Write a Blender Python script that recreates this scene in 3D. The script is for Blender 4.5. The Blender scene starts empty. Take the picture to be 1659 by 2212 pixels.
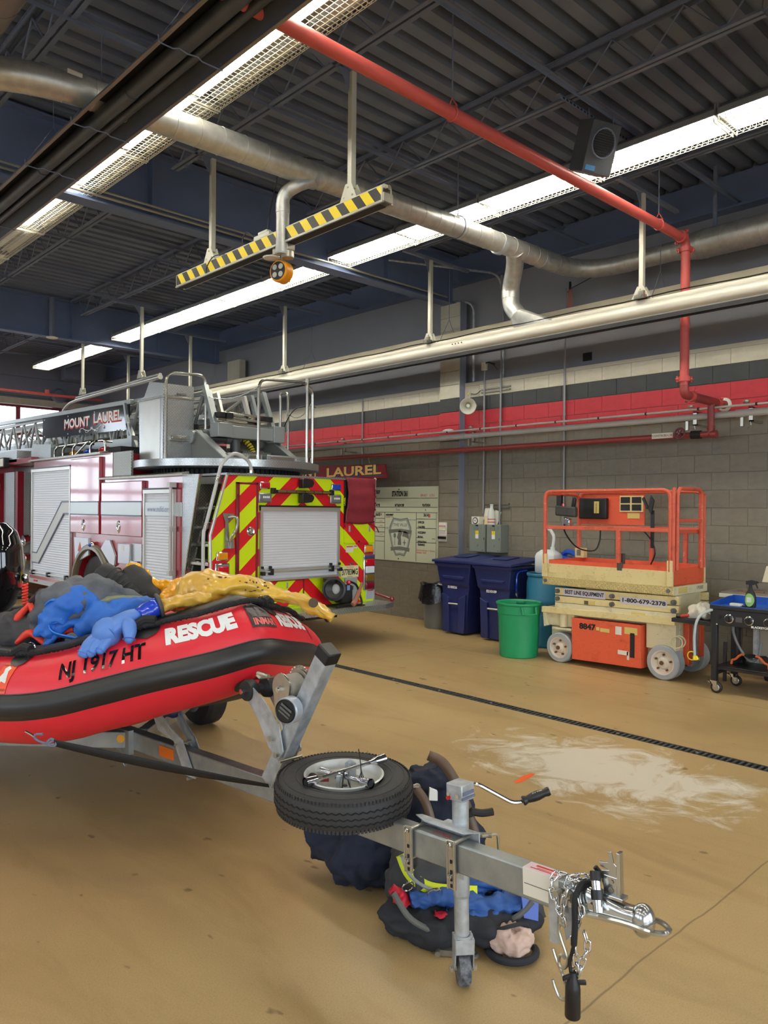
import bpy, bmesh, math, random
from mathutils import Vector, Matrix
random.seed(7)
S = bpy.context.scene
COL = S.collection
PI = math.pi

# ------------------------------------------------------------------ camera
cam_d = bpy.data.cameras.new('camera')
cam = bpy.data.objects.new('camera', cam_d); COL.objects.link(cam)
yaw, pitch, roll = 0.754465, -0.0029886, 0.0089300
F = Vector((math.sin(yaw)*math.cos(pitch), math.cos(yaw)*math.cos(pitch), math.sin(pitch)))
R0 = Vector((math.cos(yaw), -math.sin(yaw), 0)); U0 = R0.cross(F)
Rv = R0*math.cos(roll) + U0*math.sin(roll); Uv = Rv.cross(F)
cam.matrix_world = Matrix(((Rv.x, Uv.x, -F.x, 0), (Rv.y, Uv.y, -F.y, 0), (Rv.z, Uv.z, -F.z, 1.70), (0, 0, 0, 1)))
cam_d.sensor_fit = 'VERTICAL'; cam_d.sensor_height = 24.0
cam_d.lens = 24.0*1664.3/2212.0
cam_d.clip_start = 0.05; cam_d.clip_end = 300
S.camera = cam

# ------------------------------------------------------------------ daylight and exposure
W = bpy.data.worlds.new('sky'); S.world = W; W.use_nodes = True
bg = W.node_tree.nodes['Background']
bg.inputs[0].default_value = (0.80, 0.90, 1.0, 1); bg.inputs[1].default_value = 4.6
S.view_settings.view_transform = 'Standard'; S.view_settings.look = 'None'
S.view_settings.gamma = 1.0; S.view_settings.use_curve_mapping = False
S.view_settings.exposure = 0.36
S.cycles.max_bounces = 7; S.cycles.diffuse_bounces = 4; S.cycles.glossy_bounces = 4
S.cycles.sample_clamp_indirect = 6.0
TUBE_POWER = 66.0
def portal(x, y, z, w, h):
    d = bpy.data.lights.new('door_portal', 'AREA'); d.shape = 'RECTANGLE'; d.size = w; d.size_y = h
    d.cycles.is_portal = True
    o = bpy.data.objects.new('door_portal', d); COL.objects.link(o)
    o.location = (x, y, z); o.rotation_euler = (-PI/2, 0, 0) if y > 0 else (PI/2, 0, 0)
FRONT_Y, BACK_Y, LEFT_X, WALL_X = -6.5, 20.0, -9.0, 8.6
FRONT_DOORS = [(-7.8, -3.6), (-2.6, 1.6), (2.8, 7.0)]
BACK_DOORS = [(-2.6, 1.6), (3.3, 7.5)]
for a, b in FRONT_DOORS: portal((a+b)/2, FRONT_Y-0.1, 2.15, b-a, 4.3)
for a, b in BACK_DOORS: portal((a+b)/2, BACK_Y+0.25, 2.15, b-a, 4.3)

# ------------------------------------------------------------------ mesh helpers
def V(*a): return Vector(a)
class MB:
    def __init__(s): s.v = []; s.f = []; s.m = []; s.mi = 0
    def add(s, vs, fs, mi=None):
        o = len(s.v); s.v += [tuple(v) for v in vs]
        for f in fs: s.f.append([i+o for i in f]); s.m.append(s.mi if mi is None else mi)
        return s
    def box(s, x0, x1, y0, y1, z0, z1, mi=None):
        return s.add([(x, y, z) for x in (x0, x1) for y in (y0, y1) for z in (z0, z1)],
                     [(0,1,3,2),(4,6,7,5),(0,4,5,1),(2,3,7,6),(0,2,6,4),(1,5,7,3)], mi)
    def obox(s, c, ax, ay, az, mi=None):
        c, ax, ay, az = Vector(c), Vector(ax), Vector(ay), Vector(az)
        return s.add([c+ax*i+ay*j+az*k for i in (-1,1) for j in (-1,1) for k in (-1,1)],
                     [(0,1,3,2),(4,6,7,5),(0,4,5,1),(2,3,7,6),(0,2,6,4),(1,5,7,3)], mi)
    def bar(s, p0, p1, w, h, up=(0,0,1), mi=None):
        p0, p1 = Vector(p0), Vector(p1); d = p1-p0; u = Vector(up)
        a = d.cross(u)
        if a.length < 1e-6: a = d.cross(Vector((1,0,0)))
        a.normalize(); b = a.cross(d).normalized()
        return s.obox((p0+p1)/2, d/2, a*w/2, b*h/2, mi)
    def prism(s, pts, vec, mi=None):
        n = len(pts); vec = Vector(vec); p = [Vector(q) for q in pts]
        return s.add(p+[q+vec for q in p], [list(range(n))[::-1], list(range(n, 2*n))]+[(i, (i+1) % n, n+(i+1) % n, n+i) for i in range(n)], mi)
    def tube(s, pts, r, n=8, closed=False, caps=True, mi=None, sq=None):
        P = [Vector(p) for p in pts]; m = len(P)
        if not isinstance(r, (list, tuple)): r = [r]*m
        tang = []
        for i in range(m):
            if closed: t = P[(i+1) % m]-P[(i-1) % m]
            else: t = P[min(i+1, m-1)]-P[max(i-1, 0)]
            tang.append(t.normalized() if t.length > 1e-9 else Vector((0,0,1)))
        ref = Vector((0,0,1)) if abs(tang[0].z) < .9 else Vector((1,0,0))
        a = tang[0].cross(ref).normalized()
        vs = []
        for i in range(m):
            a = (a - tang[i]*a.dot(tang[i]))
            a = a.normalized() if a.length > 1e-6 else tang[i].orthogonal().normalized()
            b = tang[i].cross(a)
            for k in range(n):
                t = 2*PI*(k+.5)/n
                ca, sa = math.cos(t), math.sin(t)
                if sq: ca *= sq[0]; sa *= sq[1]
                vs.append(P[i]+(a*ca+b*sa)*r[i])
        fs = []
        for i in range(m if closed else m-1):
            j = (i+1) % m
            for k in range(n): fs.append((i*n+k, i*n+(k+1) % n, j*n+(k+1) % n, j*n+k))
        if caps and not closed: fs += [list(range(n))[::-1], list(range((m-1)*n, m*n))]
        return s.add(vs, fs, mi)
    def cyl(s, p0, p1, r0, r1=None, n=16, caps=True, mi=None):
        return s.tube([p0, p1], [r0, r0 if r1 is None else r1], n, False, caps, mi)
    def lathe(s, prof, o, axis=(0,0,1), n=24, mi=None, a0=0, a1=2*PI, ref=None):
        o, ax = Vector(o), Vector(axis).normalized()
        u = Vector(ref).normalized() if ref else ax.orthogonal().normalized()
        w = ax.cross(u); full = abs(a1-a0) > 2*PI-1e-4; m = len(prof); N = n if full else n+1
        vs = []
        for k in range(N):
            t = a0+(a1-a0)*k/n
            for r, h in prof: vs.append(o+ax*h+(u*math.cos(t)+w*math.sin(t))*r)
        fs = []
        for k in range(n):
            j = (k+1) % N
            for i in range(m-1):
                q = (k*m+i, j*m+i, j*m+i+1, k*m+i+1)
                fs.append(q)
        return s.add(vs, fs, mi)
    def grid(s, fn, nu, nv, cu=False, cv=False, mi=None):
        U = nu if cu else nu+1; Vn = nv if cv else nv+1
        vs = [fn(i/nu, j/nv) for i in range(U) for j in range(Vn)]
        fs = [(i*Vn+j, ((i+1) % U)*Vn+j, ((i+1) % U)*Vn+(j+1) % Vn, i*Vn+(j+1) % Vn) for i in range(nu) for j in range(nv)]
        return s.add(vs, fs, mi)
    def ell(s, c, rx, ry, rz, nu=12, nv=8, M=None, mi=None):
        c = Vector(c)
        def fn(u, v):
            a = 2*PI*u; b = PI*(v-.5)
            p = Vector((rx*math.cos(a)*math.cos(b), ry*math.sin(a)*math.cos(b), rz*math.sin(b)))
            return c+(M @ p if M else p)
        return s.grid(fn, nu, nv, True, False, mi)
    def torus(s, c, axis, R, r, n=16, m=6, mi=None, a0=0, a1=2*PI, sx=1.0, ref=None):
        ax = Vector(axis).normalized(); u = Vector(ref).normalized() if ref else ax.orthogonal().normalized(); w = ax.cross(u); c = Vector(c)
        full = abs(a1-a0) > 2*PI-1e-4
        k = n if full else n+1
        pts = [c+u*math.cos(a0+(a1-a0)*i/n)*R*sx+w*math.sin(a0+(a1-a0)*i/n)*R for i in range(k)]
        return s.tube(pts, r, m, full, True, mi)
    def xf(s, M):
        s.v = [tuple(M @ Vector(v)) for v in s.v]; return s
    def build(s, name, mats, parent=None, smooth=30, bevel=0, sub=0, weld=False):
        me = bpy.data.meshes.new(name); me.from_pydata(s.v, [], s.f)
        if not isinstance(mats, (list, tuple)): mats = [mats]
        for m in mats: me.materials.append(m)
        if len(mats) > 1: me.polygons.foreach_set('material_index', s.m)
        bm = bmesh.new(); bm.from_mesh(me)
        if weld: bmesh.ops.remove_doubles(bm, verts=bm.verts, dist=1e-5)
        bmesh.ops.recalc_face_normals(bm, faces=bm.faces); bm.to_mesh(me); bm.free()
        if smooth:
            me.polygons.foreach_set('use_smooth', [True]*len(me.polygons)); me.set_sharp_from_angle(angle=math.radians(smooth))
        o = bpy.data.objects.new(name, me); COL.objects.link(o)
        if bevel:
            b = o.modifiers.new('bevel', 'BEVEL'); b.width = bevel; b.segments = 2; b.limit_method = 'ANGLE'; b.angle_limit = math.radians(40)
        if sub:
            b = o.modifiers.new('sub', 'SUBSURF'); b.levels = sub; b.render_levels = sub
        if parent: adopt(o, parent)
        return o
def wm(o):
    m = o.matrix_basis.copy()
    while o.parent:
        m = o.parent.matrix_basis @ o.matrix_parent_inverse @ m if False else o.matrix_parent_inverse @ m
        m = o.parent.matrix_basis @ m; o = o.parent
    return m
def adopt(o, parent):
    o.parent = parent; o.matrix_parent_inverse = wm(parent).inverted()
def tag(o, label=None, cat=None, group=None, kind=None):
    if label: o['label'] = label
    if cat: o['category'] = cat
    if group: o['group'] = group
    if kind: o['kind'] = kind
    return o
def thing(name, label, cat, loc=(0,0,0), rz=0, group=None):
    o = bpy.data.objects.new(name, None); COL.objects.link(o)
    o.empty_display_size = .1; o.location = loc; o.rotation_euler = (0, 0, rz)
    return tag(o, label, cat, group)
def kids(o): return [c for c in COL.objects if c.parent == o]
def dup(root, loc, rz=None, label=None, group=None):
    r = root.copy(); COL.objects.link(r); r.location = loc
    if rz is not None: r.rotation_euler = (0, 0, rz)
    if label: r['label'] = label
    if group: r['group'] = group
    for c in kids(root):
        k = c.copy(); COL.objects.link(k); k.parent = r
        for g in kids(c):
            q = g.copy(); COL.objects.link(q); q.parent = k
    return r
def arc(c, u, w, R, a0, a1, n):
    c, u, w = Vector(c), Vector(u), Vector(w)
    return [c+u*R*math.cos(math.radians(a0+(a1-a0)*i/n))+w*R*math.sin(math.radians(a0+(a1-a0)*i/n)) for i in range(n+1)]
def fillet(pts, r, n=5):
    P = [Vector(p) for p in pts]; out = [P[0]]
    for i in range(1, len(P)-1):
        a, b, c = P[i-1], P[i], P[i+1]; d0 = (a-b); d1 = (c-b)
        k = min(r, d0.length*.48, d1.length*.48); s0 = b+d0.normalized()*k; s1 = b+d1.normalized()*k
        for j in range(n+1):
            t = j/n; out.append(s0*(1-t)**2+b*2*t*(1-t)+s1*t*t)
    out.append(P[-1]); return out
def smooth_path(P, n=6):
    P = [Vector(p) for p in P]; out = []
    for i in range(len(P)-1):
        p0, p1, p2, p3 = P[max(i-1, 0)], P[i], P[i+1], P[min(i+2, len(P)-1)]
        for j in range(n):
            t = j/n
            out.append(.5*((2*p1)+(p2-p0)*t+(2*p0-5*p1+4*p2-p3)*t*t+(3*p1-p0-3*p2+p3)*t**3))
    out.append(P[-1]); return out

# ------------------------------------------------------------------ materials
def lin(c):
    return tuple(((x/255)/12.92 if x/255 <= .04045 else ((x/255+.055)/1.055)**2.4) for x in c)
class NT:
    def __init__(s, m): s.t = m.node_tree; s.n = s.t.nodes; s.l = s.t.links; s.p = s.n['Principled BSDF']
    def new(s, ty, **k):
        n = s.n.new(ty)
        for a, b in k.items():
            if a.startswith('i_'): n.inputs[a[2:].replace('_', ' ')].default_value = b
            else: setattr(n, a, b)
        return n
    def link(s, a, b): s.l.new(a, b)
    def math(s, op, a, b=None, c=None, clamp=False):
        n = s.n.new('ShaderNodeMath'); n.operation = op; n.use_clamp = clamp
        for i, x in enumerate((a, b, c)):
            if x is None: continue
            if isinstance(x, (int, float)): n.inputs[i].default_value = x
            else: s.l.new(x, n.inputs[i])
        return n.outputs[0]
    def mix(s, fac, a, b):
        n = s.n.new('ShaderNodeMix'); n.data_type = 'RGBA'
        for sock, x in ((n.inputs[0], fac), (n.inputs[6], a), (n.inputs[7], b)):
            if isinstance(x, (int, float)): sock.default_value = x
            elif isinstance(x, (tuple, list)): sock.default_value = (*x[:3], 1)
            else: s.l.new(x, sock)
        return n.outputs[2]
    def coord(s, kind='Object'):
        if not hasattr(s, 'tc'): s.tc = s.n.new('ShaderNodeTexCoord')
        return s.tc.outputs[kind]
    def xyz(s):
        q = s.n.new('ShaderNodeSeparateXYZ'); s.l.new(s.coord(), q.inputs[0]); return q.outputs
    def noise(s, scale, detail=3, vec=None, rough=.55, dist=0):
        n = s.new('ShaderNodeTexNoise'); n.inputs['Scale'].default_value = scale; n.inputs['Detail'].default_value = detail
        n.inputs['Roughness'].default_value = rough; n.inputs['Distortion'].default_value = dist
        s.l.new(vec or s.coord(), n.inputs['Vector']); return n.outputs['Fac']
    def ramp(s, fac, a, b, ca=0.0, cb=1.0):
        n = s.new('ShaderNodeMapRange'); n.inputs[1].default_value = a; n.inputs[2].default_value = b
        n.inputs[3].default_value = ca; n.inputs[4].default_value = cb; s.l.new(fac, n.inputs[0]); return n.outputs[0]
    def scalevec(s, v):
        n = s.new('ShaderNodeMapping'); n.inputs['Scale'].default_value = v; s.l.new(s.coord(), n.inputs[0]); return n.outputs[0]
    def bump(s, h, strength=.3, dist=.01):
        n = s.new('ShaderNodeBump'); n.inputs['Strength'].default_value = strength; n.inputs['Distance'].default_value = dist
        s.l.new(h, n.inputs['Height']); s.l.new(n.outputs[0], s.p.inputs['Normal']); return n
def mat(name, rgb, rough=.5, metal=0., var=0., vs=6., bump=0., bs=40., coat=0., rgb2=None, alpha=None, trans=0., emit=None, estr=0., spec=None):
    m = bpy.data.materials.new(name); m.use_nodes = True; t = NT(m); c = lin(rgb); p = t.p
    p.inputs['Base Color'].default_value = (*c, 1); p.inputs['Roughness'].default_value = rough; p.inputs['Metallic'].default_value = metal
    if coat: p.inputs['Coat Weight'].default_value = coat; p.inputs['Coat Roughness'].default_value = .06
    if spec is not None: p.inputs['Specular IOR Level'].default_value = spec
    if trans: p.inputs['Transmission Weight'].default_value = trans
    if var or rgb2:
        f = t.ramp(t.noise(vs, 4), .35, .65)
        c2 = lin(rgb2) if rgb2 else tuple(x*(1-var) for x in c)
        t.link(t.mix(f, c, c2), p.inputs['Base Color'])
    if bump: t.bump(t.noise(bs, 3), bump, .01)
    if emit: p.inputs['Emission Color'].default_value = (*lin(emit), 1); p.inputs['Emission Strength'].default_value = estr
    return m
# shared paints and metals
STEEL_DARK = mat('charcoal_ceiling_paint', (108, 117, 138), .6, var=.15, vs=3)
DECK = mat('charcoal_deck_paint', (108, 117, 136), .6, var=.12, vs=2)
GIRDER = mat('slate_girder_paint', (98, 114, 148), .55, var=.12, vs=2)
GALV = mat('galvanised_steel', (196, 202, 206), .45, .6, rgb2=(166, 172, 176), vs=18, bump=.04, bs=60)
GALV_DUCT = mat('galvanised_duct', (208, 208, 202), .40, .7, rgb2=(190, 190, 184), vs=14, bump=.05, bs=25)
ALU = mat('aluminium', (205, 203, 196), .35, .75, var=.06, vs=5)
ALU_PAINT = mat('satin_aluminium_slats', (214, 218, 226), .42, .15)
CHROME = mat('chrome', (225, 227, 230), .12, 1.)
ZINC = mat('zinc_plated_steel', (196, 192, 178), .3, .9, var=.12, vs=20)
STAINLESS = mat('brushed_stainless', (190, 188, 178), .25, .95, var=.08, vs=10)
BLACK = mat('black_plastic', (22, 22, 24), .4)
BLACK_MATT = mat('matt_black', (26, 26, 28), .75)
RUBBER = mat('black_rubber', (33, 33, 36), .62, var=.2, vs=25)
WHITE = mat('white_paint', (228, 226, 218), .5)
CREAM = mat('cream_plastic', (224, 222, 205), .5)
REDPIPE = mat('red_pipe_paint', (196, 84, 78), .42, var=.12, vs=5)
REDPIPE2 = mat('dark_red_pipe_paint', (150, 62, 58), .45, var=.12, vs=5)
PIPE_CREAM = mat('beige_pipe_paint', (190, 186, 176), .4, var=.06, vs=5)
POST = mat('white_strut_paint', (212, 210, 192), .4, .2)
YELLOW = mat('safety_yellow', (244, 216, 30), .45)
AMBER = mat('amber_lens', (230, 150, 10), .15, coat=.5)
REDLENS = mat('red_lens', (190, 14, 26), .15, coat=.5)
BLUELENS = mat('blue_lens', (16, 60, 180), .15, coat=.5)
CLEARLENS = mat('clear_lens', (225, 230, 235), .1, coat=.5)

# ------------------------------------------------------------------ lettering (flat words turned into thin meshes)
_tc = {}
def text_geo(s, size, bold=0.0, sx=1.0, align='CENTER', shear=0.0):
    cu = bpy.data.curves.new('lettering_source', 'FONT'); cu.body = s; cu.size = size; cu.offset = bold; cu.align_x = align; cu.align_y = 'CENTER'; cu.shear = shear
    cu.resolution_u = 3
    o = bpy.data.objects.new('lettering_source', cu); COL.objects.link(o)
    dg = bpy.context.evaluated_depsgraph_get(); me = bpy.data.meshes.new_from_object(o.evaluated_get(dg))
    vs = [(v.co.x*sx, v.co.y) for v in me.vertices]; fs = [tuple(p.vertices) for p in me.polygons]
    bpy.data.objects.remove(o); bpy.data.curves.remove(cu); bpy.data.meshes.remove(me)
    return vs, fs
def lettering(s, o, u, w, size, m, parent=None, bold=0., sx=1., fn=None, name='lettering', align='CENTER', shear=0., width=None, cut=0):
    """words at o, running along u with up direction w; or mapped by fn(x, y)"""
    vs, fs = text_geo(s, size, bold, sx, align, shear)
    if width:
        xs = [v[0] for v in vs]; k = width/(max(xs)-min(xs)); vs = [(x*k, y) for x, y in vs]
    b = bmesh.new(); L = [b.verts.new((x, y, 0)) for x, y in vs]
    for f in fs:
        try: b.faces.new([L[i] for i in f])
        except ValueError: pass
    if cut:
        for ax in (0, 1):
            lo = min(v.co[ax] for v in b.verts); hi = max(v.co[ax] for v in b.verts); q = lo+cut
            while q < hi:
                n = [0, 0, 0]; n[ax] = 1; c = [0, 0, 0]; c[ax] = q
                bmesh.ops.bisect_plane(b, geom=b.verts[:]+b.edges[:]+b.faces[:], plane_co=c, plane_no=n); q += cut
    if fn is None:
        o, u, w = Vector(o), Vector(u).normalized(), Vector(w).normalized()
        fn = lambda x, y: o+u*x+w*y
    for v in b.verts: v.co = fn(v.co.x, v.co.y)
    me = bpy.data.meshes.new(name); b.to_mesh(me); b.free(); me.materials.append(m)
    ob = bpy.data.objects.new(name, me); COL.objects.link(ob)
    if parent: adopt(ob, parent)
    return ob
INK = mat('black_print', (20, 20, 22), .6)
INK_RED = mat('red_marker', (200, 60, 60), .7)
INK_BLUE = mat('blue_marker', (90, 120, 200), .7)
INK_WHITE = mat('white_print', (236, 236, 232), .5)

_ct = {}
def cloth(o, strength=.02, scale=.06, levels=1, fine=.006):
    """folds: subdivide, then push the surface along its normals with cloud noise"""
    if levels:
        m = o.modifiers.new('fine', 'SUBSURF'); m.levels = levels; m.render_levels = levels
    for st, sc, ty in ((strength, scale*1.5, 'FOLD'), (strength*.6, scale*.7, 'CLOUDS'), (fine*.6, .02, 'CLOUDS')):
        k = (ty, round(sc, 4))
        if k not in _ct:
            t = bpy.data.textures.new('fold_noise', 'CLOUDS'); t.noise_scale = sc; _ct[k] = t
            if ty == 'FOLD': t.noise_type = 'HARD_NOISE'; t.noise_depth = 1
            if ty == 'CLOUDS': t.noise_depth = 2
        m = o.modifiers.new('folds', 'DISPLACE'); m.texture = _ct[k]; m.strength = st; m.mid_level = .5; m.texture_coords = 'GLOBAL'
    return o
# ------------------------------------------------------------------ floor
def floor_mat():
    m = bpy.data.materials.new('tan_floor_coating'); m.use_nodes = True; t = NT(m)
    x, y, z = t.xyz()
    base = t.mix(t.ramp(t.noise(.55, 4), .3, .7), lin((190, 162, 113)), lin((174, 147, 101)))
    base = t.mix(t.ramp(t.noise(160, 2), .45, .75, 0, .35), base, lin((136, 108, 66)))
    base = t.mix(t.ramp(t.noise(230, 2), .58, .75, 0, .4), base, lin((214, 188, 140)))
    wide = t.noise(2.2, 6, t.scalevec((1.6, .35, 1)), .6, .8)
    base = t.mix(t.ramp(wide, .5, .72, 0, .35), base, lin((140, 112, 70)))
    sp = t.noise(9, 2, t.scalevec((1, .55, 1)))
    base = t.mix(t.ramp(sp, .70, .735, 0, .65), base, lin((92, 74, 48)))
    # white absorbent powder trodden into a patch
    dx = t.math('MULTIPLY', t.math('SUBTRACT', x, 4.55), .95); dy = t.math('MULTIPLY', t.math('SUBTRACT', y, 2.72), .62)
    d = t.math('SQRT', t.math('ADD', t.math('MULTIPLY', dx, dx), t.math('MULTIPLY', dy, dy)))
    w = t.noise(2.4, 6, t.scalevec((1.0, 1.0, 1)), .68, 1.6)
    k = t.math('SUBTRACT', t.math('MULTIPLY', w, 1.55), t.math('MULTIPLY', d, .95))
    base = t.mix(t.ramp(k, .22, .50, 0, .85), base, lin((226, 219, 202)))
    # saw-cut joints and hairline cracks
    wob = t.math('MULTIPLY', t.math('SUBTRACT', t.noise(2, 3), .5), .05)
    j1 = t.ramp(t.math('ABSOLUTE', t.math('SUBTRACT', t.math('ADD', y, wob), 1.44)), .002, .006, .6, 0)
    j2 = t.ramp(t.math('ABSOLUTE', t.math('SUBTRACT', t.math('ADD', x, wob), 7.02)), .002, .007, .6, 0)
    j3 = t.ramp(t.math('ABSOLUTE', t.math('SUBTRACT', t.math('ADD', y, wob), 6.4)), .002, .007, .5, 0)
    base = t.mix(t.math('MAXIMUM', t.math('MAXIMUM', j1, j2), j3), base, lin((90, 72, 46)))
    t.link(base, t.p.inputs['Base Color'])
    t.link(t.ramp(t.noise(1.2, 4), .3, .7, .34, .5), t.p.inputs['Roughness'])
    t.bump(t.noise(150, 2), .10, .004)
    return m
FLOOR = floor_mat()
DRAIN_X0, DRAIN_X1 = 5.31, 5.43
b = MB()
b.box(LEFT_X-.2, DRAIN_X0, FRONT_Y-.3, BACK_Y+.3, -.12, 0)
b.box(DRAIN_X1, WALL_X+.3, FRONT_Y-.3, BACK_Y+.3, -.12, 0)
b.box(DRAIN_X0, DRAIN_X1, FRONT_Y-.3, BACK_Y+.3, -.12, -.09)
floor = tag(b.build('floor', FLOOR, smooth=0), kind='structure')
b = MB(); b.box(-60, 60, -60, FRONT_Y-.3, -.14, -.02); b.box(-60, 60, BACK_Y+.3, 80, -.14, -.02)
tag(b.build('ground', mat('apron_concrete', (150, 150, 146), .8, var=.1, vs=.5), smooth=0), kind='structure')
# orange sprayed mark
b = MB(); pts = [(3.90, 2.925), (3.94, 2.915), (4.06, 2.93), (4.13, 2.945), (4.12, 2.975), (4.02, 2.975), (3.95, 2.955), (3.91, 2.95)]
b.prism([(x, y, .0004) for x, y in pts], (0, 0, .0006))
b.build('paint_mark', mat('orange_spray_paint', (240, 98, 34), .7), floor, smooth=0)

# trench drain grate: two rails and cross bars
GRATE = mat('cast_iron_grate', (88, 90, 90), .55, .6, var=.2, vs=20)
td = thing('trench_drain', 'long narrow iron trench drain grate set in the tan floor', 'drain', (5.37, 2.0, -.03))
b = MB()
for x in (DRAIN_X0+.002, DRAIN_X1-.014): b.box(x, x+.012, -4, 18, -.035, 0)
b.build('frame', GRATE, td, smooth=0)
b = MB(); y = 1.0
while y < 9.4:
    b.box(DRAIN_X0+.014, DRAIN_X1-.014, y, y+.018, -.03, -.002); y += .042
g = b.build('grate_bars', GRATE, td, smooth=0); g['kind'] = 'stuff'
b = MB(); y = 1.2
while y < 9.4: b.cyl((5.37, y+.009, -.006), (5.37, y+.009, .001), .012, n=8); y += .62
g = b.build('bolts', ZINC, td); g['kind'] = 'stuff'
b = MB(); b.box(5.335, 5.405, -4, 18, -.089, -.085); b.build('channel', BLACK_MATT, td, smooth=0)

# ------------------------------------------------------------------ block wall on the right
def block_paint(name, rgb, rgb2):
    m = bpy.data.materials.new(name); m.use_nodes = True; t = NT(m)
    t.link(t.mix(t.ramp(t.noise(4, 4, t.coord('Generated')), .3, .7), lin(rgb), lin(rgb2)), t.p.inputs['Base Color'])
    t.p.inputs['Roughness'].default_value = .5; t.bump(t.noise(90, 3), .35, .004); return m
PB = {'grey': block_paint('taupe_block_paint', (128, 122, 108), (118, 112, 99)), 'red': block_paint('red_block_paint', (184, 40, 52), (170, 34, 46)),
      'black': block_paint('black_block_paint', (46, 50, 52), (40, 43, 45)), 'cream': block_paint('cream_block_paint', (196, 190, 170), (186, 180, 160))}
UPPER = mat('grey_upper_wall_render', (138, 139, 146), .65, var=.06, vs=1.5, bump=.1, bs=30)
MORTAR = mat('painted_mortar', (124, 118, 105), .6)
H0, CH, LEN = .161, .199, .398
def course_kind(k):  # k = course index; 0 lies on the floor
    return 'grey' if k <= 13 else 'red' if k <= 15 else 'black' if k == 16 else 'cream'
wall = MB()
wall.box(8.6065, 8.95, FRONT_Y-.3, BACK_Y+.3, -.1, 3.545)
wall_right = tag(wall.build('wall_right', MORTAR, smooth=0), kind='structure')
_bm = {}
def block_mesh(kind, L, h, d=.05):
    key = (kind, round(L, 3), round(h, 3), d)
    if key not in _bm:
        c = .003; b = MB(); y, z = L/2-.0012, h/2-.0018
        # face looks to -x : chamfered front
        b.add([(0, -y+c, -z+c), (0, y-c, -z+c), (0, y-c, z-c), (0, -y+c, z-c), (c, -y, -z), (c, y, -z), (c, y, z), (c, -y, z), (d, -y, -z), (d, y, -z), (d, y, z), (d, -y, z)],
              [(0,1,2,3), (0,4,5,1), (1,5,6,2), (2,6,7,3), (3,7,4,0), (4,8,9,5), (5,9,10,6), (6,10,11,7), (7,11,8,4)])
        me = bpy.data.meshes.new('block'); me.from_pydata(b.v, [], b.f); me.materials.append(PB[kind])
        bm = bmesh.new(); bm.from_mesh(me); bmesh.ops.recalc_face_normals(bm, faces=bm.faces); bm.to_mesh(me); bm.free()
        _bm[key] = me
    return _bm[key]
cand = []
for k in range(0, 18):
    z0 = 0 if k == 0 else H0+(k-1)*CH; z1 = H0+k*CH
    y = 1.0+(LEN/2 if k % 2 else 0)
    while y < 15.0:
        for a, c in ([(y, y+LEN)]):
            pass
        y += LEN
    y = 1.0+(LEN/2 if k % 2 else 0)
    while y < 14.2:
        lo, hi = y, y+LEN
        if lo < 7.44 < hi: segs = [(lo, 7.44)]
        elif lo >= 7.44 and hi <= 7.825: segs = []
        elif lo < 7.825 < hi: segs = [(7.825, hi)]
        else: segs = [(lo, hi)]
        for a, c in segs:
            if c-a > .05: cand.append((k, a, c, z0, z1, 8.6))
        y += LEN
def seen_size(q):
    d = math.hypot(8.6, (q[1]+q[2])/2)
    vis = 1.0
    yc, zc = (q[1]+q[2])/2, (q[3]+q[4])/2
    if yc < 3.05: vis = .02
    if yc > 9.85 and zc < 2.3: vis = .01
    return vis*(q[2]-q[1])/d**2
cand.sort(key=seen_size, reverse=True)
PIL = []
for k in range(0, 24):
    z0 = 0 if k == 0 else H0+(k-1)*CH; z1 = H0+k*CH
    if z1 > 4.75: z1 = 4.75
    if z0 < 4.74: PIL.append((k, z0, z1))
nb = 0; rest = {k: MB() for k in PB}
for q in cand:
    k, a, c, z0, z1, X = q
    kd = course_kind(k)
    if nb < 276:
        o = bpy.data.objects.new('block', block_mesh(kd, c-a, z1-z0)); COL.objects.link(o)
        o.location = (X, (a+c)/2, (z0+z1)/2); adopt_loc = o.location.copy(); o.parent = wall_right; nb += 1
    else:
        rest[kd].box(X, X+.05, a+.0012, c-.0012, z0+.0018, z1-.0018)
for k, b in rest.items():
    if b.v:
        o = b.build('distant_blocks', PB[k], wall_right, smooth=0); o['kind'] = 'stuff'
# pilaster: one wide block per course
for k, z0, z1 in PIL:
    kd = course_kind(k) if k < 17 else 'cream'
    o = bpy.data.objects.new('block', block_mesh(kd, .385, z1-z0, .12)); COL.objects.link(o)
    o.location = (8.48, 7.6325, (z0+z1)/2); o.parent = wall_right
STEELCOL = mat('grey_blue_column_paint', (132, 138, 156), .55)
b = MB(); b.box(8.485, 8.62, 7.436, 7.4405, 0, 4.75)
b.build('column_side', STEELCOL, wall_right, smooth=0)
b = MB(); b.box(8.48, 8.62, 13.3, 13.75, 0, 4.7)
b.build('far_pilaster', PB['cream'], wall_right, smooth=0)
b = MB()
for a, c in ((FRONT_Y, 7.43), (7.83, 13.3), (13.75, BACK_Y)):
    b.prism([(8.585, a, 3.515), (8.585, a, 3.56), (8.75, a, 3.585), (8.75, a, 3.515)], (0, c-a, 0))
b.build('sill', PB['cream'], wall_right, smooth=0)
b = MB(); b.box(8.72, 8.95, FRONT_Y-.3, BACK_Y+.3, 3.5, 5.6)
upper = b.build('upper_wall', UPPER, wall_right, smooth=0)
b = MB()
b.box(8.55, 8.72, FRONT_Y, BACK_Y, 5.05, 5.07); b.box(8.63, 8.65, FRONT_Y, BACK_Y, 5.07, 5.45)
b.build('edge_beam', GIRDER, wall_right, smooth=0)

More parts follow.
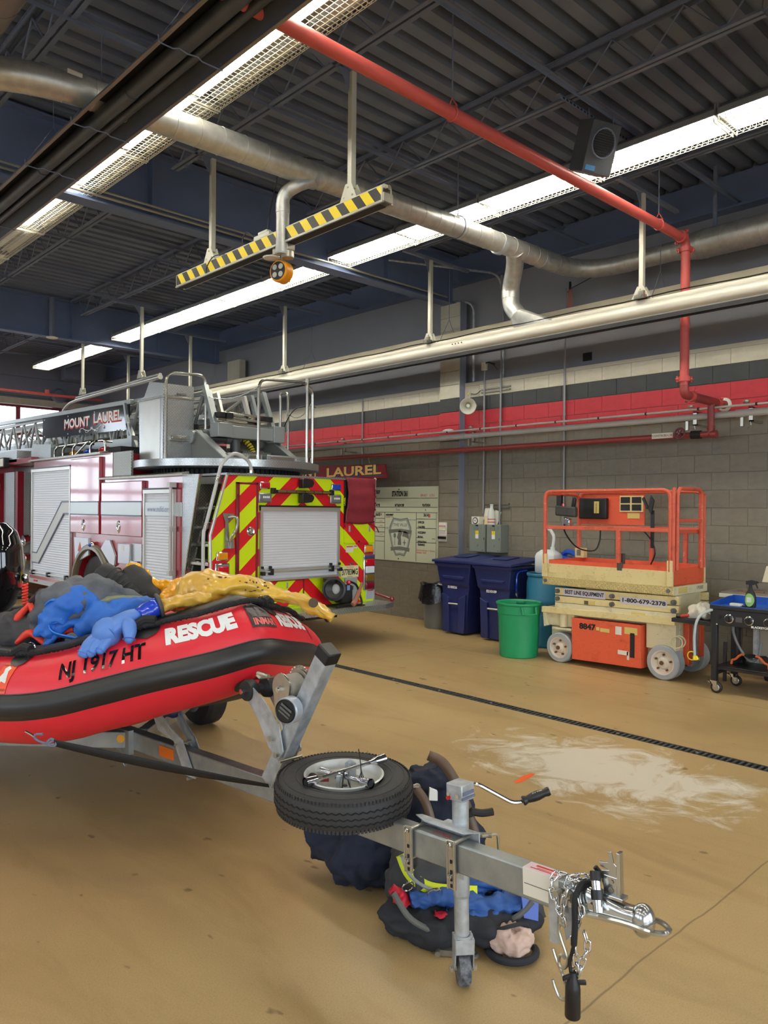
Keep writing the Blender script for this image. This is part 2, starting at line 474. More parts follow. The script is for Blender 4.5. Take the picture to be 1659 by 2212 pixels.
# ------------------------------------------------------------------ other walls
FARW = mat('grey_block_wall', (122, 126, 140), .65, var=.06, vs=2)
def wall_y(name, y0, y1, doors, top=4.3):
    b = MB(); xs = [LEFT_X-.2]
    for a, c in doors: xs += [a, c]
    xs.append(WALL_X+.3)
    for i in range(0, len(xs), 2): b.box(xs[i], xs[i+1], y0, y1, 0, 5.6)
    for a, c in doors: b.box(a, c, y0, y1, top, 5.6)
    return tag(b.build(name, FARW, smooth=0), kind='structure')
wall_back = wall_y('wall_back', BACK_Y, BACK_Y+.3, BACK_DOORS, 4.22)
wall_front = wall_y('wall_front', FRONT_Y-.3, FRONT_Y, FRONT_DOORS, 4.3)
b = MB(); b.box(LEFT_X-.2, LEFT_X, FRONT_Y, BACK_Y, 0, 2.3); b.box(LEFT_X-.2, LEFT_X, FRONT_Y, BACK_Y, 4.5, 5.6)
for a, c in ((FRONT_Y, -2), (1, 3), (8, 10), (15, BACK_Y)): b.box(LEFT_X-.2, LEFT_X, a, c, 2.3, 4.5)  # window openings added in this unseen wall to light the truck side
tag(b.build('wall_left', mat('pale_grey_wall', (170, 172, 176), .6), smooth=0), kind='structure')
# course lines and a steel lintel on the far wall
b = MB()
for z in (4.42, 4.9): b.box(LEFT_X, WALL_X, BACK_Y-.004, BACK_Y, z, z+.012)
b.build('course_line', mat('dark_joint', (88, 90, 100), .7), wall_back, smooth=0)
b = MB(); b.box(LEFT_X, 8.2, BACK_Y-.16, BACK_Y-.01, 4.2, 4.36); b.build('lintel', mat('beige_lintel', (170, 162, 146), .6, var=.1), wall_back, bevel=.004)
# far overhead door: red rails and stiles round glass panes
DOOR_RED = mat('dark_red_door_frame', (128, 36, 52), .5)
GLASS = bpy.data.materials.new('door_glass'); GLASS.use_nodes = True
t = NT(GLASS); t.n.remove(t.p); tr = t.new('ShaderNodeBsdfTransparent'); gl = t.new('ShaderNodeBsdfGlossy'); gl.inputs['Roughness'].default_value = .03
mx = t.new('ShaderNodeMixShader'); mx.inputs[0].default_value = .08
t.link(tr.outputs[0], mx.inputs[1]); t.link(gl.outputs[0], mx.inputs[2]); t.link(mx.outputs[0], t.n['Material Output'].inputs[0])
for i, (a, c) in enumerate(BACK_DOORS):
    b = MB(); nrow, ncol = 6, 4; top = 4.22
    for r in range(nrow+1): z = top*r/nrow; b.box(a, c, BACK_Y+.1, BACK_Y+.15, max(0, z-.06), min(top, z+.06))
    for q in range(ncol+1): x = a+(c-a)*q/ncol; b.box(max(a, x-.05), min(c, x+.05), BACK_Y+.101, BACK_Y+.149, 0, top)
    d = tag(b.build('door_%d' % (i+1), DOOR_RED, smooth=0), kind='structure')
    for r in range(nrow):
        for q in range(ncol):
            if r < 4: continue
            p = MB(); p.box(a+(c-a)*q/ncol+.05, a+(c-a)*(q+1)/ncol-.05, BACK_Y+.12, BACK_Y+.126, top*r/nrow+.06, top*(r+1)/nrow-.06)
            p.build('pane', GLASS, d, smooth=0)
    p = MB(); p.box(a+.05, c-.05, BACK_Y+.12, BACK_Y+.126, .06, top*4/nrow-.06); p.build('lower_panel', DOOR_RED if i else GLASS, d, smooth=0)  # opaque on the second door to cut floor daylight; glass kept for truck reflections

# ------------------------------------------------------------------ ceiling: corrugated deck, girders, bar joists
b = MB(); prof = []; y = FRONT_Y-.3; p = .203
while y < BACK_Y+.4:
    prof += [(y, 5.55), (y+.055, 5.55), (y+.075, 5.475), (y+.183, 5.475)]; y += p
for i in range(len(prof)-1):
    (ya, za), (yb, zb) = prof[i], prof[i+1]
    b.add([(LEFT_X-.2, ya, za), (WALL_X+.3, ya, za), (WALL_X+.3, yb, zb), (LEFT_X-.2, yb, zb)], [(0,1,2,3)])
b.box(LEFT_X-.2, WALL_X+.3, FRONT_Y-.3, BACK_Y+.3, 5.6, 5.7)
ceiling = tag(b.build('ceiling', DECK, smooth=0, weld=True), kind='structure')
GY = [1.12, 7.66, 14.2]
for y in GY:
    b = MB()
    b.box(LEFT_X, 8.55, y-.006, y+.006, 4.75, 5.42); b.box(LEFT_X, 8.55, y-.1, y+.1, 4.735, 4.755); b.box(LEFT_X, 8.55, y-.1, y+.1, 5.415, 5.435)
    for x in (-6.2, -3.1, 0.3, 3.75, 5.45, 7.15): b.box(x-.006, x+.006, y-.09, y+.09, 4.755, 5.415)
    b.build('girder', GIRDER, ceiling, smooth=0)
bays = [(FRONT_Y, 1.12), (1.12, 7.66), (7.66, 14.2), (14.2, BACK_Y)]
jm = {}
for x in (-6.45, -4.75, -3.05, -1.35, .35, 2.05, 3.75, 5.45, 7.15):
    for i, (ya, yb) in enumerate(bays):
        L = yb-ya; zb, zt = 5.09, 5.44
        if round(L, 2) not in jm:
            b = MB()
            for s in (-.028, .028):
                b.box(s-.018, s+.018, .1, L-.1, zt-.002, zt+.006); b.box(s-.003+.9*s*.3, s+.003+.9*s*.3, .1, L-.1, zt-.036, zt-.002)
                b.box(s-.018, s+.018, .95, L-.55, zb, zb+.005); b.box(s-.003-.3*s, s+.003-.3*s, .95, L-.55, zb+.005, zb+.034)
            c = MB(); n = max(4, int(L/.62)); ys = [.35+(L-.7)*q/n for q in range(n+1)]
            for q in range(n):
                mid = (ys[q]+ys[q+1])/2; mb = min(max(mid, .97), L-.57)
                c.tube([(0, ys[q], zt-.02), (0, mb, zb+.015), (0, ys[q+1], zt-.02)], .0085, 5, caps=False)
            jm[round(L, 2)] = (b, c)
        b, c = jm[round(L, 2)]
        if i == 1 or i == 2 or x > 0 or True:
            if not isinstance(b, tuple):
                pass
            if (round(L, 2), 'o') not in jm:
                j = b.build('roof_joist', STEEL_DARK, None, smooth=0); w = c.build('web', STEEL_DARK, None, smooth=0); jm[(round(L, 2), 'o')] = (j.data, w.data)
            else:
                j = bpy.data.objects.new('roof_joist', jm[(round(L, 2), 'o')][0]); w = bpy.data.objects.new('web', jm[(round(L, 2), 'o')][1])
                COL.objects.link(j); COL.objects.link(w)
            j.location = (x, ya, 0); j.parent = ceiling; w.parent = j
for y, z in ((3.5, 5.10), (5.4, 5.10), (3.8, 5.40), (5.75, 5.40), (9.8, 5.1), (12.1, 5.1), (10.0, 5.4), (12.2, 5.4), (16.4, 5.1), (18.0, 5.1)):
    b = MB(); b.box(LEFT_X, 8.6, y-.016, y+.016, z, z+.004); b.box(LEFT_X, 8.6, y+.012, y+.016, z-.03, z)
    b.build('bridging', STEEL_DARK, ceiling, smooth=0)
# conduit run along the first girder
b = MB(); b.tube([(2.2, 7.53, 4.79), (8.3, 7.53, 4.79)], .014, 8); b.tube([(2.2, 7.50, 4.83), (5.2, 7.50, 4.83)], .012, 8)
b.build('conduit', mat('grey_conduit', (170, 170, 160), .4, .5), ceiling)
# ================================================================== overhead things
TUBE = mat('lit_fluorescent_tube', (255, 255, 255), .4, emit=(255, 250, 236), estr=TUBE_POWER)
TUBE_OFF = mat('unlit_fluorescent_tube', (190, 200, 215), .25)
REFL = mat('white_reflector', (214, 210, 196), .35)
GUARDM = mat('white_wire_guard', (226, 222, 200), .4)
HOUSE = mat('grey_fixture_housing', (120, 122, 124), .5)
FW, FL = .36, 1.212
def fixture_parts(lit=True, half=False):
    r = thing('strip_light', 'x', 'light')
    b = MB(); h = FW/2; L = FL
    b.prism([(-h, 0, .05), (-h, 0, .10), (-.12, 0, .15), (.12, 0, .15), (h, 0, .10), (h, 0, .05), (h-.004, 0, .05), (h-.004, 0, .098), (.118, 0, .147), (-.118, 0, .147), (-h+.004, 0, .098), (-h+.004, 0, .05)], (0, L, 0))
    for y in (0, L-.012): b.box(-h, h, y, y+.012, .05, .14)
    b.build('housing', HOUSE, r, smooth=0)
    b = MB(); k = .006
    for s in (-1, 1):
        b.add([(s*.004, k+.008, .045), (s*.004, L-.014, .045), (s*.07, L-.014, .135), (s*.07, k+.008, .135)], [(0,1,2,3)])
        b.add([(s*.07, k+.008, .135), (s*.07, L-.014, .135), (s*.12, L-.014, .135), (s*.12, k+.008, .135)], [(0,1,2,3)])
        b.add([(s*.12, k+.008, .135), (s*.12, L-.014, .135), (s*(h-.005), L-.014, .075), (s*(h-.005), k+.008, .075)], [(0,1,2,3)])
    b.build('reflector', REFL, r, smooth=0)
    for s in (-.095, .095):
        b = MB(); b.cyl((s, .04, .088), (s, L-.04, .088), .0165, n=8); b.build('tube', TUBE if lit and not (half and s > 0) else TUBE_OFF, r)
    b = MB(); g = .0022
    for i in range(9): x = -h+.012+(FW-.024)*i/8; b.cyl((x, .01, .004), (x, L-.01, .004), g, n=4, caps=False)
    for s in (-1, 1):
        b.cyl((s*h, .01, .03), (s*h, L-.01, .03), g, n=4, caps=False)
    n = 24
    for i in range(n+1):
        y = .02+(L-.04)*i/n
        b.tube([(-h-.004, y, .055), (-h, y, .03), (-h+.012, y, .004), (h-.012, y, .004), (h, y, .03), (h+.004, y, .055)], g, 4, caps=False)
    for y in (.012, L-.012): b.tube([(-h, y, .04), (-h, y, .0), (h, y, 0), (h, y, .04)], .005, 4, caps=False)
    b.build('wire_guard', GUARDM, r, smooth=0)
    return r
LZ = 4.80
ordn = ['first', 'second', 'third', 'fourth', 'fifth', 'sixth', 'seventh']
lit0 = fixture_parts(True); off0 = fixture_parts(False); half0 = fixture_parts(True, True); used = {}
def put_light(x, y, lit, label, group):
    src = off0 if not lit else half0 if x == 3.0 else lit0
    if src.name not in used:
        used[src.name] = 1; src.location = (x, y, LZ); src['label'] = label; src['group'] = group; return src
    return dup(src, (x, y, LZ), None, label, group)
for X, rowname, grp in ((3.0, 'row beside the black heater', 'strip lights in the row beside the black heater'), (6.26, 'row toward the striped wall', 'strip lights in the row toward the striped wall')):
    e1, s2, s3 = (7.755, 7.87, 14.36) if X < 4 else (7.555, 7.79, 14.36)
    for k in range(5): put_light(X, e1-1.22*(k+1), True, '%s wire-guarded strip light on the near side of the girder, %s' % (ordn[k], rowname), grp)
    for k in range(5):
        lit = not (X < 4 and k == 1)
        put_light(X, s2+1.22*k, lit, ('%s strip light beyond the near girder, %s' if lit else '%s strip light beyond the near girder, unlit, %s') % (ordn[k], rowname), grp)
    for k in range(3): put_light(X, s3+1.22*k, True, '%s strip light beyond the far girder, %s' % (ordn[k], rowname), grp)
for X, w_ in ((-.3, 'inner'), (-3.6, 'outer')):  # unseen rows added on the left to give the bay more light
    for i, y in enumerate((-4.2, -1.8, 1.65, 4.1, 6.5, 9.0, 11.5, 15.0)):
        put_light(X, y, True, '%s added unseen strip light from the front doors in the %s row of the left bays' % (['first', 'second', 'third', 'fourth', 'fifth', 'sixth', 'seventh', 'eighth'][i], w_), 'added strip lights of the left bays')
for X, w_ in ((3.0, 'heater-side'), (6.26, 'wall-side')):
    for i, y in enumerate((-.8, -3.2)): put_light(X, y, True, '%s strip light behind the camera in the %s row' % (['nearer', 'farther'][i], w_), 'strip lights behind the camera')

# tube heaters: folded hood, burner tube, wire hangers
def heater(name, label, xc, zb, y0, y1, hood_m, tube_m, hang_y, lip_m):
    h = thing(name, label, 'heater', (xc, (y0+y1)/2, zb))
    b = MB(); w = .20; pr = [(-w, 0), (-w-.012, .012), (-.115, .135), (.115, .135), (w+.012, .012), (w, 0)]
    inner = [(x*.975, z-.004) for x, z in pr[1:-1]][::-1]
    b.prism([(xc+x, y0, zb+z) for x, z in pr+[(w-.004, .0)]+inner+[(-w+.004, 0)]], (0, y1-y0, 0)); b.build('hood', hood_m, h, smooth=0)
    b = MB(); b.cyl((xc-.03, y0+.02, zb+.06), (xc-.03, y1-.02, zb+.06), .05, n=14)
    y = y0+1
    while y < y1-.3: b.cyl((xc-.03, y, zb+.06), (xc-.03, y+.22, zb+.06), .054, n=14); y += 1.62
    b.build('burner_tube', tube_m, h)
    b = MB(); b.cyl((xc+.085, y0+.02, zb+.07), (xc+.085, y1-.02, zb+.07), .03, n=12); b.build('reflector_ridge', tube_m, h)
    b = MB()
    for s in (-1, 1): b.box(xc+s*w-.012, xc+s*w+.012, y0, y1, zb-.004, zb)
    b.build('lip', lip_m, h, smooth=0)
    for y in hang_y:
        b = MB(); b.tube([(xc-w-.014, y, zb+.03), (xc-w-.008, y, zb-.012), (xc-.12, y, zb-.012), (xc-.08, y, zb+.005), (xc-.03, y, zb-.006), (xc+.04, y, zb+.004), (xc+.07, y, zb-.012), (xc+w+.008, y, zb-.012), (xc+w+.014, y, zb+.03)], .0045, 6)
        b.tube([(xc-w, y, zb+.02), (xc, y, zb+.36), (xc+w, y, zb+.02)], .004, 6); b.tube([(xc, y, zb+.36), (xc, y, 5.09)], .004, 6)
        b.build('hanger', STEEL_DARK, h)
    return h
HDARK = mat('shaded_heater_sheet', (66, 69, 75), .55, .5, var=.2, vs=4)  # shade on the unlit, downward-facing hood is put into this dark colour
heater('tube_heater', 'long dark infrared tube heater hung close overhead', 2.285, 4.385, -1.0, 9.4, HDARK, mat('dark_heater_tube', (84, 88, 96), .45, .5, var=.2, vs=6), (2.85, 4.13, 5.42, 6.34, 7.9), mat('dull_heater_lip', (150, 140, 130), .4, .8))
heater('tube_heater', 'pale aluminium tube heater hood running behind the exhaust rail', 7.98, 3.985, -2.0, 17.0, mat('pale_aluminium_sheet', (205, 196, 170), .45, .3, var=.12, vs=2.5), HDARK, (4.1, 7.2, 10.3, 13.4), ALU)

# ducts --------------------------------------------------------------
def ring_tube(b, P, r, step=.2, n=20):
    """smooth duct along P with raised spiral seams"""
    P = [Vector(p) for p in P]; b.tube(P, r, n)
    seams = []
    acc = 0; nxt = step*.5
    for i in range(len(P)-1):
        d = P[i+1]-P[i]; L = d.length
        while nxt < acc+L:
            t = (nxt-acc)/L; seams.append((P[i]+d*t, d.normalized())); nxt += step
        acc += L
    return seams
def duct(name, label, P, r, parent=None, step=.2, rad=.35, part='duct_run', m=GALV_DUCT, seam=True):
    P = fillet(P, rad, 8)
    b = MB(); se = ring_tube(b, P, r, step)
    o = b.build(part, m, parent)
    if seam:
        b = MB()
        for c, d in se: b.torus(c, d, r+.001, .0035, 20, 4)
        b.build('seam', m, parent)['kind'] = 'stuff'
    return o
d = thing('spiral_duct', 'galvanised spiral duct crossing the bay with two drop branches', 'duct', (5, 5.2, 4.58))
duct('d', '', [(-1.2, 8.2, 4.56), (1.72, 5.35, 4.58), (8.2, 5.2, 4.60), (8.2, 3.95, 4.6)], .105, d, rad=.55)
b = MB(); b.cyl((8.2, 4.05, 4.6), (8.2, 3.75, 4.6), .105, .155, n=20); b.cyl((8.2, 3.75, 4.6), (8.2, -2.0, 4.6), .155, n=20)
for i in range(30): b.torus((8.2, 3.7-.2*i, 4.6), (0, 1, 0), .156, .004, 20, 4)
b.build('wide_run', GALV_DUCT, d)
b = MB()
for x, y, z, ax in ((2.45, 5.33, 4.58, (1, 0, 0)), (1.45, 5.6, 4.58, (-.7, .7, 0)), (4.1, 5.3, 4.58, (1, 0, 0)), (6.6, 5.24, 4.58, (1, 0, 0)), (7.35, 5.22, 4.59, (1, 0, 0))):
    a = Vector(ax).normalized(); c = Vector((x, y, z)); b.cyl(c-a*.03, c+a*.03, .109, n=20)
b.build('coupling_band', GALV, d)
P = fillet([(4.12, 5.27, 4.55), (3.93, 5.30, 4.45), (3.86, 5.40, 4.38), (3.86, 5.40, 3.87)], .12, 6)
b = MB(); b.tube(P, .056, 14); b.cyl((3.86, 5.40, 4.30), (3.86, 5.40, 4.22), .06, n=14); b.cyl((3.86, 5.40, 3.94), (3.86, 5.40, 3.88), .06, n=14); b.build('small_drop', GALV_DUCT, d)
P = fillet([(6.85, 5.22, 4.58), (7.12, 5.42, 4.5), (7.30, 5.62, 4.34), (7.30, 5.62, 4.12), (7.30, 5.5, 3.98)], .3, 6)
b = MB(); b.tube(P, .10, 18); b.cyl((7.30, 5.62, 4.30), (7.30, 5.62, 4.20), .104, n=18)
N = 16; top = []; bot = []; ax = Vector((0, -.12, -.14)).normalized(); c = Vector((7.30, 5.5, 3.98))
for i in range(N):
    t = 2*PI*i/N; top.append(c+Vector((math.cos(t)*.1, math.sin(t)*.075, math.sin(t)*-.065)))
    bot.append(Vector((7.30+math.copysign(.055, math.cos(t)) if abs(math.cos(t)) > .3 else 7.30+.055*math.cos(t)/.3, 5.26+.27*math.sin(t)/max(abs(math.sin(t)), .8)*1.0, 3.835)))
b.add(top+bot, [(i, (i+1) % N, N+(i+1) % N, N+i) for i in range(N)]); b.build('drop_boot', GALV_DUCT, d)
b = MB()
for x, y, s in ((2.02, 5.33, -1), (1.98, 5.45, 1)):
    b.box(x-.05, x+.05, y-.112, y-.108, 4.60, 4.63)
b.build('label', mat('foil_label', (210, 205, 190), .5), d, smooth=0)
# strap hangers for the duct
for x, y in ((1.35, 5.75), (5.9, 5.22)):
    b = MB(); b.cyl((x, y, 4.68), (x, y, 5.45), .006, n=6); b.torus((x, y, 4.58), (1, 0, 0) if x > 2 else (-.7, .7, 0), .11, .006, 20, 4); b.build('hanger_rod', STEEL_DARK, d)
for y in (3.6, 4.45):
    b = MB(); b.box(8.19, 8.21, y-.02, y+.02, 4.74, 5.4); b.build('hanger_strap', STEEL_DARK, d, smooth=0)
d2 = thing('spiral_duct', 'brownish spiral duct end near the ceiling, left of the black heater', 'duct', (1.38, 3, 4.6))
b = MB(); b.cyl((1.33, 1.2, 4.6), (1.33, 6.4, 4.6), .17, n=20)
for i in range(20): b.torus((1.33, 1.4+.25*i, 4.6), (0, 1, 0), .171, .004, 20, 4)
b.build('duct_run', mat('dull_brown_galvanised', (140, 126, 118), .4, .8, var=.1), d2)

# exhaust rails --------------------------------------------------------
def post(y, x, ztop, zb, parent, m=POST, foot=True):
    b = MB(); b.box(x-.024, x+.024, y-.024, y+.024, zb+.1, ztop)
    b.build('post', m, parent, bevel=.003)
    b = MB(); b.prism([(x-.03, y-.10, zb), (x-.03, y+.10, zb), (x-.03, y+.035, zb+.13), (x-.03, y-.035, zb+.13)], (-.005, 0, 0))
    b.prism([(x+.03, y-.10, zb), (x+.03, y+.10, zb), (x+.03, y+.035, zb+.13), (x+.03, y-.035, zb+.13)], (.005, 0, 0))
    for yy, zz in ((y-.05, zb+.03), (y+.05, zb+.03), (y, zb+.1)): b.cyl((x-.045, yy, zz), (x+.045, yy, zz), .008, n=6)
    b.build('foot_bracket', m, parent, smooth=0)
    b = MB(); b.box(x-.5, x+.75, y-.022, y+.022, ztop, ztop+.035); b.prism([(x-.03, y, ztop), (x-.13, y, ztop), (x-.03, y, ztop-.16)], (0, .006, 0)); b.build('top_strut', STEEL_DARK, parent, smooth=0)
TAPE = bpy.data.materials.new('yellow_black_hazard_tape'); TAPE.use_nodes = True
t = NT(TAPE); x, y, z = t.xyz()
fr = t.math('FRACT', t.math('DIVIDE', t.math('SUBTRACT', t.math('ADD', y, 10.02), t.math('MULTIPLY', z, .8)), .1875))
t.link(t.mix(t.math('LESS_THAN', fr, .5), lin((28, 28, 30)), lin((246, 218, 40))), t.p.inputs['Base Color']); t.p.inputs['Roughness'].default_value = .4
er = thing('exhaust_rail', 'overhead exhaust rail with yellow and black hazard tape on its side', 'rail', (3.85, 5.7, 3.97))
b = MB(); X0, X1 = 3.85, 3.95
b.prism([(X0, 4.15, 3.968), (X0, 4.15, 4.082), (X0+.02, 4.15, 4.10), (X1-.02, 4.15, 4.10), (X1, 4.15, 4.082), (X1, 4.15, 3.968), (X1-.012, 4.15, 3.968), (X1-.012, 4.15, 4.07), (X0+.012, 4.15, 4.07), (X0+.012, 4.15, 3.968)], (0, 3.09, 0))
b.build('rail_profile', POST, er, smooth=0)
b = MB(); b.box(X0-.0015, X0, 4.16, 7.23, 3.978, 4.078); b.build('hazard_tape', TAPE, er, smooth=0)
b = MB(); b.box(X0-.004, X0+.014, 4.14, 7.25, 3.958, 3.970); b.box(X1-.014, X1+.004, 4.14, 7.25, 3.958, 3.970); b.build('lower_lip', ALU, er, smooth=0)
b = MB(); b.box(X0+.012, X1-.012, 4.2, 7.2, 3.955, 3.962); b.build('rubber_seal', RUBBER, er, smooth=0)
b = MB(); b.box(X0+.005, X1-.005, 4.13, 4.15, 3.965, 4.03); b.cyl((X0+.05, 4.12, 4.07), (X0+.05, 4.16, 4.07), .02, n=8); b.build('end_stop', ZINC, er, smooth=0)
post(4.55, 3.90, 5.09, 4.09, er); post(6.62, 3.90, 5.09, 4.09, er)
b = MB(); b.box(3.87, 3.93, 5.62, 5.86, 4.10, 4.135); b.box(3.875, 3.925, 5.66, 5.80, 4.135, 4.16); b.build('junction_box', CREAM, er, bevel=.006)
b = MB(); b.tube(smooth_path([(3.90, 5.68, 4.15), (3.88, 5.62, 4.3), (3.80, 5.42, 4.45), (3.80, 5.36, 4.58), (3.95, 5.3, 4.69), (4.1, 5.15, 4.66)]), .006, 6)
b.tube(smooth_path([(3.88, 5.85, 4.13), (3.86, 5.95, 4.2), (3.86, 6.02, 4.15), (3.87, 6.02, 4.09)]), .005, 6)
b.tube(smooth_path([(3.84, 6.3, 4.08), (3.84, 6.5, 4.10), (3.83, 6.6, 4.02), (3.84, 6.62, 3.97)]), .005, 6); b.build('cable', BLACK, er)
b = MB(); b.box(3.86, 3.94, 5.33, 5.55, 3.90, 3.955); b.cyl((3.9, 5.38, 3.9), (3.9, 5.38, 3.84), .055, n=14); b.build('sliding_trolley', ZINC, er, bevel=.005)
sb = thing('spring_balancer', 'orange spring balancer hanging under the hazard-taped rail', 'balancer', (3.88, 5.46, 3.75))
ax = Vector((-.967, -.26, 0)).normalized(); c = Vector((3.89, 5.47, 3.745))
b = MB(); b.lathe([(.0, .03), (.05, .034), (.088, .034), (.095, .024), (.095, -.06), (.07, -.075), (0, -.078)], c, ax, 24); b.build('drum', mat('orange_enamel', (232, 150, 24), .35), sb)
b = MB(); b.cyl(c+ax*.034, c+ax*.037, .078, n=24); b.build('face_plate', BLACK_MATT, sb)
u = Vector((0, 0, 1)); w = ax.cross(u)
for k in range(4):
    a = PI/4+k*PI/2; q = c+(u*math.sin(a)+w*math.cos(a))*.046+ax*.037; b = MB(); b.cyl(q, q+ax*.002, .024, n=12); b.build('face_window', mat('grey_face', (170, 170, 164), .5) if k == 0 else bpy.data.materials['grey_face'], sb)
b = MB(); b.tube(arc(c+Vector((0, 0, .115)), w, u, .022, -30, 320, 14), .006, 6); b.cyl(c+Vector((0, 0, .09)), c+Vector((0, 0, .1)), .012); b.build('hook', CHROME, sb)
b = MB(); b.tube([c-ax*.05+Vector((.0, -.02, -.02)), c-ax*.12, c-ax*.125+Vector((0, 0, -.06))], .008, 6); b.build('cable_outlet', BLACK, sb)
b = MB(); b.lathe([(0, 0), (.07, .01), (.075, .02), (0, .03)], (3.83, 5.52, 3.845), (0, 0, 1), 16); b.build('top_plate', CREAM, sb)

wr = thing('exhaust_rail', 'long aluminium exhaust rail on posts along the striped wall', 'rail', (7.3, 7, 3.7))
pr = [(-.02, 3.862), (-.05, 3.85), (-.058, 3.812), (-.056, 3.806), (-.074, 3.79), (-.088, 3.755), (-.084, 3.715), (-.062, 3.685), (-.05, 3.682), (-.05, 3.668), (-.02, 3.668)]
b = MB(); b.prism([(7.3+x, -3.0, z) for x, z in pr]+[(7.3-x, -3.0, z) for x, z in pr[::-1]], (0, 20.4, 0)); b.build('rail_profile', mat('bright_aluminium_rail', (214, 208, 192), .42, .25, var=.06, vs=1.5), wr, smooth=50)
b = MB(); b.box(7.285, 7.315, -3, 17.4, 3.618, 3.668); b.box(7.245, 7.255, -3, 17.4, 3.625, 3.668); b.build('rubber_seal', RUBBER, wr, smooth=0)
b = MB(); pts = []
for i in range(80): pts.append((7.245+.006*math.sin(i*.9), -3+.255*i, 3.868+.006*math.sin(i*1.3)))
b.tube(pts, .007, 5); b.build('cable', BLACK, wr)
b = MB()
for i in range(4): b.cyl((7.212, 6.45-.05*i, 3.775), (7.205, 6.45-.05*i, 3.775), .008, n=8)
b.build('splice_bolts', BLACK, wr)
for y in (3.95, 6.92, 10.13, 13.15, 15.8):
    post(y, 7.3, 4.95, 3.87, wr)
    b = MB(); b.box(7.20, 7.40, y-.075, y+.035, 3.865, 3.90); b.box(7.19, 7.22, y-.08, y-.02, 3.86, 3.93); b.cyl((7.18, y-.05, 3.885), (7.25, y-.05, 3.885), .016, n=8); b.build('clamp', ZINC, wr, smooth=0)
fr2 = thing('exhaust_rail', 'far exhaust rail with a curved end hanging over the fire truck ladder', 'rail', (5.78, 13.5, 3.75))
b = MB(); b.prism([(5.75+x*.5, 11.3, 3.73+(z-3.668)*.5) for x, z in pr]+[(5.75-x*.5, 11.3, 3.73+(z-3.668)*.5) for x, z in pr[::-1]], (.1, 3.6, 0)); b.build('rail_profile', ALU, fr2, smooth=50)
b = MB(); b.tube(smooth_path([(5.85, 14.9, 3.75), (5.86, 15.3, 3.73), (5.86, 15.6, 3.62), (5.86, 15.75, 3.45)]), .025, 8); b.build('curved_end', ALU, fr2)
post(12.0, 5.77, 5.0, 3.83, fr2); post(14.6, 5.84, 5.0, 3.83, fr2)

# red sprinkler main ------------------------------------------------
rp = thing('sprinkler_pipe', 'thick red sprinkler main crossing overhead and dropping down the wall', 'pipe', (7.62, 3.645, 3))
b = MB(); b.tube(fillet([(-8.5, 3.645, 4.49), (7.62, 3.645, 4.49), (7.62, 3.645, 3.0)], .09, 6), .046, 16)
b.build('main', REDPIPE, rp)
b = MB(); b.tube(fillet([(7.62, 3.645, 3.02), (7.62, 3.645, 2.905), (8.58, 3.645, 2.895)], .07, 6), .046, 16); b.tube([(8.25, 3.645, 2.89), (8.25, 3.645, 2.60)], .036, 14); b.build('wall_branch', REDPIPE2, rp)
b = MB()
for c, a, r in (((7.62, 3.645, 3.06), (0, 0, 1), .062), ((7.62, 3.645, 4.38), (0, 0, 1), .062), ((7.53, 3.645, 4.49), (1, 0, 0), .062), ((7.76, 3.645, 2.90), (1, 0, 0), .058), ((8.40, 3.645, 2.89), (1, 0, 0), .058)):
    c = Vector(c); a = Vector(a); b.cyl(c-a*.025, c+a*.025, r, n=16)
    s = a.orthogonal().normalized(); s = Vector((.707, -.707, 0)) if a.z else Vector((0, -.7, .7))
    for k in (-1, 1): b.ell(c+s*k*(r+.012), .02, .02, .016, 8, 6); b.cyl(c+s*k*(r+.012)-a*.03, c+s*k*(r+.012)+a*.03, .008, n=6)
b.build('grooved_coupling', REDPIPE, rp)
b = MB(); b.lathe([(.048, 0), (.075, 0), (.08, -.012), (.07, -.03), (.048, -.034)], (8.6, 3.645, 2.895), (1, 0, 0), 20); b.build('escutcheon', CREAM, rp)
for x in (4.05, 7.05, 1.2):
    b = MB(); b.torus((x, 3.645, 4.49), (1, 0, 0), .051, .006, 18, 5); b.tube([(x, 3.60, 4.53), (x, 3.645, 4.60), (x, 3.69, 4.53)], .006, 5); b.build('pipe_hanger', REDPIPE, rp)
    b = MB(); b.cyl((x, 3.645, 4.6), (x, 3.645, 5.40), .006, n=6); b.box(x-.02, x+.02, 3.625, 3.665, 5.36, 5.42); b.build('hanger_rod', STEEL_DARK, rp)
rp2 = thing('sprinkler_pipe', 'thinner dark red pipe running low along the block wall', 'pipe', (8.25, 7, 2.56))
b = MB(); b.tube(fillet([(8.25, 3.645, 2.64), (8.25, 3.645, 2.548), (8.25, 16, 2.57)], .05, 5), .034, 12); b.build('pipe_run', REDPIPE2, rp2)
b = MB(); b.cyl((8.25, 3.645, 2.545), (8.25, 3.58, 2.545), .042, n=12); b.cyl((8.25, 3.645, 2.60), (8.25, 3.645, 2.635), .044, n=12); b.build('fitting', REDPIPE2, rp2)
b = MB(); b.cyl((8.25, 3.75, 2.548), (8.25, 3.86, 2.55), .045, n=12); b.build('valve_body', BLACK_MATT, rp2)
b = MB(); b.torus((8.16, 3.95, 2.565), (1, 0, 0), .055, .012, 18, 6)
for k in range(3):
    a = k*PI/3; b.cyl((8.16, 3.95-.05*math.cos(a), 2.565-.05*math.sin(a)), (8.16, 3.95+.05*math.cos(a), 2.565+.05*math.sin(a)), .007, n=5)
b.cyl((8.14, 3.95, 2.565), (8.25, 3.95, 2.55), .012, n=8); b.build('hand_wheel', mat('maroon_valve_wheel', (96, 36, 44), .5), rp2)
b = MB(); b.box(8.205, 8.212, 4.05, 4.30, 2.53, 2.59); b.build('valve_tag', CREAM, rp2, smooth=0)
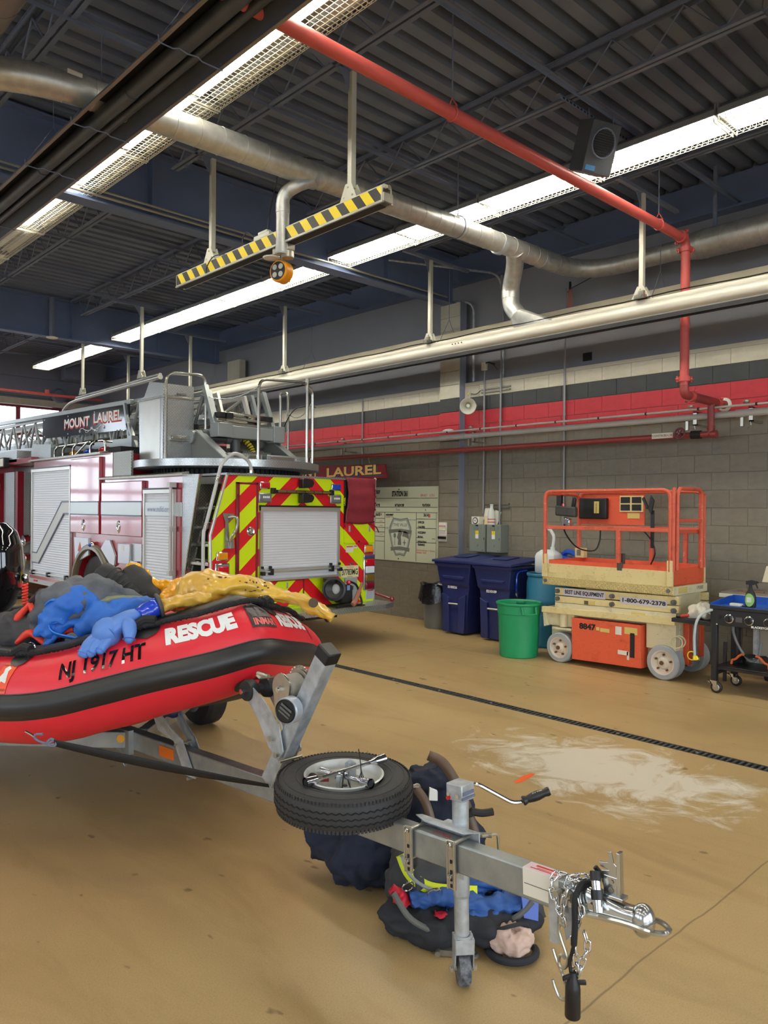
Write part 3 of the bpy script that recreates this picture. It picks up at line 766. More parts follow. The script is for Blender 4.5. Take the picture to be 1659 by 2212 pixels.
lettering('CONTROL', (8.2035, 4.21, 2.56), (0, -1, 0), (0, 0, 1), .035, INK, rp2); lettering('VALVE', (8.2035, 4.10, 2.56), (0, -1, 0), (0, 0, 1), .035, INK_RED, rp2)
cp = thing('wall_pipe', 'beige pipe and thin conduit running along the striped wall', 'pipe', (8.35, 7, 2.75))
b = MB(); b.cyl((8.35, -2, 2.755), (8.35, 17, 2.755), .036, n=14); b.cyl((8.35, 7.2, 2.757), (8.35, 7.7, 2.757), .042, n=14); b.cyl((8.35, -2, 2.757), (8.35, 3.42, 2.757), .042, n=14); b.build('pipe_run', PIPE_CREAM, cp)
b = MB(); b.cyl((8.35, -2, 2.842), (8.35, 17, 2.842), .013, n=10)
b.build('conduit', PIPE_CREAM, cp)
b = MB(); y = 3.2
while y < 11: b.cyl((8.35, y, 2.842), (8.35, y+.02, 2.842), .017, n=10); y += .62
o = b.build('conduit_clips', INK, cp); o['kind'] = 'stuff'
for y in (3.93, 7.12, 9.92, 3.33):
    b = MB(); b.box(8.33, 8.6, y-.09, y-.05, 2.80, 2.815); b.box(8.33, 8.36, y-.09, y-.05, 2.66, 2.815); b.box(8.33, 8.6, y-.09, y-.05, 2.66, 2.675); b.box(8.36, 8.39, y+.02, y+.05, 2.62, 2.72); b.ell((8.34, y-.02, 2.875), .03, .04, .02, 8, 6)
    b.tube([(8.34, y-.06, 2.67), (8.34, y-.07, 2.62), (8.30, y-.05, 2.58)], .006, 5); b.build('pipe_bracket', ZINC, cp, smooth=0)
b = MB(); b.ell((8.36, 7.55, 2.86), .03, .11, .025, 10, 6); b.build('white_lamp', WHITE, cp)
# far orange pipe and hung items near the end wall
op = thing('sprinkler_pipe', 'far orange-red pipe in front of the end wall', 'pipe', (4, 19, 4.4))
b = MB(); b.cyl((-4, 19, 4.44), (8.1, 19, 4.385), .035, n=10); b.cyl((6.75, 19, 4.40), (6.75, 19, 4.5), .05, n=8); b.build('pipe_run', REDPIPE, op)
hu = thing('unit_heater', 'dark box heater hung on rods in front of the end wall', 'heater', (7.4, 19.3, 4.9))
b = MB(); b.box(7.25, 7.62, 19.2, 19.5, 4.86, 5.2); b.build('casing', STEEL_DARK, hu, bevel=.01)
b = MB(); b.cyl((7.42, 19.3, 5.1), (7.42, 19.3, 5.5), .012, n=6); b.build('rod', STEEL_DARK, hu)
fs = thing('door_operator', 'dark motor housing mounted over the far door', 'motor', (7.3, 19.8, 4.5))
b = MB(); b.lathe([(0, 0), (.16, .02), (.2, .1), (.16, .2), (0, .22)], (7.35, 19.97, 4.5), (0, -1, 0), 12); b.build('housing', STEEL_DARK, fs)
b = MB(); b.box(7.2, 7.5, 19.85, 19.98, 4.2, 4.4); b.build('bracket', STEEL_DARK, fs)
# loudspeaker cabinet slung from slotted strut
sp = thing('ceiling_speaker', 'dark boxy loudspeaker hung from slotted strut above the red pipe', 'speaker', (5.8, 3.6, 4.86))
nrm = Vector((-.30, -.86, -.38)).normalized(); sx = nrm.cross(Vector((0, 0, 1))).normalized(); sz = sx.cross(nrm)
c = Vector((5.86, 3.62, 4.83)); SPK = mat('dark_grey_speaker', (66, 70, 78), .7, var=.1)
b = MB(); b.obox(c, sx*.15, nrm*.10, sz*.205); b.build('cabinet', SPK, sp, bevel=.006)
b = MB(); q = c+nrm*.10+sz*.04; b.lathe([(.105, 0), (.112, .012), (.12, .012), (.124, 0)], q, nrm, 28); b.build('grille_ring', STEEL_DARK, sp)
b = MB()
for i in range(11):
    h = -.092+.0184*i; l = math.sqrt(.105**2-h*h); b.cyl(q+sz*h-sx*l+nrm*.006, q+sz*h+sx*l+nrm*.006, .004, n=5)
b.build('grille', BLACK_MATT, sp)
b = MB(); b.cyl(q+nrm*.001, q+nrm*.003, .105, n=24); b.build('cone', mat('dark_cone', (44, 46, 52), .8), sp)
b = MB(); q = c+nrm*.1015-sz*.165+sx*.075; b.obox(q, sx*.05, nrm*.0008, sz*.02); b.build('badge', mat('blue_badge', (60, 130, 190), .5), sp, smooth=0)
b = MB(); b.box(5.3, 6.7, 3.60, 3.641, 5.085, 5.09); b.box(5.3, 6.7, 3.60, 3.603, 5.05, 5.09)
b.build('slotted_strut', STEEL_DARK, sp, smooth=0)
b = MB()
for i in range(26): b.box(5.34+.052*i, 5.365+.052*i, 3.597, 3.604, 5.06, 5.075)
b.build('strut_slots', BLACK_MATT, sp, smooth=0)
b = MB()
for s in (-1, 1): b.cyl(c+sx*.13*s+sz*.2, c+sx*.13*s+sz*.2+Vector((0, 0, .1)), .006, n=6)
b.build('hanger_rod', STEEL_DARK, sp)
sd = thing('smoke_detector', 'small round white ceiling detector on a dark drop stem', 'detector', (4.95, 12.9, 4.6))
b = MB(); b.lathe([(0, -.02), (.09, -.015), (.1, 0), (.06, .012), (0, .012)], (5.05, 14.0, 4.70), (0, 0, 1), 16); b.build('head', CREAM, sd)
b = MB(); b.cyl((5.05, 14.0, 4.71), (5.05, 14.0, 5.4), .05, n=10); b.build('stem', STEEL_DARK, sd)
# ================================================================== things on the striped wall
WXF = 8.585
BOARD = mat('pale_green_white_board', (206, 212, 184), .28)
GRID = mat('board_ruling', (70, 72, 66), .6)
EMB = mat('grey_emblem_print', (112, 116, 106), .55); EMB2 = mat('mid_grey_emblem_print', (150, 158, 150), .5); EMB3 = mat('pale_emblem_print', (206, 214, 196), .5)
wb = thing('duty_board', 'large pale wall board headed STATION 361 with a grey shield', 'board', (8.59, 8.75, 1.48))
b = MB(); b.box(8.587, 8.6, 7.935, 9.565, .885, 2.066); b.build('panel', BOARD, wb, bevel=.002)
b = MB(); e = 8.5865
def hl(y0, y1, z, w=.004): b.box(e-.0008, e+.0008, y1, y0, z-w, z+w)
for z in (1.884, 1.742, 1.661): hl(9.565, 7.95, z)
for y in (9.115, 8.40): b.box(e-.0008, e+.0008, y-.004, y+.004, .895, 1.661)
for z in (1.561, 1.419, 1.197): hl(8.40, 7.975, z)
hl(8.40, 8.24, 1.27); hl(8.06, 8.0, 1.262)
for z in (1.558, 1.488, 1.412, 1.339, 1.265, 1.189): hl(9.565, 9.115, z)
b.box(e-.0008, e+.0008, 7.975-.003, 7.975+.003, .895, 1.661)
for y, z in ((8.79, 2.025), (8.79, .92)): b.cyl((e-.004, y, z), (e, y, z), .012, n=8)
b.build('ruling', GRID, wb, smooth=0)
def wtext(s, y, z, size, m=INK, bold=.0, width=None, par=wb, X=8.5845, align='CENTER', cut=0):
    return lettering(s, (X, y, z), (0, -1, 0), (0, 0, 1), size, m, par, bold=bold, width=width, align=align)
wtext('STATION 361', 8.765, 1.952, .115, bold=.006, width=.36)
wtext('BATTALION CHIEF', 8.775, 1.771, .055, bold=.003, width=.21); wtext('PLATOON', 8.185, 1.772, .055, bold=.003, width=.165)
wtext('DATE', 9.30, 1.771, .055, bold=.003, width=.14); wtext('CHIEF', 9.33, 1.985, .075, bold=.003, width=.2)
wtext('3614', 8.19, 1.62, .065, bold=.003, width=.10); wtext('8', 8.12, 1.61, .075, INK_RED, .003)
wtext('3615', 9.28, 1.62, .065, bold=.003, width=.11); wtext('4', 9.2, 1.62, .06, INK_RED)
wtext('ASSIGNMENT', 9.0, 1.618, .04, bold=.002, width=.18)
for s, z in (('OFFICER', 1.515), ('CHAUFFER', 1.442), ('NOZZLEMAN', 1.359), ('IRONS', 1.290), ('HYDRANTMAN', 1.213), ('TRAINING', 1.168)):
    wtext(s, 8.362, z-.008, .045, bold=.002, align='LEFT', width=.0155*len(s)+.03).location.y -= .0
wtext('BRAD   LOU', 8.16, 1.925, .055, INK_RED); wtext('Tom', 8.81, 1.70, .05); wtext('B', 8.2, 1.70, .045)
wtext('Extrication + hose', 8.19, 1.075, .045, INK_RED, width=.38); wtext('ladder drill', 8.28, 1.04, .045, INK_RED, width=.2)
wtext('lunch list', 9.0, 1.585, .035, INK_RED, width=.17); wtext('wash truck', 8.50, 1.545, .035, INK_BLUE, width=.18); wtext('10.30', 9.07, 1.405, .04, INK_BLUE)
for z in (1.515, 1.445, 1.30): wtext('crew', 9.2, z, .035, INK_RED)
def bpoly(pts, x, m, name):
    q = MB(); q.prism([(x, y, z) for y, z in pts], (.0006, 0, 0)); return q.build(name, m, wb, smooth=0)
cy, cz = 8.755, 1.27
sh = [(.165, .305), (0, .285), (-.165, .305), (-.245, .16), (-.25, .05), (-.19, -.17), (-.10, -.305), (0, -.29), (.10, -.305), (.19, -.17), (.25, .05), (.245, .16)]
bpoly([(cy+a, cz+c) for a, c in sh], 8.5855, EMB, 'shield_outline')
bpoly([(cy+a*.94, cz+c*.955) for a, c in sh], 8.5848, EMB2, 'shield_field')
bpoly([(cy+a*.82, cz+c*.86) for a, c in sh], 8.5841, EMB3, 'shield_centre')
for z, h, w in ((.13, .03, .262), (-.15, .03, .215)):
    bpoly([(cy+w, cz+z-.02), (cy, cz+z), (cy-w, cz+z-.02), (cy-w*.97, cz+z-h-.05), (cy, cz+z-h-.02), (cy+w*.97, cz+z-h-.05)], 8.5834, EMB, 'ribbon')
bpoly([(cy+.05, cz-.13), (cy-.03, cz-.13), (cy-.02, cz-.0), (cy-.05, cz+.06), (cy-.02, cz+.1), (cy+.03, cz+.1), (cy+.05, cz+.04), (cy+.07, cz-.01), (cy+.04, cz-.05)], 8.5834, EMB, 'figure_mark')
bpoly([(cy-.06, cz+.06), (cy-.10, cz+.1), (cy-.19, cz+.06), (cy-.20, cz-.03), (cy-.12, cz+.0), (cy-.05, cz+.01)], 8.5834, EMB, 'anvil_mark')
bpoly([(cy+.12+.03*math.cos(a), cz+.02+.04*math.sin(a)) for a in [i*PI/6 for i in range(12)]], 8.5834, EMB, 'spade_mark')
bpoly([(cy+.125, cz-.14), (cy+.115, cz-.14), (cy+.115, cz), (cy+.125, cz)], 8.5834, EMB, 'spade_mark')
bpoly([(cy-.09, cz-.13), (cy-.11, cz-.13), (cy-.11, cz-.10), (cy-.14, cz-.09), (cy-.11, cz-.075), (cy-.10, cz-.03), (cy-.09, cz-.075), (cy-.06, cz-.09), (cy-.09, cz-.10)], 8.5834, EMB, 'lily_mark')
for k in range(6): bpoly([(cy+.075-.025*k, cz-.22), (cy+.06-.025*k, cz-.22), (cy+.05-.025*k, cz-.195), (cy+.065-.025*k, cz-.195)], 8.5834, EMB, 'slash_mark')
wtext('THE VILLE', cy, cz+.19, .065, EMB, .001, .31, X=8.583)

sg = thing('station_sign', 'dark red sign lettered MOUNT LAUREL in gold hung under the red pipe', 'sign', (8.3, 10.2, 2.3))
b = MB(); b.prism([(8.29, 8.81, 2.415), (8.29, 11.72, 2.475), (8.29, 11.66, 2.215), (8.29, 8.765, 2.195)], (.03, 0, 0)); b.build('plank', mat('dark_red_sign_paint', (120, 16, 28), .45, var=.1, vs=3), sg, bevel=.003)
GOLD = mat('gold_sign_letters', (226, 186, 106), .4); SHB = mat('blue_letter_shade', (58, 76, 116), .5)
GOLDK = mat('black_letter_shade', (20, 20, 26), .5)
for s, yc, w in (('MOUNT', 11.0, 1.02), ('LAUREL', 9.585, 1.36)):
    lettering(s, (8.2885, yc-.035, 2.295), (0, -1, .015), (0, 0, 1), .21, SHB, sg, bold=.006, width=w)
    lettering(s, (8.288, yc-.018, 2.31), (0, -1, .015), (0, 0, 1), .21, GOLDK, sg, bold=.006, width=w)
    lettering(s, (8.287, yc, 2.322), (0, -1, .015), (0, 0, 1), .21, GOLD, sg, bold=.006, width=w)
for y in (9.18, 11.3):
    b = MB(); b.tube([(8.30, y, 2.44), (8.28, y+.01, 2.54), (8.26, y, 2.60)], .008, 6); b.build('hook', ZINC, sg)

rk = thing('card_rack', 'small white card rack full of slips on the block pilaster', 'rack', (8.47, 7.74, 1.38))
b = MB(); b.box(8.466, 8.479, 7.655, 7.815, 1.235, 1.52); b.build('backing', CREAM, rk, bevel=.003)
cols = [(236, 232, 220), (220, 200, 200), (200, 204, 214), (232, 226, 180), (228, 228, 222), (210, 150, 150)]
for i in range(7):
    b = MB(); b.box(8.455-.002*(i % 2), 8.467, 7.66+.012*(i % 3), 7.81-.01*((i+1) % 3), 1.325+.026*i, 1.345+.026*i); b.build('slip', mat('paper_slip', cols[i % 6], .7), rk, smooth=0)
b = MB(); b.box(8.44, 8.467, 7.66, 7.81, 1.275, 1.31); b.build('dark_pocket', BLACK, rk, bevel=.003)

EB = mat('grey_green_enclosure', (122, 130, 122), .45)
def ebox(name, label, y0, y1):
    r = thing(name, label, 'electrical box', (8.51, (y0+y1)/2, 1.1))
    b = MB(); b.box(8.43, 8.60, y0, y1, 1.115, 1.505); b.build('enclosure', EB, r, bevel=.004)
    b = MB(); b.box(8.422, 8.43, y0+.004, y1-.004, 1.122, 1.50); b.build('door', EB, r, bevel=.003)
    ym = (y0+y1)/2
    for yy, z, q in ((ym+.065, 1.455, .022), (ym, 1.45, .022), (ym-.065, 1.455, .022), (ym, 1.21, .022)):
        b = MB(); b.cyl((8.416, yy, z), (8.423, yy, z), q, q, 16); b.build('knockout', EB, r)
    b = MB(); b.box(8.418, 8.424, ym-.022, ym+.022, 1.478, 1.498); b.build('slot', BLACK, r, smooth=0)
    b = MB(); b.box(8.4205, 8.4225, ym-.028, ym+.028, 1.365, 1.415); b.build('warning_label', YELLOW, r, smooth=0)
    b = MB(); b.box(8.4205, 8.4225, ym-.028, ym+.028, 1.305, 1.365); b.build('rating_label', INK_WHITE, r, smooth=0)
    lettering('!', (8.420, ym, 1.39), (0, -1, 0), (0, 0, 1), .04, INK, r)
    b = MB(); b.box(8.412, 8.424, y0+.012, y0+.02, 1.29, 1.32); b.cyl((8.418, y0+.04, 1.145), (8.424, y0+.04, 1.145), .008, n=8); b.build('latch', mat('dull_latch', (100, 104, 100), .4, .5), r, smooth=0)
ebox('electrical_box', 'grey-green disconnect box nearest the pilaster with a white timer on top', 6.895, 7.18)
ebox('electrical_box', 'grey-green disconnect box with papers and a white bottle on top', 6.62, 6.865)
tm = thing('timer_box', 'small white box with a round dial standing on the grey box', 'box', (8.5, 7.08, 1.506))
b = MB(); b.box(8.44, 8.54, 7.015, 7.155, 1.506, 1.615); b.build('case', CREAM, tm, bevel=.004)
b = MB(); b.cyl((8.438, 7.085, 1.556), (8.441, 7.085, 1.556), .048, n=24); b.build('dial_surround', BLACK, tm)
b = MB(); b.cyl((8.436, 7.085, 1.556), (8.439, 7.085, 1.556), .036, n=24); b.build('dial', WHITE, tm)
b = MB(); b.obox((8.435, 7.085, 1.56), (0, .003, .012), (.001, 0, 0), (0, .003, -.001)); b.cyl((8.434, 7.085, 1.556), (8.437, 7.085, 1.556), .006, n=8); b.build('pointer', INK, tm, smooth=0)
PAPER = mat('white_paper', (236, 232, 220), .7); KRAFT = mat('manila_paper', (224, 206, 160), .7)
for lab, pts, m in (('sheaf of white paper leaning at the pilaster side behind the bottle', [(8.56, 7.05, 1.506), (8.585, 7.02, 1.765), (8.585, 6.905, 1.735), (8.56, 6.93, 1.506)], PAPER),
                    ('white paper leaning at the far right behind the bottle', [(8.55, 6.86, 1.506), (8.585, 6.84, 1.71), (8.585, 6.735, 1.68), (8.55, 6.78, 1.506)], PAPER),
                    ('manila paper leaning between the timer and the bottle', [(8.50, 6.97, 1.506), (8.54, 6.985, 1.63), (8.53, 6.91, 1.60), (8.50, 6.90, 1.506)], KRAFT)):
    b = MB(); b.prism(pts, (.006, 0, 0)); tag(b.build('paper_sheaf', m, smooth=0), lab, 'paper')
bt = thing('bottle', 'white bottle with two red bands standing on the grey box', 'bottle', (8.49, 6.83, 1.506))
b = MB(); b.lathe([(0, 0), (.052, 0), (.054, .01), (.054, .14), (.05, .175), (.03, .215), (.022, .23), (.022, .262), (.026, .264), (.026, .285), (0, .287)], (8.49, 6.832, 1.506), (0, 0, 1), 20); b.build('body', mat('milky_bottle', (214, 220, 210), .3), bt)
for z in (.028, .068): 
    b = MB(); b.lathe([(.0548, z), (.0552, z+.012)], (8.49, 6.832, 1.506), (0, 0, 1), 20); b.build('red_band', INK_RED, bt)

def conduit(label, y, x, z0, z1, r=.014, extra=None, m=None):
    c = thing('wall_conduit', label, 'conduit', (x, y, z0)); b = MB(); b.cyl((x, y, z0), (x, y, z1), r, n=10)
    z = z0+.4
    while z < z1: b.cyl((x, y, z), (x, y, z+.03), r*1.35, n=10); z += 1.05
    b.build('tube', m or mat('grey_conduit_paint', (140, 140, 142), .45, .2), c); return c
c1 = conduit('grey conduit rising to a pale fitting with an arm, beside the horn speaker', 7.05, 8.572, 1.66, 3.72)
b = MB(); b.box(8.54, 8.60, 7.01, 7.09, 3.70, 3.82); b.build('fitting', CREAM, c1, bevel=.012)
b = MB(); b.tube([(8.56, 7.03, 3.80), (8.54, 6.95, 3.80), (8.53, 6.86, 3.765)], .01, 6); b.ell((8.53, 6.85, 3.76), .02, .025, .02, 8, 6); b.tube([(8.53, 6.85, 3.75), (8.56, 6.80, 3.68)], .004, 5); b.build('arm', BLACK, c1)
conduit('grey conduit rising behind the exhaust rail from the bottle-topped box', 6.755, 8.572, 1.505, 5.0)
conduit('grey conduit alone on the wall behind the scissor lift', 5.71, 8.572, 1.5, 4.6)
conduit('thin grey conduit on the far wall left of the pilaster', 9.675, 8.58, 1.2, 3.56, .011)
c5 = thing('wall_conduit', 'grey conduit elbow beside the pilaster top', 'conduit', (8.65, 7.3, 4))
b = MB(); b.tube(fillet([(8.50, 7.72, 4.78), (8.63, 7.31, 4.74), (8.64, 7.31, 3.58)], .16, 6), .02, 10); b.build('tube', GALV, c5)
c6 = thing('wall_conduit', 'grey conduit bending down from the ceiling on the upper wall', 'conduit', (8.68, 6.8, 4.6))
b = MB(); b.tube(fillet([(7.0, 7.4, 5.0), (8.68, 6.86, 5.06), (8.68, 6.80, 4.2), (8.68, 6.80, 3.58)], .2, 6), .016, 10); b.build('tube', GALV, c6)
for lab, zz in (('pair of strut channels carrying conduits above the red stripe', (3.39, 3.435)), ('pair of strut channels just above the bottle', (1.75, 1.795))):
    st = thing('strut_channel', lab, 'bracket', (8.59, 6.84, zz[0]))
    for z in zz:
        b = MB(); b.box(8.575, 8.6, 6.6, 7.12, z-.01, z+.01); b.build('channel', mat('dull_strut', (126, 122, 112), .5, .4), st, smooth=0)
b = MB(); b.prism([(8.74, 5.40, 3.645), (8.74, 5.53, 3.645), (8.74, 5.53, 3.75), (8.74, 5.40, 3.75)], (-.03, 0, 0)); vent = tag(b.build('wall_vent', BLACK_MATT, smooth=0), 'small black square vent opening in the grey upper wall', 'vent')
hs = thing('horn_speaker', 'cream horn loudspeaker on the column side above the pipes', 'speaker', (8.3, 7.1, 3.18))
ax = Vector((-.74, -.62, -.22)).normalized(); c = Vector((8.30, 7.12, 3.175))
b = MB(); b.lathe([(.0, -.17), (.035, -.17), (.04, -.12), (.05, -.08), (.075, -.02), (.112, .035), (.116, .04), (.112, .042), (.07, -.01), (.045, -.06), (.03, -.10), (.0, -.10)], c, ax, 28); b.build('bell', CREAM, hs)
b = MB(); b.lathe([(0, .0), (.022, -.005), (.03, -.04), (.03, -.09)], c, ax, 18); b.build('centre_cone', CREAM, hs)
b = MB(); b.bar(c-ax*.13, c-ax*.15+Vector((.14, -.02, .0)), .03, .02); b.bar(c-ax*.13, c+Vector((.02, -.03, .2)), .012, .012); b.cyl((8.45, 7.13, 3.2), (8.5, 7.16, 3.2), .03, n=10); b.build('bracket', CREAM, hs, smooth=0)
ck = thing('hanging_cord', 'orange cord dangling high on the upper wall', 'cord', (8.6, 5.66, 4.4))
b = MB()
for i in range(4): b.tube(smooth_path([(8.6, 5.66, 4.62), (8.6, 5.63+.02*i, 4.5), (8.6, 5.645+.008*i, 4.18)]), .006, 5)
b.build('strand', mat('faded_orange_cord', (190, 110, 90), .6), ck)
b = MB(); b.tube([(8.6, 5.70, 4.55), (8.6, 5.62, 4.60), (8.6, 5.3, 4.68)], .005, 5); b.cyl((8.6, 5.66, 4.58), (8.6, 5.66, 4.68), .015, n=6); b.build('hook', BLACK, ck)
b = MB(); b.tube(smooth_path([(8.58, 7.33, 3.40), (8.57, 7.2, 3.38), (8.57, 7.12, 3.42)]), .006, 5); sc = tag(b.build('loose_wire', BLACK), 'short loose black wire with a yellow end beside the column', 'wire')
p = MB(); p.ell((8.575, 7.35, 3.395), .012, .02, .012, 6, 4); p.build('yellow_tip', YELLOW, sc)

# ================================================================== bins
GREYPL = mat('grey_plastic_can', (110, 112, 108), .5); BAG = mat('black_bin_liner', (24, 24, 27), .22, bump=.6, bs=14)
tc = thing('trash_can', 'grey trash can lined with a black plastic bag', 'trash can', (8.22, 7.6, 0))
b = MB(); b.lathe([(0, 0), (.175, 0), (.18, .02), (.215, .52), (.228, .53), (.228, .56), (.21, .56), (.19, .08), (0, .07)], (8.22, 7.6, 0), (0, 0, 1), 28); b.build('can', GREYPL, tc)
b = MB(); rnd = random.Random(3); off = [rnd.uniform(-1, 1) for _ in range(40)]
def bagf(u, v):
    a = 2*PI*u; w = .012*math.sin(a*9+off[3])*(.3+v)+.008*math.sin(a*17+1)
    if v < .5: t = v/.5; r = .235+.03*(1-t)+w*1.4*(1-t); z = .38+.26*t+.03*math.sin(a*3+1)*(1-t)
    else: t = (v-.5)/.5; r = .235-.14*t+w*(1-t); z = .64+.05*math.sin(t*PI)-.16*t+.02*math.sin(a*4)*(1-t)
    return Vector((8.22+r*math.cos(a), 7.6+r*math.sin(a), z))
b.grid(bagf, 48, 14, True); b.build('bag_liner', BAG, tc, smooth=60)
TOTER = mat('navy_bin_plastic', (34, 44, 98), .42, var=.1, vs=5)
def toter(label, x0, yc, txt, tilt=0):
    """wheeled bin with its front toward -x"""
    r = thing('wheeled_bin', label, 'bin', (x0+.3, yc, 0), 0, None)
    def sec(z, hw, f, bk): return [(x0+f, yc-hw, z), (x0+f, yc+hw, z), (x0+bk, yc+hw, z), (x0+bk, yc-hw, z)]
    S_ = [sec(.02, .185, .02, .42), sec(.50, .225, .02, .49), sec(.66, .25, .02, .51), sec(.69, .262, -.01, .53), sec(.93, .305, -.03, .56), sec(.95, .33, -.055, .58), sec(.985, .33, -.055, .58)]
    b = MB(); vs = [p for q in S_ for p in q]; fs = [(3, 2, 1, 0)]
    for i in range(len(S_)-1):
        for k in range(4): fs.append((i*4+k, i*4+(k+1) % 4, (i+1)*4+(k+1) % 4, (i+1)*4+k))
    fs.append(tuple(range(len(vs)-4, len(vs)))); b.add(vs, fs); b.build('body', TOTER, r, smooth=0, bevel=.015)
    # two raised pillars on the lower front, with a recess between
    for s in (-1, 1):
        b = MB(); b.prism([(x0+.03, yc+s*.19, .03), (x0+.03, yc+s*.215, .56), (x0+.03, yc+s*.09, .50), (x0+.03, yc+s*.075, .03)], (-.05, 0, 0)); b.build('front_pillar', TOTER, r, smooth=0, bevel=.01)
    b = MB(); b.prism([(x0+.02, yc-.2, .80), (x0+.02, yc+.2, .80), (x0+.02, yc+.17, .76), (x0+.02, yc-.17, .76)], (-.05, 0, .0)); b.build('front_lip', TOTER, r, smooth=0, bevel=.008)
    b = MB(); b.cyl((x0-.012, yc-.085, .42), (x0-.012, yc+.085, .42), .012, n=10); b.build('lift_bar', ALU, r)
    b = MB(); vs = []
    for z, g in ((.985, .345), (1.015, .345), (1.02, .33)):
        vs += [(x0-.07-(g-.33), yc-g, z), (x0-.07-(g-.33), yc+g, z), (x0+.60, yc+g, z+.05), (x0+.60, yc-g, z+.05)]
    vs += [(x0+.05, yc-.2, 1.045), (x0+.05, yc+.2, 1.045), (x0+.50, yc+.2, 1.085), (x0+.50, yc-.2, 1.085)]
    fs = [(3, 2, 1, 0)]
    for i in range(3):
        for k in range(4): fs.append((i*4+k, i*4+(k+1) % 4, (i+1)*4+(k+1) % 4, (i+1)*4+k))
    fs.append((12, 13, 14, 15)); b.add(vs, fs); b.build('lid', TOTER, r, smooth=0, bevel=.008)
    b = MB(); b.prism([(x0+.12, yc-.12, 1.055), (x0+.12, yc+.12, 1.055), (x0+.4, yc+.12, 1.077), (x0+.4, yc-.12, 1.077)], (0, 0, .012)); b.build('lid_panel', TOTER, r, smooth=0, bevel=.005)
    for s in (-1, 1):
        b = MB(); b.cyl((x0+.45, yc+s*.2, .12), (x0+.45, yc+s*.25, .12), .12, n=20); b.build('wheel', RUBBER, r)
    lettering(txt, (x0-.004, yc+.03, .645), (0, -1, 0), (0, 0, 1), .045, INK_WHITE, r, bold=.002, width=.17)
    b = MB(); b.tube([(x0+.57, yc-.2, .9), (x0+.63, yc-.2, .95), (x0+.63, yc+.2, .95), (x0+.57, yc+.2, .9)], .016, 8); b.build('handle', TOTER, r)
    return r
toter('blue wheeled bin beside the grey trash can', 7.93, 7.02, '5100526')
t2 = toter('blue wheeled bin between its twin and the blue drum', 7.90, 6.315, '5210109')
b = MB(); b.torus((8.25, 5.985, .70), (0, 1, 0), .05, .006, 16, 5); b.build('round_mark', INK_WHITE, t2)
GREEN = mat('green_plastic_can', (22, 142, 92), .42, var=.06, vs=4)
gc = thing('green_bin', 'round open-topped green plastic bin in front of the blue drum', 'bin', (7.36, 5.50, 0))
b = MB(); b.lathe([(0, 0), (.212, 0), (.222, .012), (.243, .50), (.25, .505), (.252, .60), (.262, .605), (.268, .615), (.268, .632), (.258, .636), (.245, .62), (.238, .52), (.205, .03), (0, .025)], (7.36, 5.5, 0), (0, 0, 1), 40); b.build('body', GREEN, gc)
for a in (-2.05, 1.09):
    d0 = Vector((math.cos(a), math.sin(a), 0)); s0 = Vector((-d0.y, d0.x, 0)); c = Vector((7.36, 5.5, .55))+d0*.25
    b = MB(); b.tube([c-s0*.085+Vector((0, 0, .045)), c-s0*.08+d0*.03+Vector((0, 0, -.03)), c-s0*.03+d0*.042+Vector((0, 0, -.035)), c+s0*.03+d0*.042+Vector((0, 0, -.035)), c+s0*.08+d0*.03+Vector((0, 0, -.03)), c+s0*.085+Vector((0, 0, .045))], .014, 6); b.build('handle', GREEN, gc)
b = MB(); b.obox((7.55, 5.62, .60), (.03, -.03, 0), (.03, .03, 0), (0, 0, .012)); b.build('inner_grip', GREEN, gc, bevel=.004)
DRUM = mat('teal_blue_drum', (44, 122, 156), .4, var=.08, vs=4)
dr = thing('blue_drum', 'tall blue plastic drum behind the green bin', 'drum', (8.22, 5.67, 0))
b = MB(); b.lathe([(0, .0), (.25, 0), (.275, .03), (.285, .25), (.289, .27), (.285, .29), (.288, .55), (.293, .575), (.288, .60), (.285, .80), (.27, .87), (.285, .885), (.288, .905), (.28, .92), (.265, .91), (.26, .895), (0, .895)], (8.22, 5.67, 0), (0, 0, 1), 36); b.build('body', DRUM, dr)
b = MB(); b.cyl((8.05, 5.62, .893), (8.05, 5.62, .91), .035, n=14); b.build('bung', WHITE, dr)
b = MB(); b.tube(smooth_path([(8.16, 5.98, .93), (8.0, 6.0, .9), (7.97, 6.0, .75), (8.0, 6.02, .68)]), .012, 8); b.build('hose', BLUELENS, dr)
b = MB(); b.cyl((7.98, 6.01, .66), (8.02, 6.02, .60), .018, n=8); b.cyl((7.97, 6.0, .63), (8.05, 6.03, .63), .01, n=6); b.build('tap', CHROME, dr)
jg = thing('jug', 'white plastic jug with a curved pump spout standing on the blue drum', 'jug', (8.2, 5.66, .92))
JUGM = mat('milky_jug_plastic', (226, 232, 232), .35)
b = MB(); vs = []
for z, hx, hy in ((.915, .085, .14), (.93, .1, .155), (1.13, .1, .155), (1.17, .09, .14), (1.21, .05, .09), (1.215, .02, .05)):
    for i in range(16):
        a = 2*PI*i/16; ca, sa = math.cos(a), math.sin(a); k = 1/max(abs(ca), abs(sa))**.75
        vs.append((8.18+hx*ca*k, 5.66+hy*sa*k, z))
fs = [tuple(range(16))[::-1], tuple(range(80, 96))]
for i in range(5):
    for k in range(16): fs.append((i*16+k, i*16+(k+1) % 16, (i+1)*16+(k+1) % 16, (i+1)*16+k))
b.add(vs, fs); b.build('body', JUGM, jg, smooth=50)
b = MB(); b.cyl((8.18, 5.60, 1.21), (8.18, 5.60, 1.25), .03, n=12); b.build('cap', JUGM, jg)
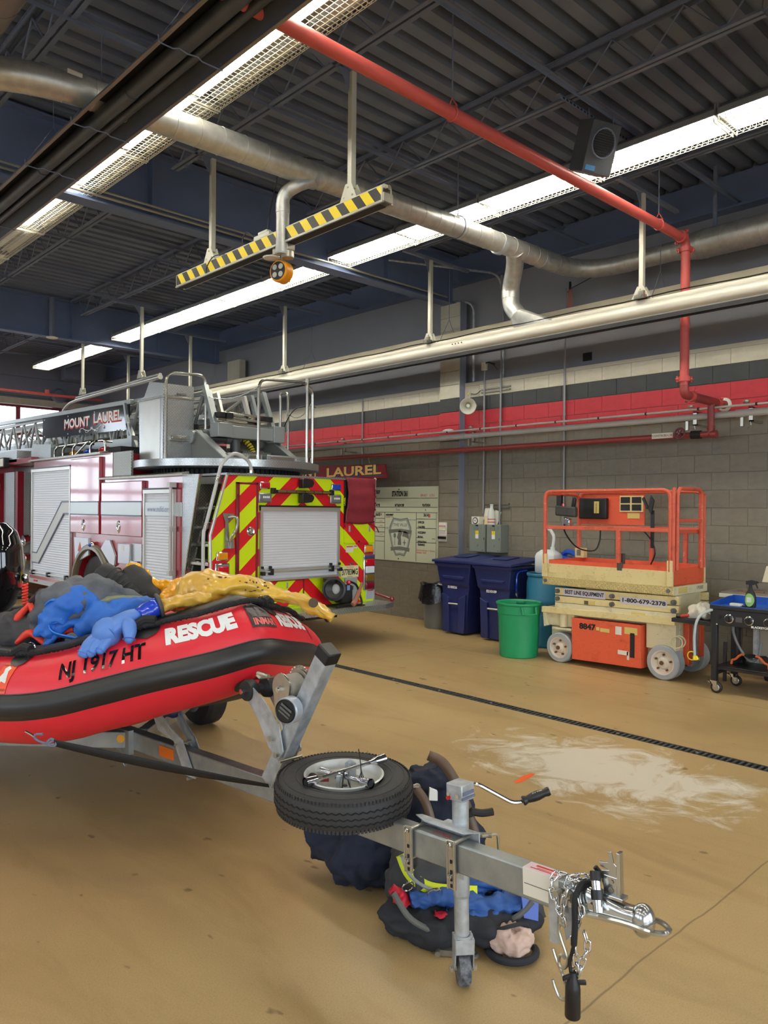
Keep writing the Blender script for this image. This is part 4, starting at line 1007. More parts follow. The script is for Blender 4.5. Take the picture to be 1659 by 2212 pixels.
b = MB(); b.tube(smooth_path([(8.18, 5.60, 1.24), (8.18, 5.59, 1.30), (8.18, 5.585, 1.38), (8.18, 5.61, 1.43), (8.18, 5.645, 1.47), (8.18, 5.72, 1.49)]), .021, 10); b.build('pump_spout', JUGM, jg)
bg = thing('blue_pump', 'crumpled blue plastic pump lying behind the white jug', 'pump', (8.42, 5.52, .92))
BLUEP = mat('royal_blue_plastic', (30, 82, 190), .4)
b = MB(); b.obox((8.40, 5.50, 1.02), (.06, .02, .0), (-.03, .13, .03), (0, -.02, .10)); b.build('body', BLUEP, bg, bevel=.02)
b = MB(); b.tube(smooth_path([(8.38, 5.60, 1.12), (8.36, 5.50, 1.19), (8.36, 5.38, 1.16), (8.38, 5.34, 1.08)]), .035, 8); b.tube([(8.33, 5.60, 1.10), (8.30, 5.62, .95)], .02, 8); b.build('grip', BLUEP, bg)
# ================================================================== scissor lift
def worn(name, rgb, dirt, scratch, amt=.5, stretch=(1, 6, 18)):
    m = bpy.data.materials.new(name); m.use_nodes = True; t = NT(m)
    f1 = t.ramp(t.noise(7, 5, t.coord(), .7), .55, .75, 0, amt)
    f2 = t.ramp(t.noise(10, 5, t.scalevec(stretch), .7), .62, .70, 0, amt+.25)
    c = t.mix(f2, t.mix(f1, lin(rgb), lin(dirt)), lin(scratch)); t.link(c, t.p.inputs['Base Color']); t.p.inputs['Roughness'].default_value = .5
    t.bump(t.noise(40, 3), .08, .005); return m
LOR = worn('worn_orange_enamel', (222, 92, 58), (180, 66, 40), (84, 54, 42), .75, (1, 2, 14))
LRAIL = worn('chipped_orange_rail', (206, 92, 66), (128, 62, 50), (206, 190, 180), .7, (3, 3, 3))
LCR = worn('grubby_cream_enamel', (226, 208, 150), (180, 156, 100), (104, 84, 56), .6, (1, 2, 9))
LCR2 = worn('grubby_light_cream', (220, 210, 172), (170, 154, 110), (96, 80, 58), .6, (6, 2, 9))
def tread(name, rgb, s=34, metal=0., rough=.4, strength=1.2, rgb2=None, polar=None):
    """raised bar tread plate: alternating diagonal lugs"""
    m = bpy.data.materials.new(name); m.use_nodes = True; t = NT(m); x, y, z = t.xyz()
    def lugs(a, c):
        u = t.math('MULTIPLY', t.math('ADD', a, c), s); v = t.math('MULTIPLY', t.math('SUBTRACT', a, c), s)
        fu = t.math('ABSOLUTE', t.math('SUBTRACT', t.math('FRACT', u), .5)); fv = t.math('ABSOLUTE', t.math('SUBTRACT', t.math('FRACT', v), .5))
        par = t.math('MODULO', t.math('ABSOLUTE', t.math('ADD', t.math('FLOOR', u), t.math('FLOOR', v))), 2)
        A = t.math('MULTIPLY', t.ramp(fu, .10, .17, 1, 0), t.ramp(fv, .36, .46, 1, 0)); B = t.math('MULTIPLY', t.ramp(fv, .10, .17, 1, 0), t.ramp(fu, .36, .46, 1, 0))
        n = t.new('ShaderNodeMix'); n.data_type = 'FLOAT'; t.link(par, n.inputs[0]); t.link(A, n.inputs[2]); t.link(B, n.inputs[3]); return n.outputs[0]
    xy = t.math('ADD', x, t.math('MULTIPLY', y, 1.0))
    if polar:
        xy = t.math('MULTIPLY', t.math('ARCTAN2', t.math('SUBTRACT', y, polar[1]), t.math('SUBTRACT', x, polar[0])), polar[2])
    h = lugs(xy, z)
    g = t.new('ShaderNodeNewGeometry'); sp = t.new('ShaderNodeSeparateXYZ'); t.link(g.outputs['Normal'], sp.inputs[0])
    flat = t.math('GREATER_THAN', t.math('ABSOLUTE', sp.outputs[2]), .7)
    n = t.new('ShaderNodeMix'); n.data_type = 'FLOAT'; t.link(flat, n.inputs[0]); t.link(h, n.inputs[2]); t.link(lugs(x, y), n.inputs[3])
    t.p.inputs['Base Color'].default_value = (*lin(rgb), 1); t.p.inputs['Roughness'].default_value = rough; t.p.inputs['Metallic'].default_value = metal
    if rgb2: t.link(t.mix(n.outputs[0], lin(rgb), lin(rgb2)), t.p.inputs['Base Color'])
    t.bump(n.outputs[0], strength, .02); return m
LTREAD = tread('cream_tread_plate', (206, 184, 118), 22, rgb2=(238, 220, 160))
TYRE = mat('grey_solid_tyre', (166, 170, 172), .6, var=.12, vs=9)
HUBM = worn('rusty_cream_hub', (220, 208, 190), (188, 160, 130), (120, 80, 56), .5, (8, 8, 8))
RUST = mat('rusty_bolt', (120, 84, 66), .6, .4)
sl = thing('scissor_lift', 'orange and cream scissor lift numbered 8847 parked by the block wall', 'lift', (7.75, 4.4, 0))
LX0, LX1, LY0, LY1 = 7.37, 8.12, 3.615, 5.18
def wheel(x, y, r, w, sgn):
    """solid wheel, outer face toward sgn*x"""
    b = MB(); c = (x, y, r); ax = (sgn, 0, 0)
    b.lathe([(r*.70, 0), (r*.94, .0), (r, -.012), (r, -w+.012), (r*.94, -w), (r*.7, -w)], c, ax, 36); o = b.build('wheel', TYRE, sl)
    b = MB(); b.lathe([(r*.71, .002), (r*.66, .0), (r*.60, -.02), (r*.40, -.03), (r*.32, -.012), (r*.22, -.01), (r*.2, .01), (0, .012)], c, ax, 30); b.build('hub', HUBM, o)
    b = MB()
    for k in range(5):
        a = 2*PI*k/5+.4; b.cyl((x-sgn*.03, y+r*.47*math.cos(a), r+r*.47*math.sin(a)), (x-sgn*.005, y+r*.47*math.cos(a), r+r*.47*math.sin(a)), .012, n=6)
    b.cyl((x, y, r), (x+sgn*.025, y, r), .022, n=8); b.build('wheel_bolts', RUST, o)
wheel(7.375, 4.955, .168, .12, -1); wheel(7.40, 3.74, .175, .14, -1)
wheel(8.14, 4.955, .168, .12, 1); wheel(8.14, 3.75, .175, .14, 1)
b = MB(); b.box(7.52, 7.99, 3.62, 5.15, .14, .60); b.box(7.44, 7.52, 3.62, 3.94, .30, .60); b.box(7.44, 7.52, 4.80, 5.16, .40, .60); b.build('chassis', LCR2, sl, bevel=.006)
b = MB(); b.prism([(7.37, 3.60, .57), (7.37, 5.19, .545), (7.37, 5.19, .61), (7.37, 3.60, .642)], (.06, 0, 0)); b.box(7.376, 8.12, 3.604, 3.66, .572, .634); b.box(7.376, 8.12, 5.13, 5.186, .548, .604); b.build('deck_frame', LCR, sl, smooth=0, bevel=.004)
b = MB(); b.prism([(7.39, 5.19, .55), (7.39, 5.14, .55), (7.39, 5.12, .40), (7.39, 5.17, .38)], (.70, 0, 0)); b.build('end_guard', LCR2, sl, bevel=.004)
b = MB(); b.cyl((7.43, 4.93, .40), (7.43, 4.93, .55), .045, n=14); b.box(7.38, 7.50, 4.80, 5.05, .37, .39); b.build('steering_post', LCR2, sl)
b = MB(); b.prism([(7.37, 3.955, .086), (7.37, 4.78, .066), (7.37, 4.79, .522), (7.37, 3.965, .53)], (.16, 0, 0)); pn = b.build('battery_door', LOR, sl, smooth=0, bevel=.004)
b = MB(); b.box(7.366, 7.372, 4.03, 4.08, .185, .44); b.build('slot', BLACK_MATT, pn, smooth=0)
lettering('8847', (7.3675, 4.59, .443), (0, -1, .01), (0, 0, 1), .085, INK, pn, bold=.004, width=.205)
LBL = mat('yellow_warning_decal', (214, 190, 110), .5); LBLW = mat('white_decal', (226, 220, 206), .5)
for y0, y1, z0, z1, m in ((4.44, 4.48, .42, .455, LBL), (4.32, 4.43, .41, .45, LBL), (4.18, 4.25, .405, .49, LBLW), (4.0, 4.145, .425, .495, LBL), (4.10, 4.22, .20, .245, LBLW), (4.09, 4.115, .155, .24, LBLW)):
    b = MB(); b.box(7.3665, 7.3695, y0, y1, z0, z1); b.build('decal', m, pn, smooth=0)
# folded scissor arms: four stacked beams, pins at ends and middle
for k, (z0, z1) in enumerate(((.755, .845), (.672, .752))):
    for xs in (7.40, 8.04):
        b = MB(); b.prism([(xs, 3.575, z0+.02), (xs, 5.03, z0), (xs, 5.03, z1-.008), (xs, 3.575, z1+.012)], (.05, 0, 0)); b.build('scissor_arm', LCR, sl, smooth=0, bevel=.004)
b = MB(); b.prism([(7.40, 3.60, .60), (7.40, 5.03, .59), (7.40, 5.03, .668), (7.40, 3.60, .688)], (.05, 0, 0)); b.build('scissor_arm', LCR2, sl, smooth=0, bevel=.004)
for z in (.80, .715):
    for y in (4.99, 4.305, 3.62):
        b = MB(); b.cyl((7.37, y, z), (7.402, y, z), .026, n=14); b.cyl((7.362, y, z), (7.37, y, z), .016, n=8); b.build('pivot_pin', mat('steel_pin', (112, 112, 112), .4, .7) if 'steel_pin' not in bpy.data.materials else bpy.data.materials['steel_pin'], sl)
b = MB()
for y, z in ((3.70, .70), (3.70, .78), (4.9, .70)): b.cyl((7.45, y, z), (8.05, y, z), .03, n=10)
b.box(7.46, 8.03, 3.64, 3.68, .64, .86); b.build('cross_tube', LCR2, sl)
b = MB(); b.cyl((7.7, 3.75, .74), (7.72, 4.6, .70), .05, n=12); b.build('lift_cylinder', GALV, sl)
for y0, y1, z0, z1, s, w in ((4.915, 4.39, .757, .838, 'BEST LINE EQUIPMENT', .49), (4.215, 3.695, .735, .808, '1-800-679-2378', .48)):
    dz = -.006 if w > .485 else -.012
    b = MB(); b.prism([(7.397, y1, z0+.0), (7.397, y0, z0-dz*.0+.0), (7.397, y0, z1), (7.397, y1, z1)], (.003, 0, 0)); p = b.build('name_plate', mat('lilac_white_plate', (208, 202, 210), .45), sl, smooth=0)
    lettering(s, (7.396, (y0+y1)/2, (z0+z1)/2), (0, -1, 0), (0, 0, 1), .058, INK, p, bold=.002, width=w)
for y0, y1, z0, z1, m in ((4.60, 4.65, .682, .722, mat('black_yellow_decal', (90, 84, 60), .5)), (4.52, 4.595, .680, .724, LBL), (3.93, 4.085, .612, .655, LBL)):
    b = MB(); b.box(7.3965, 7.3995, y0, y1, z0, z1); b.build('decal', m, sl, smooth=0)
# platform
b = MB(); b.box(LX0, LX1, LY0, LY1, .865, .955); b.build('platform_deck', LTREAD, sl, bevel=.004)
b = MB(); b.box(LX0-.001, LX1+.001, LY0-.004, LY0+.004, .868, .952); b.build('deck_end_plate', LCR2, sl, smooth=0)
lettering('1930E', (7.95, 3.610, .915), (1, 0, 0), (0, 0, 1), .05, INK, sl, width=.14)
for x0, x1, m in ((7.47, 7.66, LBL),):
    b = MB(); b.box(x0, x1, 3.608, 3.612, .885, .94); b.build('decal', m, sl, smooth=0)
for y in (5.14, 3.67):
    b = MB(); b.cyl((LX0-.01, y, .91), (LX0+.01, y, .91), .02, n=10); b.build('deck_bolt', bpy.data.materials['steel_pin'], sl)
b = MB(); b.box(7.385, 7.40, 3.66, 5.13, .955, 1.105); b.box(8.085, 8.10, 3.66, 5.13, .955, 1.105); b.build('toe_board', LCR, sl, smooth=0)
b = MB(); b.box(7.40, 7.415, 3.64, 5.10, 1.09, 1.15); b.box(8.06, 8.085, 3.64, 5.10, .96, 1.15); b.box(7.40, 8.08, 3.63, 3.645, .97, 1.135); b.box(7.40, 8.08, 5.10, 5.115, .97, 1.15); b.box(7.40, 8.08, 3.64, 5.1, .957, .962); b.build('toe_board_orange', LOR, sl, smooth=0)
for y0, y1 in ((5.00, 5.10), (4.52, 4.645)):
    b = MB(); b.box(7.372, 7.386, y0, y1, 1.0, 1.07); b.build('hinge_plate', LCR, sl, bevel=.004)
for x in (7.372, 8.095):
    for y in (5.155, 3.655):
        b = MB(); b.box(x-.012, x+.02, y-.03, y+.03, .955, 1.215); b.build('post_socket', LCR, sl, bevel=.004)
RR = .02
def rail(pts, part='guard_rail', r=RR, rad=.09): 
    b = MB(); b.tube(fillet(pts, rad, 6), r, 10); return b.build(part, LRAIL, sl)
for x in (7.378, 8.095):
    rail([(x, 5.16, 1.10), (x, 5.16, 1.925), (x, 3.66, 1.925), (x, 3.66, 1.10)])
    b = MB(); b.box(x-.014, x+.014, 3.66, 5.16, 1.498, 1.538); b.build('mid_rail', LRAIL, sl, bevel=.004)
    for y in (4.23, 3.84) if x > 8 else (4.23,):
        b = MB(); b.box(x-.016, x+.016, y-.022, y+.022, 1.14 if x > 8 else 1.16, 1.50); b.build('rail_post', LRAIL, sl, bevel=.003)
rail([(7.385, 3.63, 1.10), (7.385, 3.63, 1.93), (7.40, 3.62, 1.93)], rad=.02)
rail([(7.43, 3.61, 1.12), (7.43, 3.61, 1.94), (7.97, 3.61, 1.94), (7.97, 3.61, 1.12)], 'gate_rail')
rail([(7.99, 3.63, 1.12), (7.99, 3.63, 1.9), (8.07, 3.63, 1.9), (8.07, 3.63, 1.12)], 'gate_rail')
b = MB(); b.box(7.43, 7.97, 3.598, 3.622, 1.60, 1.635); b.box(7.44, 8.0, 3.65, 3.67, 1.48, 1.52); b.build('gate_mid_rail', LRAIL, sl, bevel=.003)
rail([(7.40, 5.165, 1.10), (7.40, 5.165, 1.90), (8.08, 5.165, 1.90), (8.08, 5.165, 1.10)], 'end_rail')
b = MB(); b.box(7.38, 8.1, 5.155, 5.175, 1.50, 1.53); b.build('end_mid_rail', LRAIL, sl, bevel=.003)
b = MB(); b.box(8.10, 8.112, 4.325, 5.155, 1.55, 1.92); b.build('back_panel', LOR, sl, smooth=0)
b = MB(); b.box(8.03, 8.10, 4.77, 5.13, 1.615, 1.86); bx = b.build('document_box', BLACK, sl, bevel=.012)
b = MB(); b.box(8.027, 8.031, 4.86, 4.925, 1.68, 1.82); b.build('decal', LBL, bx, smooth=0)
lettering('MANUAL', (8.0255, 4.893, 1.745), (0, 0, 1), (0, 1, 0), .03, INK, bx)
b = MB(); b.box(8.085, 8.10, 4.335, 4.625, 1.70, 1.885); cb = b.build('pocket_frame', LCR, sl, smooth=0)
for i in range(2):
    for j in range(2):
        b = MB(); b.box(8.08, 8.087, 4.355+.14*i, 4.47+.14*i, 1.715+.085*j, 1.785+.085*j); b.build('pocket', BLACK_MATT, cb, smooth=0)
b = MB(); b.box(8.094, 8.099, 4.38, 4.53, 1.625, 1.69); b.build('decal', LBL, sl, smooth=0)
# control box at the left end, with lever and cable
b = MB(); b.obox((7.72, 5.10, 1.70), (.06, .02, 0), (-.03, .12, .01), (0, .0, .06)); cbx = b.build('control_box', mat('dark_control_box', (62, 62, 60), .6, var=.3, vs=14), sl, bevel=.02)
b = MB(); b.obox((7.70, 5.18, 1.82), (.03, 0, 0), (0, .03, 0), (0, 0, .08)); b.build('control_grip', BLACK, cbx, bevel=.01)
b = MB(); b.obox((7.72, 5.0, 1.80), (.02, 0, 0), (0, .02, .012), (0, -.01, .06)); b.build('joystick', BLACK, cbx, bevel=.01)
b = MB(); b.cyl((7.68, 5.12, 1.755), (7.68, 5.12, 1.79), .02, n=12); b.build('stop_button', REDLENS, cbx)
b = MB(); b.obox((7.70, 5.07, 1.58), (.03, 0, 0), (0, .04, .01), (0, 0, .04)); b.build('control_bracket', CHROME, cbx, bevel=.008)
b = MB(); b.tube(smooth_path([(7.70, 5.10, 1.60), (7.72, 5.12, 1.46), (7.85, 5.04, 1.28), (8.02, 4.92, 1.24), (8.08, 4.88, 1.35), (8.08, 4.87, 1.5)]), .009, 6); b.tube(smooth_path([(8.02, 4.30, 1.50), (8.0, 4.18, 1.38), (8.0, 4.14, 1.25), (8.02, 4.20, 1.12)]), .009, 6); b.build('cable', BLACK, sl)
b = MB(); b.box(7.98, 8.06, 5.03, 5.15, 1.15, 1.265); o = b.build('outlet_box', LCR, sl, bevel=.006)
b = MB(); b.box(7.975, 7.982, 5.07, 5.12, 1.175, 1.245); b.build('outlet', mat('grey_outlet', (120, 116, 104), .5), o, smooth=0)
b = MB(); b.obox((7.43, 4.22, 1.20), (.012, 0, 0), (0, .035, 0), (0, 0, .06)); b.box(7.382, 7.44, 4.19, 4.25, 1.08, 1.165); b.build('latch_block', mat('grey_latch', (92, 84, 78), .5, .5), sl, bevel=.004)
b = MB(); b.box(8.02, 8.04, 4.17, 4.21, 1.3, 1.72); b.obox((8.0, 4.19, 1.78), (.012, 0, 0), (0, .02, .03), (0, -.015, .08)); b.obox((8.0, 4.26, 1.80), (.012, 0, 0), (0, .03, .06), (0, -.012, .01)); b.build('spare_controller', BLACK, sl, bevel=.006)
# rear machinery end toward the griddle
b = MB(); b.box(7.60, 7.68, 3.56, 3.62, .15, .60); b.box(7.86, 7.95, 3.56, 3.62, .20, .60); b.build('end_tray', LOR, sl, bevel=.004)
b = MB(); b.box(7.69, 7.85, 3.575, 3.62, .12, .60); b.build('motor_box', GALV, sl, bevel=.004)
b = MB(); b.torus((7.47, 3.60, .40), (1, .2, 0), .06, .007, 16, 5); b.torus((7.41, 3.60, .40), (1, .2, 0), .06, .007, 16, 5); b.build('tie_ring', LCR2, sl)

# ================================================================== griddle cart
GB = mat('black_griddle_enamel', (30, 30, 32), .42); TRAYB = mat('blue_plate_reflective', (36, 88, 176), .3, .2)
gd = thing('griddle', 'black flat-top griddle cart with chrome-ringed knobs beside the scissor lift', 'griddle', (7.5, 2.4, 0))
GX0, GX1, GY0, GY1 = 7.24, 7.76, 1.75, 3.19
b = MB(); b.box(GX0, GX1, GY0, GY1, .80, .815); b.build('plate', GB, gd, smooth=0)
b = MB(); b.prism([(GX0, GY1, .80), (GX1-.05, GY1, .80), (GX1, GY1, .885), (GX1-.1, GY1, .885), (GX0, GY1, .848)], (0, -.012, 0)); b.box(GX0, GX0+.01, GY0, GY1, .80, .835); b.prism([(GX1, GY0, .80), (GX1, GY1, .80), (GX1, GY1, .89), (GX1, GY0, .89)], (-.01, 0, 0)); b.build('tray_wall', TRAYB, gd, smooth=0)
b = MB(); b.box(GX0+.002, GX1-.012, GY0, GY1-.012, .815, .819); b.build('tray_floor', TRAYB, gd, smooth=0)
b = MB()
for i in range(7): b.box(GX0+.1+.05*i, GX0+.112+.05*i, GY0, 2.75, .819, .822)
b.build('tray_ribs', GB, gd, smooth=0)
b = MB(); b.box(GX0-.003, GX0+.04, GY0, GY1+.003, .795, .83); b.build('front_lip', GB, gd, bevel=.004)
b = MB(); b.box(GX0+.01, GX0+.05, GY0, GY1, .645, .795); b.box(GX0+.05, GX1-.02, GY1-.03, GY1, .66, .795); b.box(GX0+.05, GX1-.02, GY0, GY0+.03, .66, .795); b.build('control_panel', GB, gd, bevel=.004)
for y in (3.01, 2.83, 2.66, 2.48):
    b = MB(); b.lathe([(.032, 0), (.042, .004), (.042, .014), (.034, .018)], (GX0+.01, y, .716), (-1, 0, 0), 24); k = b.build('knob', CHROME, gd)
    b = MB(); b.lathe([(.034, 0), (.034, .03), (.026, .036), (0, .036)], (GX0+.01, y, .716), (-1, 0, 0), 20); b.obox((GX0-.028, y, .716), (.004, 0, 0), (0, .004, 0), (0, 0, .028)); b.build('knob_grip', BLACK, k)
b = MB(); b.box(GX0+.008, GX0+.011, 2.895, 2.955, .69, .735); b.build('dial_label', mat('dark_grey_label', (78, 78, 80), .5), gd, smooth=0)
b = MB(); b.cyl((GX0+.004, 3.105, .725), (GX0+.012, 3.105, .725), .02, n=14); b.build('ignition_button', BLACK, gd)
b = MB(); b.prism([(GX0+.008, 3.135, .648), (GX0+.008, 3.119, .648), (GX0+.008, 3.127, .662)], (-.002, 0, 0)); b.build('white_triangle', WHITE, gd, smooth=0)
lettering('BLACKSTONE', (GX0+.008, 2.728, .660), (0, -1, 0), (0, 0, 1), .026, INK_WHITE, gd, bold=.0015, width=.175)
for x in (GX0+.035, GX1-.04):
    for y in (GY1-.035, GY0+.035):
        b = MB(); b.box(x-.026, x+.026, y-.026, y+.026, .115, .80); b.build('leg', GB, gd, bevel=.003)
        b = MB(); b.lathe([(.012, -.018), (.045, -.018), (.053, -.012), (.053, .012), (.045, .018), (.012, .018)], (x, y-.02, .053), (1, 0, 0), 20); w = b.build('caster', RUBBER, gd)
        b = MB(); b.lathe([(0, .02), (.03, .021), (.034, .018)], (x, y-.02, .053), (-1, 0, 0), 16); b.lathe([(0, .02), (.03, .021), (.034, .018)], (x, y-.02, .053), (1, 0, 0), 16); b.build('caster_disc', ZINC, w)
        b = MB(); b.box(x-.03, x+.03, y-.03, y+.03, .107, .117)
        for s in (-1, 1): b.prism([(x+s*.024, y+.025, .11), (x+s*.024, y-.03, .11), (x+s*.024, y-.035, .05), (x+s*.024, y-.01, .045)], (s*.003, 0, 0))
        b.prism([(x-.028, y+.03, .10), (x-.028, y+.065, .112), (x-.028, y+.03, .085)], (.05, 0, 0)); b.build('caster_fork', CHROME, w, smooth=0)
b = MB(); b.box(GX0+.01, GX1-.02, GY1+.01, 3.57, .655, .665); b.box(GX0+.01, GX0+.02, GY1, 3.575, .625, .662); b.box(GX0+.01, GX1-.02, 3.565, 3.575, .625, .662); b.build('side_shelf', GB, gd, bevel=.003)
b = MB(); b.box(GX0+.03, GX1-.05, GY0, GY1-.03, .245, .255); b.box(GX0+.03, GX0+.04, GY0, GY1-.03, .225, .26); b.box(GX0+.03, GX1, GY1-.045, GY1-.025, .22, .25); b.box(GX0+.06, GX1-.06, GY1-.05, GY1-.03, .17, .20); b.build('lower_shelf', GB, gd, bevel=.003)
b = MB(); b.box(7.56, 7.585, 3.17, 3.20, .06, .44); b.box(7.55, 7.575, 3.02, 3.05, .26, .64); b.build('hanging_bar', GB, gd, bevel=.003)
b = MB(); b.tube(smooth_path([(7.45, 3.06, .66), (7.46, 3.06, .56), (7.5, 3.02, .42), (7.52, 2.93, .30), (7.54, 2.86, .35), (7.55, 2.84, .48)]), .012, 8); b.cyl((7.45, 3.06, .58), (7.45, 3.06, .65), .014, n=8); b.build('gas_hose', mat('grey_hose', (130, 134, 138), .5), gd)
rg = thing('rag', 'crumpled white rag on the side shelf of the griddle', 'rag', (7.4, 3.34, .665))
b = MB()
def ragf(u, v):
    a = 2*PI*u; p = PI*(v-.5); n = 1+.22*math.sin(a*3+v*5)+.15*math.sin(a*5-v*9)
    return Vector((7.38+.10*math.cos(a)*math.cos(p)*n, 3.34+.105*math.sin(a)*math.cos(p)*n, max(.667, .725+.075*math.sin(p)*n+.012*math.sin(a*7+v*7))))
b.grid(ragf, 28, 16, True); b.build('cloth', mat('white_terry', (222, 216, 200), .9, bump=.4, bs=60), rg, smooth=80)
hz = thing('drain_hose', 'clear hose with a yellow cap hanging off the griddle shelf', 'hose', (7.2, 3.28, .3))
b = MB(); b.tube(smooth_path([(7.32, 3.14, .79), (7.22, 3.2, .77), (7.17, 3.27, .70), (7.16, 3.30, .55), (7.17, 3.30, .34)]), .013, 10); b.build('hose', mat('clear_grey_hose', (186, 192, 190), .3), hz)
b = MB(); b.cyl((7.17, 3.30, .34), (7.17, 3.30, .30), .018, n=10); b.cyl((7.17, 3.29, .335), (7.17, 3.27, .305), .014, n=8); b.tube(arc((7.17, 3.33, .335), (0, -1, 0), (0, 0, 1), .04, 20, 300, 12), .005, 6); b.build('yellow_cap', YELLOW, hz)
sh_ = thing('screwdriver', 'red-handled tool lying under the rag on the griddle shelf', 'tool', (7.3, 3.48, .67))
b = MB(); b.cyl((7.30, 3.42, .70), (7.29, 3.50, .685), .014, n=8); b.build('red_sleeve', INK_RED, sh_); b = MB(); b.cyl((7.29, 3.50, .685), (7.285, 3.54, .68), .016, n=8); b.build('black_end', BLACK, sh_)
sb2 = thing('spray_bottle', 'black spray bottle with a green oval label on the griddle', 'bottle', (7.42, 2.89, .819))
b = MB(); vs = []
for z, hx, hy in ((0, .03, .045), (.02, .033, .05), (.09, .033, .052), (.13, .028, .04), (.165, .017, .02), (.185, .014, .016)):
    for i in range(18): a = 2*PI*i/18; vs.append((7.42+hx*math.cos(a), 2.89+hy*math.sin(a), .82+z))
fs = [tuple(range(18))[::-1], tuple(range(90, 108))]+[(i*18+k, i*18+(k+1) % 18, (i+1)*18+(k+1) % 18, (i+1)*18+k) for i in range(5) for k in range(18)]
b.add(vs, fs); b.build('body', BLACK, sb2, smooth=40)
def ov(u, v):
    a = 2*PI*u; rr = v; y = rr*.042*math.cos(a); z = .89+rr*.062*math.sin(a)
    return Vector((7.42-.0345*math.sqrt(max(0, 1-(y/.053)**2))-.001, 2.89+y, z))
b = MB(); b.grid(ov, 24, 4, True); b.build('label', mat('green_label', (150, 196, 110), .5), sb2)
b = MB(); b.box(7.383, 7.386, 2.868, 2.912, .868, .915); b.build('label_panel', mat('pale_label', (214, 222, 200), .5), sb2, smooth=0)
b = MB(); b.cyl((7.42, 2.89, 1.0), (7.42, 2.89, 1.035), .016, n=12); b.prism([(7.41, 2.93, 1.03), (7.41, 2.93, 1.062), (7.41, 2.88, 1.075), (7.41, 2.83, 1.065), (7.41, 2.82, 1.05), (7.41, 2.86, 1.03)], (.02, 0, 0)); b.prism([(7.412, 2.85, 1.05), (7.412, 2.838, 1.05), (7.412, 2.82, 1.0), (7.412, 2.832, 1.005)], (.012, 0, 0)); b.build('trigger_head', BLACK, sb2)
b = MB(); b.prism([(7.36, 3.06, .82), (7.36, 2.97, .82), (7.42, 2.95, .82), (7.43, 3.07, .82)], (0, 0, .028)); tag(b.build('folded_towel', mat('white_towel', (226, 220, 206), .8), bevel=.008), 'folded white towel lying in the blue griddle tray', 'towel')
b = MB(); b.cyl((7.40, 2.96, .828), (7.36, 2.90, .826), .006, n=6); tag(b.build('scraper', BLACK), 'thin black utensil beside the folded towel', 'tool')
mt = thing('face_mask', 'black mask with orange edging on the lower griddle shelf', 'mask', (7.55, 2.9, .26))
b = MB()
def mk(u, v): 
    a = PI*u; return Vector((7.45+.22*v, 2.90+.17*math.cos(a)*(1-.2*v), .262+.10*math.sin(a)*(1-.25*v)+.012*math.sin(7*a)))
b.grid(mk, 20, 6); o = b.build('shell', mat('black_neoprene', (24, 26, 30), .7), mt, smooth=60); o.modifiers.new('thick', 'SOLIDIFY').thickness = .012
b = MB(); b.tube([mk(i/20, 0)+Vector((-.006, 0, 0)) for i in range(0, 9)], .011, 6); b.tube([mk(i/20, 0)+Vector((-.006, 0, 0)) for i in range(12, 21)], .011, 6); b.build('orange_edging', mat('orange_edging', (232, 110, 50), .6), mt)
# cart against the wall, behind the griddle
ct = thing('utility_cart', 'grey-topped cart against the block wall behind the griddle', 'cart', (8.3, 2.9, 0))
b = MB(); b.box(8.10, 8.55, 2.2, 3.46, .85, .885); b.build('top', mat('grey_laminate', (128, 118, 108), .5), ct, bevel=.004)
b = MB(); b.box(8.09, 8.10, 2.2, 3.47, .82, .86); b.build('white_edge', CREAM, ct, smooth=0)
b = MB(); b.box(8.2, 8.5, 2.3, 3.10, .12, .82); b.build('cabinet', mat('beige_cabinet', (150, 140, 126), .5), ct, bevel=.005)
b = MB(); b.box(8.14, 8.2, 3.1, 3.14, .1, .85); b.box(8.14, 8.2, 2.3, 2.34, .1, .85); b.build('frame_upright', GALV, ct, smooth=0)
for y in (2.4, 3.0):
    b = MB(); b.cyl((8.17, y-.02, .06), (8.17, y+.02, .06), .058, n=18); b.build('wheel', RUBBER, ct); b = MB(); b.box(8.14, 8.2, y-.03, y+.03, .11, .13); b.build('wheel_plate', ZINC, ct, smooth=0)
b = MB(); b.box(8.0, 8.5, 2.3, 2.95, .17, .2); b.build('low_tray', ZINC, ct, bevel=.004)
b = MB(); b.prism([(8.33, 3.13, .985), (8.31, 2.7, .985), (8.37, 2.7, 1.17), (8.36, 3.10, 1.15)], (.015, 0, 0)); pb = b.build('tilted_board', mat('cream_card', (226, 216, 184), .6), smooth=0); tag(pb, 'cream board propped up on the grey-topped cart', 'board')
b = MB(); b.box(8.33, 8.36, 2.98, 3.02, .885, 1.0); b.build('prop', STEEL_DARK, pb, smooth=0)
b = MB(); b.cyl((8.15, 3.30, .89), (8.17, 3.05, .89), .012, n=8); tag(b.build('hand_tool', mat('brown_tool_handle', (110, 76, 56), .6)), 'brown-handled tool lying on the grey cart top', 'tool')
